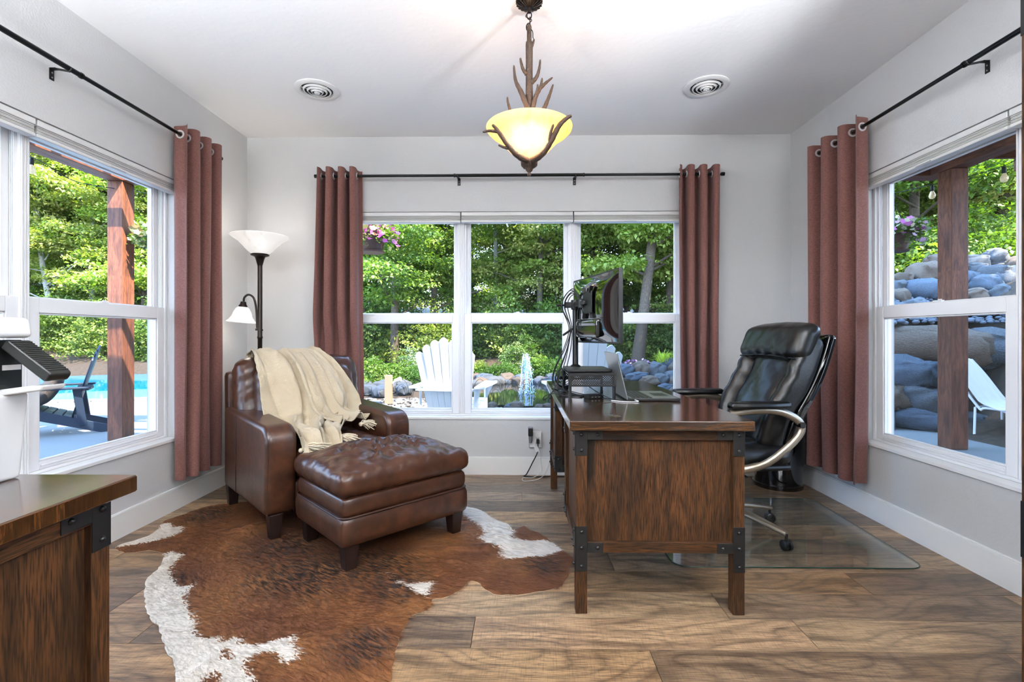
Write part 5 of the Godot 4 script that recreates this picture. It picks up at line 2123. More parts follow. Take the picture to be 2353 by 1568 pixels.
func riser():
	var x0 := 0.248
	var x1 := 0.496
	var z0 := -2.945
	var z1 := -2.535
	var y1 := 0.928
	var t := thing("monitor_riser", "black perforated metal riser under the monitor arm", "riser", Vector3.ZERO)
	var holes := mat("perforated_metal", Color.WHITE, 0.4, 0.2)
	var n := 16
	var img := Image.create(n, n, false, Image.FORMAT_RGBA8)
	for y in n:
		for x in n:
			var d := Vector2(x + 0.5 - n * 0.5, y + 0.5 - n * 0.5).length()
			var d2 := Vector2(fmod(x + n * 0.5, n) + 0.5 - n * 0.5, fmod(y + n * 0.5, n) + 0.5 - n * 0.5).length()
			var a := 0.0 if d < 2.9 or d2 < 2.9 else 1.0
			img.set_pixel(x, y, Color(0.10, 0.10, 0.105, a))
	holes.albedo_texture = ImageTexture.create_from_image(img)
	holes.transparency = BaseMaterial3D.TRANSPARENCY_ALPHA_SCISSOR
	holes.alpha_scissor_threshold = 0.5
	holes.uv1_triplanar = true
	holes.uv1_scale = Vector3.ONE * 85.0
	var g := G.new()
	# plate bent down along its short sides
	for s in [z1, z0]:
		g.bb(Vector3(x0 + 0.012, 0.868, s - 0.0008), Vector3(x1 - 0.012, y1 - 0.012, s + 0.0008), 0.0)
	part(t, "perforated_apron", g, holes)
	g = G.new()
	g.bb(Vector3(x0, y1 - 0.003, z0 - 0.001), Vector3(x1, y1, z1 + 0.001), 0.001)
	for s in [z1, z0]:
		g.bb(Vector3(x0, y1 - 0.013, s - 0.002), Vector3(x1, y1 - 0.003, s + 0.002), 0.001)
		g.bb(Vector3(x0, 0.858, s - 0.002), Vector3(x1, 0.868, s + 0.002), 0.001)
		g.bb(Vector3(x0, 0.868, s - 0.002), Vector3(x0 + 0.012, y1 - 0.013, s + 0.002), 0.001)
		g.bb(Vector3(x1 - 0.012, 0.868, s - 0.002), Vector3(x1, y1 - 0.013, s + 0.002), 0.001)
	part(t, "plate", g, M.black_metal)
	for x in [x0 + 0.010, x1 - 0.010]:
		for z in [z0 + 0.010, z1 - 0.010]:
			g = G.new()
			g.tube([Vector3(x, DT, z), Vector3(x, DT + 0.008, z), Vector3(x, DT + 0.008, z), Vector3(x, 0.925, z)], [0.010, 0.010, 0.008, 0.008], 12)
			part(t, "leg", g, M.black_metal)


func monitor():
	# stand: foot on the riser, pole, clamp and arm
	var py := 0.9295
	var pole := Vector3(0.318, py, -2.83)
	var t := thing("monitor_stand", "black monitor pole stand on the riser with cables strapped to it", "monitor stand", pole)
	var g := G.new()
	g.slab(rounded([Vector2(-0.065, -0.07), Vector2(0.17, -0.05), Vector2(0.17, 0.24), Vector2(-0.065, 0.27)], [0.02, 0.02, 0.02, 0.02]), 0.014, 0.004, Transform3D(Basis(Vector3(1, 0, 0), Vector3(0, 0, 1), Vector3(0, -1, 0)), Vector3(0, 0.0075, 0)), 2)
	part(t, "foot_plate", g, M.black_metal)
	g = G.new()
	g.lathe([Vector2(0.032, 0.014), Vector2(0.030, 0.020), Vector2(0.020, 0.026), Vector2(0.0165, 0.03), Vector2(0.0165, 0.40), Vector2(0.0, 0.402)], 20)
	part(t, "pole", g, M.rod_metal)
	var mc := Vector3(0.405, 1.267, -2.64) - pole
	var nn := Vector3(0.968, 0, -0.25)
	g = G.new()
	g.lathe([Vector2(0.024, 0.345), Vector2(0.026, 0.35), Vector2(0.026, 0.395), Vector2(0.024, 0.40)], 18)
	g.bb(Vector3(-0.060, 0.355, -0.012), Vector3(-0.02, 0.388, 0.014), 0.004)
	g.tube([Vector3(-0.05, 0.37, 0.0), Vector3(-0.10, 0.368, 0.02)], 0.005, 8)
	g.ball(Vector3(-0.104, 0.368, 0.022), Vector3(0.012, 0.008, 0.012), 10, 6)
	part(t, "clamp", g, M.black_metal)
	var el := Vector3(0.02, 0.372, 0.14)
	g = G.new()
	g.bar(Vector3(0.0, 0.372, 0.01), el, 0.034, 0.030, 0.006)
	g.tube([el + Vector3(0, -0.024, 0), el + Vector3(0, 0.024, 0)], 0.022, 14)
	g.bar(el, mc + Vector3(0, 0.035, 0) - nn * 0.052, 0.034, 0.026, 0.006)
	part(t, "arm", g, M.black_metal)
	var bs := Basis(Vector3.UP, atan2(nn.x, nn.z))
	g = G.new()
	g.box(mc + Vector3(0, 0.035, 0) - nn * 0.046, Vector3(0.12, 0.12, 0.008), 0.003, 0, bs)
	for sx in [-1, 1]:
		g.bar(mc + Vector3(0, 0.035, 0) - nn * 0.046 + bs * Vector3(sx * 0.04, -0.05, 0), mc + Vector3(0, 0.035, 0) - nn * 0.046 + bs * Vector3(sx * 0.055, -0.085, 0), 0.02, 0.006)
		g.bar(mc + Vector3(0, 0.035, 0) - nn * 0.046 + bs * Vector3(sx * 0.04, 0.05, 0), mc + Vector3(0, 0.035, 0) - nn * 0.046 + bs * Vector3(sx * 0.055, 0.085, 0), 0.02, 0.006)
	part(t, "mounting_plate", g, M.black_metal)
	g = G.new()
	g.bar(Vector3(-0.015, 0.235, 0.0), Vector3(-0.075, 0.195, 0.02), 0.012, 0.012, 0.004)
	part(t, "cable_clip", g, M.black_plastic)
	# the screen
	t = thing("monitor", "large glossy black monitor seen from behind on its arm", "monitor", Vector3(0.405, 1.267, -2.64), atan2(nn.x, nn.z))
	g = G.new()
	g.box(Vector3(0, 0, 0.0), Vector3(0.615, 0.368, 0.022), 0.003)
	part(t, "bezel", g, M.black_plastic)
	g = G.new()
	g.quad(Vector3(-0.295, -0.165, 0.0112), Vector3(0.295, -0.165, 0.0112), Vector3(0.295, 0.170, 0.0112), Vector3(-0.295, 0.170, 0.0112))
	part(t, "screen", g, M.gloss_black, "dark screen")
	# bowed glossy back
	g = G.new()
	var bow := func(u: float, w: float) -> Vector3:
		var x := (u - 0.5) * 0.600
		var y := (w - 0.5) * 0.350
		var k := (1.0 - pow(absf(u - 0.5) * 2.0, 2.4)) * (1.0 - pow(absf(w - 0.5) * 2.0, 4.0))
		return Vector3(x, y, -0.0112 - 0.026 * k)
	g.sheet(40, 24, bow, 0.0, Vector2.ONE, true)
	part(t, "back_cover", g, M.gloss_black, "mirror glossy black back cover")
	g = G.new()
	g.soft(Vector3(0.02, -0.105, -0.035), Vector3(0.30, 0.10, 0.032), 0.015, 0.03)
	part(t, "connector_housing", g, M.gloss_black)
	g = G.new()
	g.tube([Vector3(-0.15, -0.053, -0.042), Vector3(0.17, -0.053, -0.042)], 0.0015, 5)
	part(t, "chrome_line", g, M.chrome)


func laptop():
	var t := thing("laptop", "open black laptop with a silver lid on the desk beside the riser", "laptop", Vector3(0.552, DT, -2.69), 0.0)
	# hinge runs along z, keyboard towards +x
	var g := G.new()
	g.slab(rounded([Vector2(0.0, -0.178), Vector2(0.272, -0.178), Vector2(0.272, 0.178), Vector2(0.0, 0.178)], [0.008, 0.012, 0.012, 0.008]), 0.014, 0.003, Transform3D(Basis(Vector3(1, 0, 0), Vector3(0, 0, 1), Vector3(0, -1, 0)), Vector3(0, 0.0085, 0)), 2)
	part(t, "base", g, M.black_plastic)
	g = G.new()
	g.quad(Vector3(0.012, 0.0157, 0.168), Vector3(0.262, 0.0157, 0.168), Vector3(0.262, 0.0157, -0.168), Vector3(0.012, 0.0157, -0.168))
	var deck := part(t, "palm_rest", g, M.silver_plastic)
	for r in 5:
		for c in 13:
			g = G.new()
			g.box(Vector3(0.035 + r * 0.0215, 0.0168, -0.146 + c * 0.0243), Vector3(0.018, 0.0022, 0.0205), 0.0006)
			part(deck, "key", g, M.black_plastic)
	g = G.new()
	g.box(Vector3(0.205, 0.0160, 0.0), Vector3(0.075, 0.0006, 0.115), 0.0)
	part(deck, "touchpad", g, M.grey_plastic)
	var tilt := Basis(Vector3(0, 0, 1), 0.235)
	g = G.new()
	g.box(tilt * Vector3(-0.004, 0.122, 0) + Vector3(0.002, 0.010, 0), Vector3(0.006, 0.244, 0.356), 0.002, 0, tilt)
	var lid := part(t, "lid", g, M.silver_plastic, "silver lid")
	g = G.new()
	g.box(tilt * Vector3(-0.0003, 0.122, 0) + Vector3(0.002, 0.010, 0), Vector3(0.0022, 0.240, 0.352), 0.0005, 0, tilt)
	part(lid, "screen", g, M.gloss_black, "dark laptop screen")


func cable(label: String, pts: Array, r: float, m: Material):
	var t := thing("cable", label, "cable", Vector3.ZERO, 0.0, "cables on the desk")
	var g := G.new()
	g.tube(spline(pts, 7), r, 7)
	part(t, "sheath", g, m)


func cables():
	var bk: Material = M.rubber
	var r := RandomNumberGenerator.new()
	r.seed = 33
	var p := Vector3(0.318, 0, -2.83)
	# bundle that leaves the clamp, runs down the pole and spills to the desk's edge
	for k in 5:
		var o := Vector3(r.randf_range(-0.012, 0.012), 0, r.randf_range(-0.012, 0.012))
		cable("thin black cable strapped down the monitor pole", [p + Vector3(0.03, 1.325, 0.06) + o, p + Vector3(-0.02, 1.36 + 0.008 * k, 0.03) + o, p + Vector3(-0.055 - 0.006 * k, 1.30, 0.02) + o, p + Vector3(-0.030, 1.17, 0.015) + o, p + Vector3(-0.040 - 0.005 * k, 1.05, 0.02) + o * 1.5, p + Vector3(-0.07 - 0.012 * k, 0.92, 0.0) + o * 2.0, p + Vector3(-0.085 - 0.006 * k, 0.83, -0.02) + o * 2.0, p + Vector3(-0.05 + 0.02 * k, 0.791, 0.05) + o * 2.0, p + Vector3(0.02 + 0.02 * k, 0.790, 0.12) + o], 0.0026, bk)
	cable("black cable looping off the left edge of the desk", [p + Vector3(-0.02, 1.18, 0.0), p + Vector3(-0.055, 1.0, 0.02), p + Vector3(-0.09, 0.90, 0.03), p + Vector3(-0.125, 0.82, 0.05), p + Vector3(-0.165, 0.775, 0.07), p + Vector3(-0.190, 0.760, 0.08), p + Vector3(-0.180, 0.785, 0.09), p + Vector3(-0.13, 0.80, 0.10), p + Vector3(-0.06, 0.790, 0.13), p + Vector3(0.02, 0.789, 0.16)], 0.0028, bk)
	cable("black cable hanging in a loop below the monitor", [Vector3(0.34, 1.315, -2.74), Vector3(0.33, 1.22, -2.72), Vector3(0.345, 1.14, -2.70), Vector3(0.37, 1.10, -2.66), Vector3(0.395, 1.115, -2.60), Vector3(0.405, 1.17, -2.57), Vector3(0.395, 1.20, -2.565)], 0.003, bk)
	cable("second black cable hanging from the monitor arm", [Vector3(0.335, 1.31, -2.77), Vector3(0.322, 1.24, -2.76), Vector3(0.33, 1.17, -2.73), Vector3(0.352, 1.165, -2.70), Vector3(0.372, 1.19, -2.66)], 0.0026, bk)
	cable("black cable running from the hub to the laptop", [Vector3(0.33, 0.79, -2.70), Vector3(0.40, 0.79, -2.69), Vector3(0.46, 0.789, -2.60), Vector3(0.52, 0.788, -2.52), Vector3(0.56, 0.788, -2.50)], 0.0024, bk)
	cable("white cable curled on the desk in front of the laptop", [Vector3(0.47, 0.788, -2.53), Vector3(0.52, 0.788, -2.485), Vector3(0.57, 0.788, -2.475), Vector3(0.60, 0.789, -2.49), Vector3(0.585, 0.794, -2.508)], 0.0022, M.white_plastic)
	cable("black cable sagging between the riser's legs", [Vector3(0.35, 0.86, -2.80), Vector3(0.38, 0.84, -2.70), Vector3(0.43, 0.81, -2.60), Vector3(0.49, 0.79, -2.53), Vector3(0.54, 0.788, -2.49)], 0.0024, bk)


# ---------------------------------------------------------------- outdoors
func at_px(px: float, dist: float) -> Vector3:
	# a point seen at column px, this far ahead of the camera
	var a := (px - 1176.5) / 1120.0
	return Vector3(a * dist - 0.0175 * dist, 0, -dist - a * dist * 0.0175)


func height_at(py: float, dist: float) -> float:
	return 1.1225 - (py - 772.0) / 1120.0 * dist


var _hills: FastNoiseLite
func land(x: float, z: float) -> float:
	if _hills == null:
		_hills = noise(FastNoiseLite.TYPE_SIMPLEX_SMOOTH, 0.08, 5, 3)
	var y := GY - 0.06
	y += maxf(0.0, -z - 15.0) * 0.15
	y += maxf(0.0, -x - 17.0) * 0.12
	var r := smoothstep(5.7, 9.2, x) * smoothstep(6.0, -3.0, z)
	y = maxf(y, lerpf(y, 2.25 + maxf(0.0, x - 9.2) * 0.12, r))
	if z < -14.0 or x > 6.0 or x < -17.0:
		y += _hills.get_noise_2d(x * 3.0, z * 3.0) * 0.25
	return y


func outdoors():
	var m: StandardMaterial3D
	m = mat("mulch", Color.WHITE, 0.95)
	mottled(m, noise(FastNoiseLite.TYPE_SIMPLEX, 0.06, 15, 4), Color(0.16, 0.12, 0.085), Color(0.34, 0.27, 0.20))
	m.uv1_triplanar = true
	m.uv1_world_triplanar = true
	m.uv1_scale = Vector3.ONE * 0.6
	m = mat("concrete", Color.WHITE, 0.85)
	mottled(m, noise(FastNoiseLite.TYPE_SIMPLEX, 0.2, 16, 3), Color(0.43, 0.425, 0.42), Color(0.54, 0.535, 0.525))
	m.uv1_triplanar = true
	m.uv1_world_triplanar = true
	m.uv1_scale = Vector3.ONE * 1.2
	m = mat("pool_water", Color(0.05, 0.50, 0.66), 0.04)
	m = mat("shallow_water", Color(0.42, 0.78, 0.86), 0.06)
	m = mat("pond_water", Color(0.10, 0.105, 0.085), 0.06)
	m = mat("cedar", Color.WHITE, 0.7)
	m.albedo_texture = wood_image(512, 256, 88, Color(0.50, 0.30, 0.20), Color(0.37, 0.205, 0.13), Color(0.20, 0.105, 0.065), 14.0)
	m = mat("roof_board", Color(0.42, 0.30, 0.20), 0.8)
	m = mat("white_paint", Color(0.88, 0.88, 0.88), 0.5)
	m = mat("blue_paint", Color(0.10, 0.16, 0.24), 0.45)
	m = mat("pillow_cloth", Color.WHITE, 0.9)
	mottled(m, noise(FastNoiseLite.TYPE_CELLULAR, 0.08, 18, 1), Color(0.16, 0.14, 0.13), Color(0.46, 0.42, 0.39))
	m.uv1_triplanar = true
	m.uv1_scale = Vector3.ONE * 6.0
	for q in [["rock_grey", Color(0.22, 0.23, 0.245), Color(0.43, 0.435, 0.445)], ["rock_tan", Color(0.28, 0.225, 0.19), Color(0.48, 0.415, 0.35)], ["rock_blue", Color(0.19, 0.22, 0.26), Color(0.38, 0.41, 0.45)]]:
		m = mat(q[0], Color.WHITE, 0.85)
		mottled(m, noise(FastNoiseLite.TYPE_SIMPLEX, 0.05, 19, 5), q[1], q[2])
		bumpy(m, noise(FastNoiseLite.TYPE_SIMPLEX, 0.05, 20, 5), 2.5, 1.0)
	m = mat("bark", Color.WHITE, 0.95)
	mottled(m, noise(FastNoiseLite.TYPE_SIMPLEX, 0.05, 23, 4), Color(0.20, 0.165, 0.135), Color(0.42, 0.37, 0.32))
	m.uv1_triplanar = true
	m.uv1_scale = Vector3(3, 0.6, 3)
	m = mat("birch_bark", Color.WHITE, 0.9)
	mottled(m, noise(FastNoiseLite.TYPE_SIMPLEX, 0.05, 24, 3), Color(0.42, 0.40, 0.37), Color(0.82, 0.80, 0.77))
	m.uv1_triplanar = true
	m.uv1_scale = Vector3(1, 3, 1)
	m = mat("leaf", Color.WHITE, 0.55)
	m.vertex_color_use_as_albedo = true
	m.backlight_enabled = true
	m.backlight = Color(0.85, 0.95, 0.40)
	m = mat("petal", Color.WHITE, 0.7)
	m.vertex_color_use_as_albedo = true
	m.backlight_enabled = true
	m.backlight = Color(0.4, 0.4, 0.4)
	mat("terracotta", Color(0.30, 0.20, 0.16), 0.7)
	m = mat("jet_water", Color(0.75, 0.88, 0.98, 0.45), 0.3)
	m.transparency = BaseMaterial3D.TRANSPARENCY_ALPHA
	ground()
	pool()
	porch()
	garden()
	boulders()
	forest()


func ground():
	var g := G.new()
	var nx := 90
	var nz := 80
	var f := func(u: float, w: float) -> Vector3:
		var x := lerpf(-52.0, 40.0, u)
		var z := lerpf(14.0, -58.0, w)
		return Vector3(x, land(x, z), z)
	g.sheet(nx, nz, f, 0.0, Vector2.ONE, true)
	var o := put(self, "terrain", g.mesh(), M.mulch)
	tag(o, "brown mulch and leaf litter ground rising under the trees", "ground", "", "structure")
	# patio slabs with joints between them
	var t := Node3D.new()
	t.name = "patio"
	add_child(t)
	tag(t, "pale concrete patio around the house and the pool", "patio", "", "structure")
	for q in [[-6.6, 6.2, -7.0, -4.16], [2.37, 6.2, -4.15, 5.0], [-6.6, -2.44, -4.15, 5.0]]:
		var xa: float = q[0]
		while xa < q[1] - 0.1:
			var xb := minf(xa + 2.2, q[1])
			var za: float = q[2]
			while za < q[3] - 0.1:
				var zb := minf(za + 2.4, q[3])
				g = G.new()
				g.bb(Vector3(xa + 0.004, GY - 0.1, za + 0.004), Vector3(xb - 0.004, GY, zb - 0.004), 0.006)
				part(t, "slab", g, M.concrete)
				za = zb
			xa = xb
	# pool deck to the left
	var xs := [-30.0, -22.0, -18.0, -15.2, -12.4, -9.5, -6.6]
	var zs := [-17.4, -16.6, -14.0, -11.0, -8.4, -5.8, -3.2, 0.0, 4.0]
	for i in xs.size() - 1:
		for j in zs.size() - 1:
			g = G.new()
			g.bb(Vector3(xs[i] + 0.005, GY - 0.1, zs[j] + 0.005), Vector3(xs[i + 1] - 0.005, GY, zs[j + 1] - 0.005), 0.006)
			part(t, "slab", g, M.concrete)
	for q in [[-6.6, -3.6, -17.4, -13.0], [-6.6, -3.6, -13.0, -10.0], [-6.6, -3.6, -10.0, -7.0]]:
		g = G.new()
		g.bb(Vector3(q[0] + 0.005, GY - 0.1, q[2] + 0.005), Vector3(q[1] - 0.005, GY, q[3] - 0.005), 0.006)
		part(t, "slab", g, M.concrete)


func pool():
	var t := thing("swimming_pool", "turquoise swimming pool with a pale shallow ledge beyond the patio", "pool")
	var outline := [Vector2(-10.9, -8.6), Vector2(-9.3, -9.05), Vector2(-8.0, -9.4), Vector2(-6.6, -10.2), Vector2(-6.0, -11.6), Vector2(-6.6, -13.4), Vector2(-8.5, -15.0), Vector2(-11.5, -16.3), Vector2(-15.0, -16.6), Vector2(-19.0, -15.5), Vector2(-20.5, -12.5), Vector2(-18.5, -9.5), Vector2(-15.0, -8.3), Vector2(-12.8, -8.2)]
	var p := []
	var m := outline.size()
	for i in m:
		for k in 5:
			p.append(outline[i].cubic_interpolate(outline[(i + 1) % m], outline[(i - 1 + m) % m], outline[(i + 2) % m], k / 5.0))
	var fill := func(pl: Array, y: float) -> G:
		var g := G.new()
		var pk := PackedVector2Array(pl)
		for q in pk:
			g.vert(Vector3(q.x, y, q.y), Vector3.UP, q)
		var ix := Geometry2D.triangulate_polygon(pk)
		for i in range(0, ix.size(), 3):
			g.tri(ix[i], ix[i + 1], ix[i + 2])
		return g
	part(t, "water", fill.call(p, GY + 0.012), M.pool_water, "turquoise water")
	var led := []
	for q in p:
		led.append(q)
	# ledge: strip along the near side
	var inner := []
	var outer := []
	for i in range(0, 22):
		var q: Vector2 = p[i]
		outer.append(q)
		inner.append(q + Vector2(-0.55, -2.1) * sin(PI * clampf((i + 3) / 27.0, 0.0, 1.0)))
	inner.reverse()
	part(t, "shallow_ledge", fill.call(outer + inner, GY + 0.016), M.shallow_water, "pale shallow ledge")
	var n := p.size()
	for i in n:
		var a: Vector2 = p[i]
		var b: Vector2 = p[(i + 1) % n]
		var g := G.new()
		var c := (a + b) * 0.5
		g.box(Vector3(c.x, GY + 0.012, c.y), Vector3(a.distance_to(b) - 0.012, 0.05, 0.28), 0.012, 0, Basis(Vector3.UP, -(b - a).angle()))
		part(t, "coping_stone", g, M.concrete)


func porch():
	# cedar posts, beams and roof boards round the house
	var t := thing("porch_roof", "brown cedar porch roof with beams and joists over the patio", "porch roof")
	var g: G
	for q in [[Vector3(-5.0, 3.0, -6.0), Vector3(5.0, 3.24, -5.80)], [Vector3(-5.0, 3.0, -5.80), Vector3(-4.80, 3.24, 5.0)], [Vector3(4.80, 3.0, -5.80), Vector3(5.0, 3.24, 5.0)]]:
		g = G.new(7)
		g.bb(q[0], q[1], 0.006, 0 if absf(q[1].x - q[0].x) > 1.0 else 2)
		part(t, "beam", g, M.cedar)
	var z := -5.5
	while z < 4.9:
		for s in [-1.0, 1.0]:
			g = G.new(int(z * 10) + 200)
			g.bb(Vector3(s * 2.45, 3.09, z - 0.022), Vector3(s * (5.85 if s > 0.0 else 5.25), 3.24, z + 0.022), 0.004, 0)
			part(t, "joist", g, M.cedar)
		z += 0.62
	g = G.new(9)
	g.bb(Vector3(-5.3, 3.242, -4.6), Vector3(-2.44, 3.29, 5.0), 0.004, 2)
	g.bb(Vector3(2.37, 3.242, -5.9), Vector3(5.9, 3.29, 5.0), 0.004, 2)
	part(t, "roof_deck", g, M.roof_board)
	g = G.new(12)
	g.bb(Vector3(5.86, 3.08, -5.9), Vector3(5.90, 3.24, 5.0), 0.004, 2)
	part(t, "fascia", g, M.cedar)
	g = G.new(10)
	g.bb(Vector3(-2.43, 2.85, -4.14), Vector3(2.36, 3.29, 5.0), 0.0, 0)
	part(t, "house_wall_top", g, M.roof_board)
	for q in [[Vector3(-4.905, GY, -5.90), "squared cedar porch post on the pool side"], [Vector3(4.905, GY, -5.62), "squared cedar porch post on the boulder side"], [Vector3(-4.905, GY, 1.0), "squared cedar porch post on the pool side near the hall"], [Vector3(4.905, GY, 1.0), "squared cedar porch post on the boulder side near the hall"]]:
		var p := thing("porch_post", q[1], "post", q[0])
		g = G.new(31)
		g.box(Vector3(0, 1.575, 0), Vector3(0.19, 3.15, 0.19), 0.008, 1)
		part(p, "timber", g, M.cedar)
	# lights on a string under the beams
	string_light([Vector3(-5.0, 2.98, -3.3), Vector3(-5.02, 2.88, -4.1), Vector3(-5.0, 2.95, -4.9), Vector3(-5.0, 2.86, -5.4), Vector3(-4.8, 2.93, -6.02), Vector3(-4.3, 2.85, -6.1), Vector3(-3.8, 2.93, -6.05)], [[-5.0, -4.92], [-4.45, -6.1], [-5.02, -4.1]], "string of clear bulbs hanging along the pool side porch beam")
	string_light([Vector3(5.05, 2.98, -3.2), Vector3(5.08, 2.88, -4.0), Vector3(5.05, 2.95, -4.8), Vector3(5.0, 2.88, -5.2), Vector3(4.95, 2.94, -5.95), Vector3(4.4, 2.86, -6.1), Vector3(3.8, 2.93, -6.05)], [[5.05, -5.15], [4.95, -5.95], [5.08, -4.0]], "string of clear bulbs hanging along the boulder side porch beam")
	basket(Vector3(-1.86, 2.28, -6.05), 3, [Color(0.75, 0.12, 0.55), Color(0.80, 0.35, 0.62), Color(0.75, 0.70, 0.25)], "hanging basket of pink petunias behind the armchair curtain")
	basket(Vector3(-4.50, 2.26, -6.05), 4, [Color(0.80, 0.72, 0.35), Color(0.75, 0.75, 0.45), Color(0.65, 0.40, 0.20)], "hanging basket of pale yellow flowers beside the pool side post")
	basket(Vector3(4.62, 2.28, -6.12), 5, [Color(0.72, 0.22, 0.62), Color(0.80, 0.50, 0.72), Color(0.80, 0.78, 0.55)], "hanging basket of pink and white flowers beside the boulder side post")


func string_light(pts: Array, bulbs: Array, label: String):
	var t := thing("string_light", label, "string light")
	var p := spline(pts, 8)
	var g := G.new()
	g.tube(p, 0.004, 5)
	part(t, "wire", g, M.rubber)
	var gl := mat("bulb_glass", Color(0.95, 0.85, 0.65), 0.1)
	for b in bulbs:
		var best: Vector3 = p[0]
		for q in p:
			if Vector2(q.x, q.z).distance_to(Vector2(b[0], b[1])) < Vector2(best.x, best.z).distance_to(Vector2(b[0], b[1])):
				best = q
		g = G.new()
		g.lathe([Vector2(0.0, -0.005), Vector2(0.013, -0.008), Vector2(0.018, -0.03), Vector2(0.019, -0.075), Vector2(0.014, -0.08)], 12, Transform3D(Basis.IDENTITY, best))
		var s := part(t, "socket", g, M.rubber)
		g = G.new()
		g.lathe([Vector2(0.014, -0.076), Vector2(0.020, -0.09), Vector2(0.032, -0.12), Vector2(0.034, -0.14), Vector2(0.024, -0.165), Vector2(0.0, -0.174)], 14, Transform3D(Basis.IDENTITY, best))
		part(s, "bulb", g, gl, "clear bulb")


var _leaf: Mesh
# a spray of leaves: each leaf is a folded blade of four faces
func leaf_spray(count: int, size: float, wide: float, thick: float, sd: int) -> Mesh:
	var r := RandomNumberGenerator.new()
	r.seed = sd
	var g := G.new()
	for k in count:
		var c := Vector3(r.randf_range(-1, 1), r.randf_range(-1, 1), r.randf_range(-1, 1))
		while c.length() > 1.0:
			c = Vector3(r.randf_range(-1, 1), r.randf_range(-1, 1), r.randf_range(-1, 1))
		c *= Vector3(wide, thick, wide)
		var bs := Basis(Vector3.UP, r.randf() * TAU) * Basis(Vector3.RIGHT, r.randfn(0.35, 0.45)) * Basis(Vector3.BACK, r.randfn(0.0, 0.4))
		var l := size * r.randf_range(0.75, 1.25)
		var w := l * 0.36
		var p := [Vector3(0, 0, 0), Vector3(-w, w * 0.25, l * 0.42), Vector3(0, -w * 0.1, l), Vector3(w, w * 0.25, l * 0.42), Vector3(0, -w * 0.08, l * 0.45)]
		for i in 5:
			p[i] = c + bs * p[i]
		var nn := bs * Vector3.UP
		var b := g.v.size()
		for i in 5:
			g.vert(p[i], nn)
		g.tri(b, b + 1, b + 4)
		g.tri(b + 1, b + 2, b + 4)
		g.tri(b + 2, b + 3, b + 4)
		g.tri(b + 3, b, b + 4)
	return g.mesh()


func scatter(parent: Node, called: String, mesh: Mesh, m: Material, where: Array, tints: Array):
	var mm := MultiMesh.new()
	mm.transform_format = MultiMesh.TRANSFORM_3D
	mm.use_colors = true
	mm.mesh = mesh
	mm.instance_count = where.size()
	for i in where.size():
		mm.set_instance_transform(i, where[i])
		mm.set_instance_color(i, tints[i])
	var o := MultiMeshInstance3D.new()
	o.name = called
	o.multimesh = mm
	o.material_override = m
	o.set_meta("kind", "stuff")
	parent.add_child(o, true)


func basket(at: Vector3, sd: int, tones: Array, label: String):
	var t := thing("hanging_basket", label, "hanging basket", at)
	var r := RandomNumberGenerator.new()
	r.seed = sd
	var g := G.new()
	var prof := [Vector2(0.0, -0.10), Vector2(0.13, -0.10)]
	for k in 7:
		prof.append(Vector2(0.132 + 0.006 * k + 0.004 * (k % 2), -0.095 + 0.028 * k))
	prof.append(Vector2(0.185, 0.10))
	g.lathe(prof, 28)
	part(t, "pot", g, M.terracotta)
	g = G.new()
	g.lathe([Vector2(0.0, -0.125), Vector2(0.155, -0.122), Vector2(0.165, -0.105), Vector2(0.12, -0.10)], 28)
	part(t, "saucer", g, M.terracotta)
	var hk := 2.99 - at.y
	for k in 3:
		var d := Vector3(cos(k * TAU / 3), 0, sin(k * TAU / 3))
		g = G.new()
		g.tube([d * 0.18 + Vector3(0, 0.1, 0), Vector3(0, hk * 0.75, 0)], 0.004, 5)
		part(t, "hanger", g, M.black_metal)
	g = G.new()
	g.tube([Vector3(0, hk * 0.75, 0), Vector3(0.012, hk * 0.82, 0), Vector3(0, hk * 0.9, 0), Vector3(0, hk, 0)], 0.006, 6)
	part(t, "hook", g, M.black_metal)
	var wh := []
	var ti := []
	var fl := []
	var ft := []
	for k in 300:
		var a := r.randf() * TAU
		var rad := sqrt(r.randf()) * 0.31
		var y := 0.13 + r.randf() * 0.15 - pow(rad / 0.31, 2.0) * r.randf() * 0.26
		var p := Vector3(cos(a) * rad, y, sin(a) * rad)
		if k < 110:
			wh.append(Transform3D(Basis(Vector3.UP, r.randf() * TAU).scaled(Vector3.ONE * 0.30), p - Vector3(0, 0.03, 0)))
			ti.append(Color(0.08, 0.16, 0.03).lerp(Color(0.16, 0.22, 0.05), r.randf()))
		else:
			var bs := Basis(Vector3.UP, r.randf() * TAU) * Basis(Vector3.RIGHT, r.randf_range(0.2, 1.3))
			fl.append(Transform3D(bs.scaled(Vector3.ONE * r.randf_range(0.9, 1.5)), p + Vector3(cos(a), 0.3, sin(a)) * 0.03))
			var c: Color = tones[r.randi() % tones.size()]
			ft.append(c * r.randf_range(0.75, 1.1))
	if _leaf == null:
		_leaf = leaf_spray(14, 0.15, 0.32, 0.12, 5)
	scatter(t, "foliage", _leaf, M.leaf, wh, ti)
	scatter(t, "flowers", flower_mesh(), M.petal, fl, ft)


var _flower: Mesh
func flower_mesh() -> Mesh:
	if _flower == null:
		var g := G.new()
		for k in 5:
			var a := TAU * k / 5
			var d := Vector3(cos(a), 0, sin(a))
			var s := Vector3(-sin(a), 0, cos(a))
			var b := g.v.size()
			for p in [Vector3(0, -0.012, 0), d * 0.018 + s * 0.014, d * 0.032 + Vector3(0, 0.004, 0), d * 0.018 - s * 0.014]:
				g.vert(p, Vector3.UP)
			g.tri(b, b + 1, b + 2)
			g.tri(b, b + 2, b + 3)
		_flower = g.mesh()
	return _flower


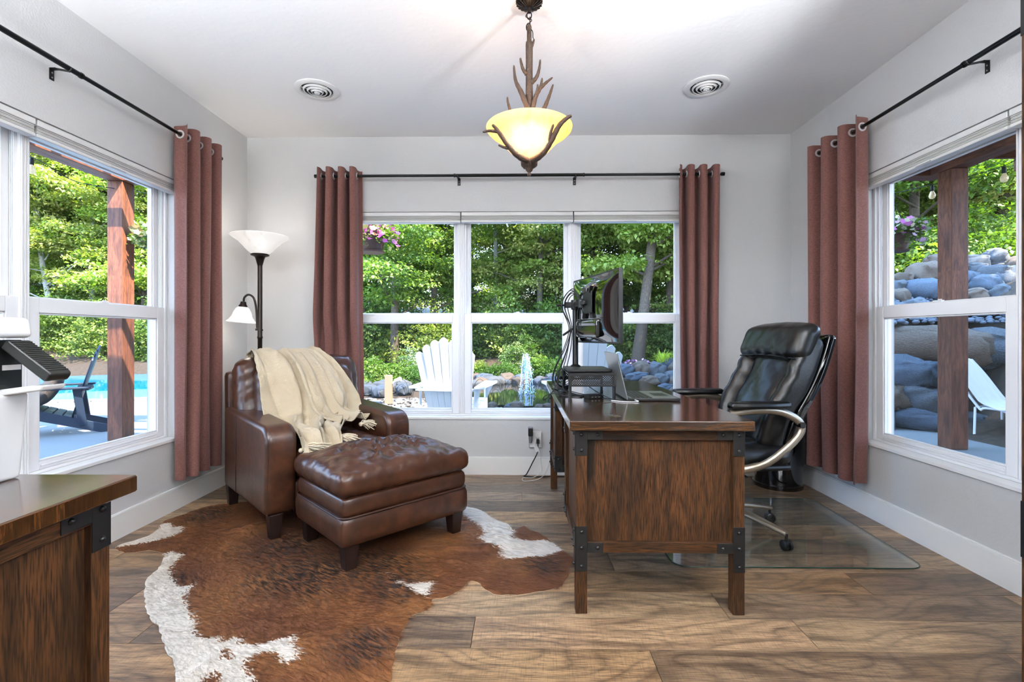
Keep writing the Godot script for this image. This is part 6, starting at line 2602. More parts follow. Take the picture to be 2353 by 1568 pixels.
var _sprays: Array = []
func sprays(k: int) -> Mesh:
	if _sprays.is_empty():
		for i in 4:
			_sprays.append(leaf_spray(38, 0.115 + 0.02 * (i % 2), 0.44, 0.14, 50 + i))
	return _sprays[k % 4]


func crown(t: Node, r: RandomNumberGenerator, boughs: Array, per: float, tone: Color, tone2: Color, sz: float):
	# each bough is a flat pad of sprays: [centre, half width, half thickness]
	var wh := []
	var ti := []
	for b in boughs:
		var n := int(per * b[1] * b[1] * 10.0)
		for k in n:
			var a := r.randf() * TAU
			var rad: float = sqrt(r.randf()) * b[1]
			var p: Vector3 = b[0] + Vector3(cos(a) * rad, r.randfn(0.0, 0.5) * b[2] - rad * rad * 0.10 / b[1], sin(a) * rad)
			var bs := Basis(Vector3.UP, r.randf() * TAU) * Basis(Vector3.RIGHT, r.randfn(0.0, 0.3))
			wh.append(Transform3D(bs.scaled(Vector3.ONE * sz * r.randf_range(0.7, 1.25)), p))
			ti.append(tone.lerp(tone2, r.randf()) * r.randf_range(0.8, 1.2))
	scatter(t, "foliage", sprays(r.randi()), M.leaf, wh, ti)


func tree(at: Vector3, h: float, rad: float, spread: float, lo: float, sd: int, label: String, tone: Color, tone2: Color, bark: Material, lean := Vector3.ZERO, boughs_n := 22, per := 2.2):
	var r := RandomNumberGenerator.new()
	r.seed = sd
	at.y = land(at.x, at.z) - 0.05
	var t := thing("tree", label, "tree", at, 0.0, "trees of the wood behind the garden")
	var pts := []
	var rr := []
	var wob := Vector3(r.randfn(0, 0.12), 0, r.randfn(0, 0.12))
	for i in 9:
		var k := i / 8.0
		pts.append(Vector3(0, h * k, 0) + lean * k + wob * sin(k * 5.0 + sd))
		rr.append(lerpf(rad * (1.25 if i == 0 else 1.0), rad * 0.25, k))
	var g := G.new()
	g.tube(pts, rr, 9)
	part(t, "trunk", g, bark)
	var boughs := []
	var br := G.new()
	for i in boughs_n:
		var k := lerpf(lo, 1.0, (i + r.randf()) / boughs_n)
		var c: Vector3 = Vector3(0, h * k, 0) + lean * k
		var a := r.randf() * TAU
		var dist := r.randf() * spread * (1.05 - 0.45 * k)
		var e := c + Vector3(cos(a) * dist, r.randf_range(0.1, 0.6), sin(a) * dist)
		boughs.append([e, r.randf_range(0.75, 1.45), 0.28])
		br.tube([c - Vector3(0, dist * 0.25, 0), c.lerp(e, 0.6) - Vector3(0, 0.1, 0), e], [rad * 0.30, rad * 0.18, 0.012], 5)
	part(t, "branches", br, bark)
	crown(t, r, boughs, per, tone, tone2, 1.0)


func shrub(at: Vector3, w: float, h: float, sd: int, label: String, tone: Color, tone2: Color, sz := 0.45, called := "shrub", n := 90):
	var r := RandomNumberGenerator.new()
	r.seed = sd
	var t := thing(called, label, "shrub", at, 0.0, "shrubs around the pond" if called == "shrub" else "undergrowth bushes")
	var g := G.new()
	for k in 5:
		var a := r.randf() * TAU
		g.tube([Vector3.ZERO, Vector3(cos(a) * w * 0.3, h * 0.7, sin(a) * w * 0.3)], [0.015, 0.006], 5)
	part(t, "stems", g, M.bark)
	var wh := []
	var ti := []
	for k in n:
		var d := Vector3(r.randfn(0, 1), absf(r.randfn(0, 1)), r.randfn(0, 1)).normalized() * pow(r.randf(), 0.4)
		var p := d * Vector3(w * 0.5, h, w * 0.5)
		wh.append(Transform3D((Basis(Vector3.UP, r.randf() * TAU) * Basis(Vector3.RIGHT, r.randfn(0, 0.5))).scaled(Vector3.ONE * sz * r.randf_range(0.7, 1.2)), p))
		ti.append(tone.lerp(tone2, r.randf()) * r.randf_range(0.75, 1.2))
	scatter(t, "foliage", sprays(sd), M.leaf, wh, ti)


func forest():
	var deep := Color(0.085, 0.150, 0.032)
	var mid := Color(0.185, 0.270, 0.052)
	var lit := Color(0.35, 0.415, 0.095)  # paler leaf tone, mixed in at random per spray
	var gold := Color(0.52, 0.48, 0.17)
	# trees whose trunks show, placed by the column they stand in
	var bark: Material = M.bark
	var birch: Material = M.birch_bark
	var seen := [
		[1462.0, 16.5, 14.0, 0.20, 3.4, 0.22, "stout leaning tree beyond the ornamental grass", mid, lit, bark, Vector3(1.6, 0, 0)],
		[1243.0, 20.0, 15.0, 0.13, 3.6, 0.14, "slim dark straight tree behind the fountain", mid, gold, bark, Vector3(0.1, 0, 0)],
		[1140.0, 22.0, 15.0, 0.12, 3.6, 0.12, "slim grey tree between the fountain and the white chair", mid, lit, birch, Vector3(-0.2, 0, 0)],
		[1172.0, 25.0, 16.0, 0.17, 3.8, 0.12, "grey forked tree far behind the fountain", lit, gold, bark, Vector3(0.3, 0, 0)],
		[905.0, 17.5, 12.0, 0.15, 3.4, 0.16, "dense deep green tree behind the hedge", deep, mid, bark, Vector3(0.2, 0, 0)],
		[1000.0, 19.5, 13.0, 0.14, 3.5, 0.18, "bushy green tree behind the white chair", deep, lit, bark, Vector3(-0.2, 0, 0)],
		[835.0, 19.0, 13.0, 0.15, 3.6, 0.15, "dense green tree behind the armchair curtain", deep, mid, bark, Vector3.ZERO],
		[1360.0, 21.0, 14.0, 0.15, 3.4, 0.2, "light green tree behind the monitor", mid, lit, bark, Vector3.ZERO],
		[1540.0, 19.0, 14.0, 0.16, 3.4, 0.2, "green tree behind the desk side curtain", mid, lit, bark, Vector3.ZERO],
		[1500.0, 24.0, 14.0, 0.12, 3.4, 0.2, "slim green tree beyond the leaning trunk", deep, lit, bark, Vector3.ZERO],
		[190.0, 24.0, 15.0, 0.30, 4.0, 0.2, "thick dark tree across the pool", mid, lit, bark, Vector3(0.3, 0, 0)],
		[214.0, 22.0, 13.0, 0.13, 3.6, 0.12, "white birch across the pool", mid, gold, birch, Vector3(-0.1, 0, 0)],
		[128.0, 21.5, 13.0, 0.12, 3.6, 0.14, "leaning pale birch across the pool", mid, gold, birch, Vector3(-1.8, 0, 0)],
		[330.0, 22.0, 13.0, 0.16, 3.6, 0.12, "green tree across the pool behind the porch post", mid, lit, bark, Vector3.ZERO],
		[60.0, 24.0, 13.0, 0.16, 3.6, 0.12, "green tree across the pool beyond the blue chair", mid, lit, bark, Vector3.ZERO],
		[2298.0, 15.0, 13.0, 0.22, 3.6, 0.14, "grey trunked tree above the boulder wall", mid, gold, bark, Vector3(0.3, 0, 0)],
		[2110.0, 13.5, 11.0, 0.14, 3.0, 0.18, "deep green large leaved tree beside the pink basket", deep, mid, bark, Vector3.ZERO],
		[2220.0, 17.0, 13.0, 0.15, 3.4, 0.15, "golden green tree behind the boulder side post", lit, gold, bark, Vector3.ZERO],
		[2040.0, 18.0, 13.0, 0.15, 3.4, 0.15, "green tree beyond the deck rail", mid, lit, bark, Vector3.ZERO],
		[2360.0, 18.0, 13.0, 0.16, 3.4, 0.15, "green tree far behind the tall cabinet", mid, lit, bark, Vector3.ZERO],
	]
	var sd := 700
	for q in seen:
		sd += 1
		tree(at_px(q[0], q[1]), q[2], q[3], q[4], q[5], sd, q[6], q[7], q[8], q[9], q[10], 40, 2.9)
	# unseen trees beside the house, placed to shade the boulders and the patio there
	for q in [[Vector3(10.3, 0, -1.3), 13.5, "tall unseen tree beside the house shading the boulder wall"], [Vector3(12.2, 0, -3.4), 14.0, "tall unseen tree on the bank behind the boulder wall"], [Vector3(11.0, 0, 1.6), 13.0, "tall unseen tree beside the house near the hall"]]:
		sd += 1
		tree(q[0], q[1], 0.2, 3.6, 0.32, sd, q[2], mid, lit, bark, Vector3.ZERO, 44, 2.8)
	# the deeper wood
	var r := RandomNumberGenerator.new()
	r.seed = 77
	for k in 34:
		var px := 0.0
		var dist := r.randf_range(25.0, 34.0)
		if k < 16:
			px = lerpf(690.0, 1700.0, (k + r.randf()) / 16.0)
		elif k < 26:
			px = lerpf(-150.0, 480.0, (k - 16 + r.randf()) / 10.0)
		else:
			px = lerpf(1900.0, 2480.0, (k - 26 + r.randf()) / 8.0)
			dist = r.randf_range(20.0, 27.0)
		sd += 1
		var tn := r.randi() % 3
		tree(at_px(px, dist), r.randf_range(12, 16), 0.16, 4.2, 0.04, sd, "tall %s tree deep in the wood %s" % [["dark green", "light green", "golden green"][tn], "behind the pond" if k < 16 else ("across the pool" if k < 26 else "above the boulder wall")], deep, [mid, lit, gold][tn], bark, Vector3.ZERO, 46, 2.3)
	# undergrowth at the wood's edge
	for k in 58:
		var px := 0.0
		var dist := r.randf_range(17.0, 24.0)
		if k < 22:
			px = lerpf(720.0, 1650.0, (k + r.randf()) / 22.0)
		elif k < 50:
			px = lerpf(-60.0, 430.0, fmod((k - 22) * 9.0, 28.0) / 28.0 + r.randf() * 0.03)
			dist = r.randf_range(18.3, 25.0)
		else:
			px = lerpf(1960.0, 2400.0, (k - 50 + r.randf()) / 8.0)
			dist = r.randf_range(12.0, 15.0)
		var p := at_px(px, dist)
		p.y = land(p.x, p.z) - 0.1
		sd += 1
		shrub(p, r.randf_range(2.0, 3.2), r.randf_range(1.4, 2.8), sd, ("dark green" if k % 2 else "light green") + " undergrowth bush at the wood edge " + ("behind the pond garden" if k < 22 else ("across the pool" if k < 50 else "above the boulder wall")), deep, mid if k % 2 else lit, 0.9, "undergrowth_bush", 110)


var _rocks: Array = []
func rock_mesh(k: int) -> Mesh:
	if _rocks.is_empty():
		for i in 7:
			var nz := noise(FastNoiseLite.TYPE_SIMPLEX_SMOOTH, 0.9, 300 + i, 3)
			var g := G.new()
			var f := func(p: Vector3) -> Vector3:
				var d := p.normalized()
				var s := 1.06 + 0.34 * nz.get_noise_3d(d.x * 1.2, d.y * 1.2, d.z * 1.2) + 0.07 * nz.get_noise_3d(d.x * 4.0 + 9.0, d.y * 4.0, d.z * 4.0)
				# rounded block rather than a ball
				var q := Vector3(signf(d.x) * pow(absf(d.x), 0.88), signf(d.y) * pow(absf(d.y), 0.88), signf(d.z) * pow(absf(d.z), 0.88))
				return q * 0.5 * s
			g.soft(Vector3.ZERO, Vector3.ONE, 0.5, 0.14, f)
			_rocks.append(g.mesh())
	return _rocks[k % 7]


func rock(at: Vector3, size: Vector3, turn: float, k: int, m: Material, called: String, label: String, group: String, tilt := 0.0):
	var o := put(self, called, rock_mesh(k), m)
	if label.contains("SIZE"):
		var s := size.length()
		label = label.replace("SIZE", "small" if s < 0.36 else ("fair sized" if s < 0.50 else "large"))
		label = label.replace("TONE", "grey" if m == M.rock_grey else ("tan" if m == M.rock_tan else "blue grey"))
	tag(o, label, "rock", group)
	o.transform = Transform3D((Basis(Vector3.UP, turn) * Basis(Vector3.BACK, tilt)).scaled_local(size), at)


func boulders():
	# [column, row, width px, height px, distance] of those that show through the window
	var big := [
		[2139, 800, 205, 92, 7.4, 1, "huge tan boulder across the middle of the stone wall"], [2275, 806, 150, 84, 7.5, 0, "large purple grey boulder right of the porch post"],
		[2085, 862, 112, 72, 7.05, 2, "rounded blue grey boulder under the huge tan boulder"], [2182, 868, 92, 58, 7.1, 1, "tan boulder behind the porch post"],
		[2108, 920, 128, 64, 6.9, 0, "long grey boulder low in the stone wall"], [2200, 922, 84, 58, 6.95, 1, "brown boulder low behind the porch post"],
		[2098, 964, 122, 44, 6.7, 2, "flat blue grey boulder at the patio edge"], [2205, 968, 96, 40, 6.7, 0, "flat grey boulder at the patio edge behind the post"], [2300, 968, 112, 46, 6.7, 0, "dark grey boulder at the patio edge by the reflected chair"],
		[2030, 915, 90, 66, 7.0, 1, "brown boulder at the end of the stone wall by the curtain"], [2012, 962, 80, 46, 6.8, 2, "flat blue boulder at the end of the stone wall"], [2010, 850, 90, 66, 7.3, 0, "grey boulder high at the end of the stone wall"],
		[2360, 900, 120, 90, 7.1, 1, "tan boulder beyond the reflected chair"], [2400, 820, 130, 90, 7.4, 2, "blue grey boulder high beyond the reflected chair"],
	]
	var ms := [M.rock_grey, M.rock_tan, M.rock_blue]
	var k := 0
	for b in big:
		var p := at_px(b[0], b[4])
		p.y = height_at(b[1], b[4])
		var s := Vector3(b[2] / 1120.0 * b[4] * 0.98, b[3] / 1120.0 * b[4] * 1.12, b[3] / 1120.0 * b[4] * 1.5)
		rock(p, s, -0.75, k, ms[b[5]], "boulder", b[6], "boulders of the stone wall", 0.04 * ((k % 5) - 2))
		k += 1
	# upper bank of smaller stones
	var r := RandomNumberGenerator.new()
	r.seed = 5
	var up := [[2124, 630, 70, 42], [2165, 640, 50, 34], [2117, 670, 78, 48], [2064, 684, 42, 34], [2062, 660, 44, 24], [2236, 602, 60, 24], [2283, 594, 54, 32], [2242, 619, 44, 22], [2280, 631, 80, 34], [2218, 643, 44, 32], [2262, 657, 72, 40], [2306, 648, 44, 46], [2292, 677, 58, 36], [2236, 682, 68, 30], [2172, 680, 56, 34], [2075, 640, 36, 22], [2148, 600, 40, 24], [2190, 612, 44, 28], [2100, 705, 60, 30], [2150, 712, 60, 30], [2205, 712, 64, 30], [2262, 708, 64, 30], [2312, 705, 50, 34], [2055, 712, 44, 28], [2330, 612, 50, 34], [2345, 660, 60, 44], [2020, 690, 50, 36], [2025, 655, 40, 26]]
	for b in up:
		var dist := lerpf(8.2, 9.4, clampf((715.0 - b[1]) / 120.0, 0.0, 1.0))
		var p := at_px(b[0], dist)
		p.y = height_at(b[1], dist)
		var s := Vector3(b[2], b[3] * 1.15, (b[2] + b[3]) * 0.5) / 1120.0 * dist * 1.05
		rock(p, s, r.randf() * TAU, r.randi(), ms[[0, 0, 1, 2][r.randi() % 4]], "bank_stone", "SIZE rounded TONE stone in the upper bank of the stone wall", "stones of the upper bank")
	# dark pebbles on the ledge between the two tiers
	var wh := []
	var ti := []
	for i in 700:
		var dist := r.randf_range(7.5, 8.5)
		var p := at_px(r.randf_range(1960, 2420), dist)
		p.y = lerpf(1.30, 1.75, (dist - 7.5) / 1.0) + r.randf() * 0.04
		wh.append(Transform3D((Basis(Vector3.UP, r.randf() * TAU)).scaled(Vector3(1, 0.65, 1) * r.randf_range(0.06, 0.13)), p))
		ti.append(Color.WHITE * r.randf_range(0.6, 1.1))
	var t := thing("ledge_pebbles", "dark pebbles filling the ledge of the stone wall", "pebbles")
	var pb := mat("dark_pebble", Color(0.40, 0.42, 0.46), 0.85)
	pb.vertex_color_use_as_albedo = true
	scatter(t, "pebbles", pebble_mesh(), pb, wh, ti)
	t.set_meta("kind", "stuff")
	# earth core of the stone wall
	var g := G.new()
	var f := func(u: float, w: float) -> Vector3:
		var p := at_px(lerpf(1900.0, 2480.0, u), lerpf(6.9, 9.6, w))
		p.y = lerpf(GY - 0.1, 2.15, pow(w, 0.8)) + 0.05 * sin(u * 40.0)
		return p
	g.sheet(24, 10, f)
	var e := put(self, "earth_bank", g.mesh(), M.mulch)
	tag(e, "earth bank behind the boulders", "bank", "", "structure")


var _pebble: Mesh
func pebble_mesh() -> Mesh:
	if _pebble == null:
		var g := G.new()
		g.ball(Vector3.ZERO, Vector3(0.5, 0.45, 0.42), 7, 5)
		_pebble = g.mesh()
	return _pebble


func adirondack(at: Vector3, turn: float, m: Material, label: String, sc := 1.0) -> Node3D:
	# faces +z
	var t := thing("adirondack_chair", label, "chair", at, turn)
	t.scale = Vector3.ONE * sc
	var g: G
	# side stringers that slope to the ground behind
	for s in [-1, 1]:
		g = G.new()
		g.bar(Vector3(s * 0.27, 0.33, 0.36), Vector3(s * 0.27, 0.03, -0.50), 0.024, 0.11, 0.004)
		part(t, "stringer", g, m)
		g = G.new()
		g.bb(Vector3(s * 0.295 - 0.012, 0.0, 0.27), Vector3(s * 0.295 + 0.012, 0.56, 0.37), 0.004)
		part(t, "front_leg", g, m)
		g = G.new()
		g.bar(Vector3(s * 0.305, 0.56, -0.20), Vector3(s * 0.285, 0.10, -0.26), 0.024, 0.08, 0.004)
		part(t, "rear_leg", g, m)
		# arm: narrow behind, wide and round in front
		g = G.new()
		var o := rounded([Vector2(-0.045, -0.34), Vector2(0.045, -0.34), Vector2(0.075, 0.30), Vector2(0.075, 0.42), Vector2(-0.075, 0.42), Vector2(-0.075, 0.22)], [0.02, 0.02, 0.03, 0.05, 0.05, 0.05])
		g.slab(o, 0.024, 0.005, Transform3D(Basis(Vector3(1, 0, 0), Vector3(0, 0, 1), Vector3(0, -1, 0)), Vector3(s * 0.345, 0.573, 0.0)), 2)
		part(t, "arm", g, m)
		g = G.new()
		g.slab(rounded([Vector2(0.0, 0.0), Vector2(0.07, 0.0), Vector2(0.07, 0.02), Vector2(0.0, 0.17)], [0.0, 0.01, 0.01, 0.0]), 0.022, 0.003, Transform3D(Basis(Vector3(s, 0, 0), Vector3(0, -1, 0), Vector3(0, 0, -s)), Vector3(s * 0.307, 0.56, 0.32)), 2)
		part(t, "arm_bracket", g, m)
	for k in 6:
		g = G.new()
		var z := 0.33 - 0.088 * k
		g.box(Vector3(0, 0.372 - 0.0307 * k, z), Vector3(0.56, 0.022, 0.08), 0.004, 0, Basis(Vector3(1, 0, 0), -0.335))
		part(t, "seat_slat", g, m)
	# fan back
	var lean := Basis(Vector3(1, 0, 0), -0.27)
	var foot := Vector3(0, 0.20, -0.16)
	for k in 7:
		var u := (k - 3) / 3.0
		var top := 0.92 - 0.10 * u * u - 0.045 * absf(u)
		var o := rounded([Vector2(-0.028, 0.0), Vector2(0.028, 0.0), Vector2(0.046, top - 0.03), Vector2(0.0, top + 0.012), Vector2(-0.046, top - 0.03)], [0.0, 0.0, 0.03, 0.05, 0.03])
		g = G.new()
		var bs := lean * Basis(Vector3(0, 0, 1), -u * 0.125)
		g.slab(o, 0.020, 0.004, Transform3D(bs, foot + Vector3(u * 0.175, 0, 0.008 * u * u)), 2)
		part(t, "back_slat", g, m)
	g = G.new()
	var arc := rounded([Vector2(-0.33, -0.03), Vector2(0.33, -0.03), Vector2(0.33, 0.03), Vector2(0.0, 0.06), Vector2(-0.33, 0.03)], [0.03, 0.03, 0.02, 0.1, 0.02])
	g.slab(arc, 0.024, 0.004, Transform3D(Basis(Vector3(1, 0, 0), Vector3(0, 0, -1), Vector3(0, 1, 0)), Vector3(0, 0.548, -0.285)), 2)
	part(t, "back_rail", g, m)
	g = G.new()
	g.box(Vector3(0, 0.20, -0.185), Vector3(0.56, 0.08, 0.024), 0.004)
	part(t, "lower_rail", g, m)
	return t


func garden():
	adirondack(Vector3(-0.84, GY, -6.10), PI - 0.12, M.white_paint, "white wooden garden chair seen from behind beyond the armchair", 1.15)
	adirondack(Vector3(0.80, GY, -6.10), PI + 0.10, M.white_paint, "white wooden garden chair seen from behind beyond the laptop", 1.15)
	adirondack(Vector3(-6.08, GY, -6.30), -PI * 0.25 - 0.12, M.blue_paint, "dark blue garden chair with a cushion by the pool", 1.05)
	var t := thing("cushion", "woven grey brown cushion lying in the dark blue garden chair", "cushion", Vector3(-6.14, GY + 0.58, -6.25), -PI * 0.25 - 0.12)
	var g := G.new()
	var pf := func(p: Vector3) -> Vector3:
		var k := (1.0 - pow(absf(p.x) / 0.23, 3.0)) * (1.0 - pow(absf(p.y) / 0.23, 3.0))
		return Vector3(p.x, p.y, p.z * (0.35 + 0.9 * k))
	g.soft(Vector3.ZERO, Vector3(0.46, 0.46, 0.15), 0.05, 0.04, pf, Basis(Vector3(1, 0, 0), -0.5))
	part(t, "cover", g, M.pillow_cloth)
	# solid chair in place of a window reflection by the boulders, with a pale cloth over it
	t = thing("reflected_chair", "white chair with a pale cloth built in place of a window reflection", "chair", at_px(2300, 6.1) + Vector3(0, GY, 0), 0.4)
	var fr := [Vector3(-0.30, 0.38, 0.5), Vector3(-0.30, 0.38, 0.0), Vector3(-0.30, 0.40, -0.1), Vector3(-0.28, 0.95, -0.45)]
	for s in [-1.0, 1.0]:
		g = G.new()
		var q := []
		for p in fr:
			q.append(Vector3(p.x * s, p.y, p.z))
		g.tube(spline(q, 5), 0.016, 8)
		part(t, "side_rail", g, M.white_paint)
		for z in [0.42, -0.12]:
			g = G.new()
			g.tube([Vector3(-0.30 * s, 0.38, z), Vector3(-0.32 * s, 0.0, z)], 0.014, 8)
			part(t, "leg", g, M.white_paint)
	for k in 9:
		g = G.new()
		var z := 0.46 - 0.07 * k
		g.box(Vector3(0, 0.385, z), Vector3(0.60, 0.012, 0.045), 0.003)
		part(t, "slat", g, M.white_paint)
	g = G.new()
	g.tube([Vector3(-0.28, 0.95, -0.45), Vector3(0.28, 0.95, -0.45)], 0.016, 8)
	part(t, "head_rail", g, M.white_paint)
	var dr := func(u: float, w: float) -> Vector3:
		var x := (u - 0.5) * 0.62 + 0.02 * sin(w * 9.0)
		var y := lerpf(0.95, 0.41, minf(w * 1.8, 1.0)) if w < 0.55 else lerpf(0.41, 0.06, (w - 0.55) / 0.45)
		var z := lerpf(-0.43, -0.06, minf(w * 1.8, 1.0)) if w < 0.55 else lerpf(-0.06, 0.60, minf(1.0, (w - 0.55) / 0.3))
		return Vector3(x, y + 0.012 * sin(u * 24.0 + w * 4.0) + 0.02, z + 0.02 * sin(u * 19.0))
	g = G.new()
	g.sheet(30, 30, dr, 0.004, Vector2.ONE, true)
	var pale := mat("pale_cloth", Color(0.80, 0.77, 0.77), 0.9)
	part(t, "draped_cloth", g, pale, "pale cloth")
	# pond with its fountain
	t = thing("pond", "small dark pond edged with stones beyond the white chairs", "pond", Vector3(0.08, GY, -10.7))
	g = G.new()
	g.lathe([Vector2(0.0, 0.02), Vector2(1.0, 0.02)], 40, Transform3D(Basis.IDENTITY.scaled(Vector3(1.45, 1, 2.0)), Vector3.ZERO))
	part(t, "water", g, M.pond_water, "dark rippled water")
	t = thing("fountain", "foaming fountain jet rising from the pond", "fountain", Vector3(0.13, GY + 0.02, -10.6))
	g = G.new()
	g.lathe([Vector2(0.0, 0.05), Vector2(0.03, 0.05), Vector2(0.04, 0.0)], 12)
	part(t, "nozzle", g, M.black_plastic)
	var r := RandomNumberGenerator.new()
	r.seed = 9
	var wh := []
	var ti := []
	for k in 7:
		var a := TAU * k / 7.0
		var reach := r.randf_range(0.05, 0.17)
		var top := r.randf_range(0.55, 0.90)
		var pts := []
		for i in 13:
			var s := i / 12.0
			pts.append(Vector3(cos(a) * reach * s, top * (1.0 - pow(s * 1.7 - 0.75, 2.0) / 0.5625) * 1.0 if s < 0.9 else 0.02, sin(a) * reach * s))
			for j in 12:
				wh.append(Transform3D(Basis.IDENTITY.scaled(Vector3.ONE * r.randf_range(0.008, 0.022)), pts[i] + Vector3(r.randfn(0, 0.02), r.randfn(0, 0.035), r.randfn(0, 0.02))))
				ti.append(Color(0.75, 0.85, 0.95))
		g = G.new()
		for i in pts.size():
			pts[i].y = maxf(pts[i].y, 0.0)
		g.tube(pts, 0.010, 6)
		part(t, "jet", g, M.jet_water, "arching water jet")
	var foam := mat("foam", Color(0.85, 0.92, 1.0), 0.3)
	foam.vertex_color_use_as_albedo = true
	scatter(t, "spray", pebble_mesh(), foam, wh, ti)
	# stones round the pond and along the beds
	var ms := [M.rock_grey, M.rock_tan, M.rock_blue]
	for k in 40:
		var a := TAU * (k + r.randf() * 0.6) / 40.0
		var p := Vector3(0.08 + cos(a) * 1.62, 0, -10.7 + sin(a) * 2.2)
		var s := r.randf_range(0.26, 0.50)
		if p.z > -9.2:
			s *= 0.55
		p.y = GY + s * 0.15
		rock(p, Vector3(s, s * 0.62, s * 0.8), r.randf() * TAU, r.randi(), ms[r.randi() % 3], "pond_stone", "SIZE rounded TONE stone at the edge of the pond", "stones round the pond")
	for k in 34:
		var p := at_px(lerpf(835.0, 1560.0, (k + r.randf()) / 34.0), r.randf_range(12.9, 14.2))
		var s := r.randf_range(0.28, 0.55)
		p.y = land(p.x, p.z) + s * 0.2
		rock(p, Vector3(s, s * 0.7, s * 0.8), r.randf() * TAU, r.randi(), ms[r.randi() % 3], "bed_stone", "SIZE rounded TONE stone edging the planting bed behind the pond", "stones edging the planting bed")
	for k in 16:
		var p := at_px(r.randf_range(838, 965), r.randf_range(10.4, 11.8))
		var s := r.randf_range(0.22, 0.42)
		p.y = GY + s * 0.2
		rock(p, Vector3(s, s * 0.7, s * 0.8), r.randf() * TAU, r.randi(), ms[0 if r.randf() < 0.6 else 2], "hedge_stone", "SIZE TONE stone in front of the low hedge", "stones in front of the hedge")
	var rs := [[1476, 852, 44, 34], [1508, 853, 40, 34], [1535, 840, 38, 28], [1556, 852, 36, 34], [1545, 872, 36, 30], [1520, 874, 34, 26], [1492, 878, 40, 24], [1466, 866, 56, 18], [1560, 882, 40, 30], [1438, 852, 40, 26], [1575, 835, 44, 40], [1590, 862, 44, 44], [1528, 895, 40, 22], [1498, 900, 40, 20], [1556, 902, 36, 24], [1575, 895, 40, 26]]
	for b in rs:
		var dist := lerpf(11.0, 9.2, clampf((b[1] - 835.0) / 65.0, 0.0, 1.0))
		var p := at_px(b[0], dist)
		p.y = height_at(b[1], dist)
		var s := Vector3(b[2], b[3] * 1.15, (b[2] + b[3]) * 0.5) / 1120.0 * dist
		rock(p, s, r.randf() * 0.8, r.randi(), ms[r.randi() % 3], "rockery_stone", "SIZE angular TONE stone of the rockery below the ornamental grass", "stones of the rockery")
	# earth under the rockery
	rock(at_px(1545, 10.9) + Vector3(0.2, GY + 0.1, -0.2), Vector3(2.6, 0.75, 1.9), 0.0, 3, M.mulch, "rockery_mound", "earth mound under the rockery stones", "")
	# stepped stone ledge
	for k in 3:
		var p := at_px(1352 + 40 * k, 12.0)
		g = G.new(k)
		g.box(Vector3(p.x, GY + 0.17, p.z), Vector3(0.46, 0.42, 0.4), 0.03, 0, Basis(Vector3.UP, 0.05 * k))
		var o := put(self, "ledge_block", g.mesh(), M.rock_tan)
		tag(o, "squared brown stone block below the pink flowers", "stone block", "blocks of the stone ledge")
	# pebble bed between the patio and the pond
	wh = []
	ti = []
	for k in 5200:
		var p := Vector3(r.randf_range(-4.2, 4.6), GY - 0.025 + r.randf() * 0.02, r.randf_range(-9.9, -7.0))
		if Vector2((p.x - 0.08) / 1.5, (p.z + 10.7) / 2.1).length() < 1.0:
			continue
		wh.append(Transform3D(Basis(Vector3.UP, r.randf() * TAU).scaled(Vector3(1, 0.6, 1) * r.randf_range(0.045, 0.10)), p))
		var c := r.randf_range(0.55, 1.1)
		ti.append(Color(c, c * r.randf_range(0.93, 1.0), c * r.randf_range(0.86, 1.0)))
	t = thing("pebble_bed", "pale pebble bed between the patio and the pond", "pebbles")
	var pm := mat("pale_pebble", Color(0.52, 0.505, 0.49), 0.85)
	pm.vertex_color_use_as_albedo = true
	scatter(t, "pebbles", pebble_mesh(), pm, wh, ti)
	t.set_meta("kind", "stuff")
	# short post with a lamp, and wire edging
	t = thing("garden_stake", "short pale wooden stake in the pebble bed", "stake", at_px(893, 9.1) + Vector3(0, GY, 0))
	g = G.new(3)
	g.box(Vector3(0, 0.27, 0), Vector3(0.13, 0.54, 0.10), 0.006, 1)
	part(t, "timber", g, mat("pale_timber", Color(0.58, 0.48, 0.39), 0.7))
	t = thing("garden_spotlight", "small white spotlight on the short wooden stake", "lamp", at_px(913, 9.1) + Vector3(0, GY + 0.43, 0.0))
	g = G.new()
	g.tube([Vector3(-0.09, -0.05, 0), Vector3(-0.04, 0.0, 0.0), Vector3(0.07, 0.04, 0.03)], [0.012, 0.03, 0.045], 10)
	part(t, "housing", g, M.white_paint)
	for k in 12:
		var a := at_px(905.0 + 36.0 * k, 9.6)
		var b := at_px(905.0 + 36.0 * (k + 1), 9.6)
		t = thing("wire_hoop", "thin wire hoop of the low garden edging", "edging", Vector3.ZERO, 0.0, "wire hoops of the garden edging")
		for e in 3:
			g = G.new()
			var hp := []
			for i in 11:
				var s := i / 10.0
				var ss := lerpf(0.08 * e, 1.0 - 0.08 * e, s)
				hp.append(a.lerp(b, ss) + Vector3(0, GY + (0.42 - 0.1 * e) * pow(sin(PI * s), 0.4), 0))
			g.tube(hp, 0.004, 5)
			part(t, "wire", g, M.black_metal)
	# planting
	var deep := Color(0.055, 0.125, 0.022)
	var mid := Color(0.115, 0.22, 0.035)
	var lit := Color(0.21, 0.30, 0.05)
	var sd := 900
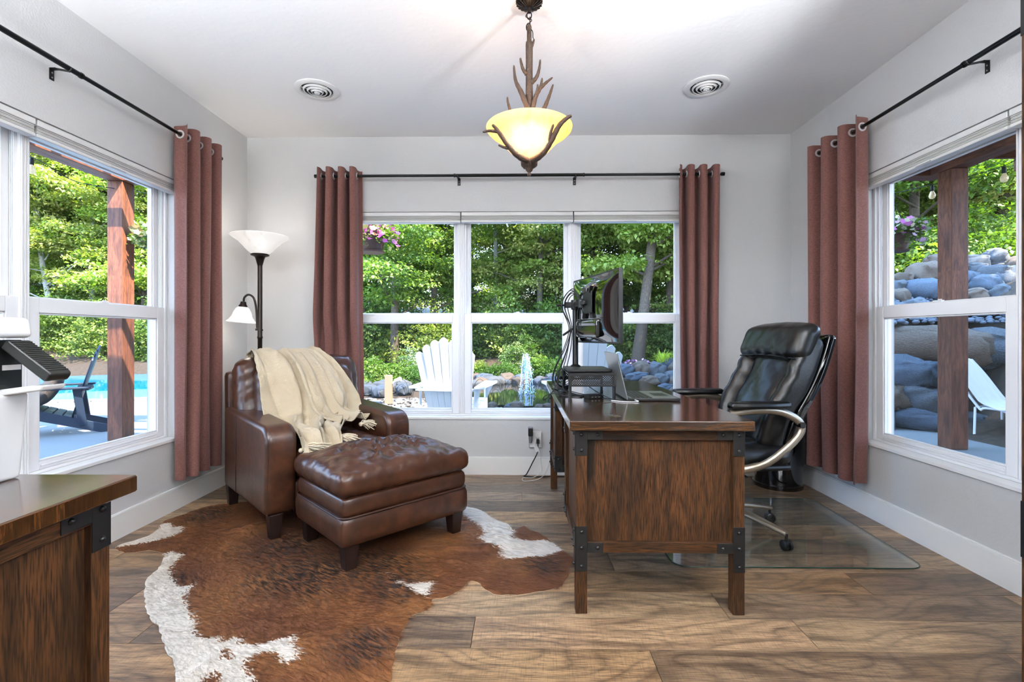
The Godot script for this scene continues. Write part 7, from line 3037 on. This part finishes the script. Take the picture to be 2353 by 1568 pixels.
	for q in [
		[850, 12.0, 1.0, 0.80, "low clipped hedge bush beside the curtain", mid, lit], [885, 12.2, 0.9, 0.62, "low clipped hedge bush behind the stake", mid, lit], [925, 12.4, 1.0, 0.66, "low clipped hedge bush behind the white chair", mid, lit], [962, 12.2, 0.8, 0.6, "low hedge bush hidden by the white chair", deep, mid],
		[938, 12.8, 0.7, 1.05, "white flowering shrub above the hedge", Color(0.14, 0.22, 0.10), Color(0.45, 0.50, 0.38)], [1096, 14.6, 0.75, 0.70, "round yellow green shrub behind the pond", lit, Color(0.28, 0.34, 0.05)],
		[1128, 14.2, 1.1, 0.55, "spreading dark green shrub behind the pond", deep, mid], [1160, 14.3, 1.1, 0.62, "dark green shrub left of the fountain", deep, mid], [1182, 15.5, 0.9, 0.95, "pale variegated shrub left of the fountain", mid, Color(0.40, 0.45, 0.25)],
		[1208, 16.0, 0.7, 1.25, "narrow conifer behind the fountain", Color(0.06, 0.12, 0.02), mid], [1245, 15.0, 1.0, 0.62, "leafy green shrub right of the fountain", mid, lit], [1285, 14.6, 1.1, 0.7, "leafy shrub behind the monitor cables", deep, mid], [1330, 14.5, 1.1, 0.7, "green shrub behind the laptop", mid, lit],
		[1400, 13.6, 0.9, 0.5, "low green shrub on the stone ledge", deep, mid], [1590, 12.6, 1.1, 0.9, "green shrub behind the rockery", mid, lit],
		[315, 21.0, 1.1, 0.75, "round yellow green shrub across the pool", lit, Color(0.26, 0.30, 0.05)],
	]:
		sd += 1
		var p := at_px(q[0], q[1])
		p.y = land(p.x, p.z)
		shrub(p, q[2], q[3], sd, q[4], q[5], q[6], 0.42, "shrub", 130)
	# ornamental grass
	t = thing("ornamental_grass", "yellow green ornamental grass tuft on the rockery", "grass", at_px(1524, 10.9) + Vector3(0, 0.28, 0))
	g = G.new()
	for k in 260:
		var a := r.randf() * TAU
		var l := r.randf_range(0.30, 0.58)
		var out := r.randf_range(0.08, 0.42)
		var d := Vector3(cos(a), 0, sin(a))
		var s := Vector3(-sin(a), 0, cos(a)) * 0.007
		var p0 := d * 0.05 * r.randf()
		var p1 := p0 + d * out * 0.45 + Vector3(0, l * 0.8, 0)
		var p2 := p0 + d * out + Vector3(0, l * r.randf_range(0.65, 1.0), 0)
		g.quad(p0 - s, p0 + s, p1 + s, p1 - s)
		g.quad(p1 - s, p1 + s, p2 + s * 0.1, p2 - s * 0.1)
	var gm := mat("grass_blade", Color(0.62, 0.70, 0.16), 0.6)
	gm.backlight_enabled = true
	gm.backlight = Color(0.5, 0.5, 0.2)
	part(t, "blades", g, gm).set_meta("kind", "stuff")
	for q in [[1450, 12.2, Color(0.50, 0.24, 0.46), "pink flowers above the stone ledge"], [1478, 11.9, Color(0.48, 0.30, 0.44), "mauve flowers above the rockery"], [1540, 9.3, Color(0.45, 0.07, 0.09), "red flowers at the foot of the rockery"], [1500, 9.6, Color(0.42, 0.10, 0.12), "small red flowers among the rockery stones"]]:
		var p := at_px(q[0], q[1])
		p.y = GY + (0.42 if q[1] > 11.0 else 0.0)
		t = thing("flower_clump", q[3], "flowers", p)
		wh = []
		ti = []
		var lw := []
		var lt := []
		for k in 130:
			var a := r.randf() * TAU
			var rad := sqrt(r.randf()) * 0.34
			var o := Vector3(cos(a) * rad, 0.05 + 0.16 * (1.0 - rad / 0.34) + r.randf() * 0.08, sin(a) * rad)
			wh.append(Transform3D((Basis(Vector3.UP, r.randf() * TAU) * Basis(Vector3.RIGHT, r.randf_range(0.0, 1.2))).scaled(Vector3.ONE * r.randf_range(0.7, 1.2)), o))
			ti.append(q[2] * r.randf_range(0.7, 1.4))
			if k % 4 == 0:
				lw.append(Transform3D(Basis(Vector3.UP, r.randf() * TAU).scaled(Vector3.ONE * 0.25), o - Vector3(0, 0.06, 0)))
				lt.append(mid)
		scatter(t, "foliage", sprays(1), M.leaf, lw, lt)
		scatter(t, "flowers", flower_mesh(), M.petal, wh, ti)
	# deck rail and table seen past the boulders
	t = thing("deck_railing", "grey wooden deck railing far beyond the boulders", "railing", at_px(2062, 17.0) + Vector3(0, 2.2, 0), 0.5)
	var wg := mat("weathered_wood", Color(0.26, 0.24, 0.23), 0.85)
	for k in 3:
		g = G.new()
		g.box(Vector3(-1.2 + 1.2 * k, 0.5, 0), Vector3(0.09, 1.1, 0.09), 0.006)
		part(t, "post", g, wg)
	for k in 5:
		g = G.new()
		g.box(Vector3(0, 0.15 + 0.2 * k, 0), Vector3(2.5, 0.05, 0.04), 0.004)
		part(t, "rail", g, wg)
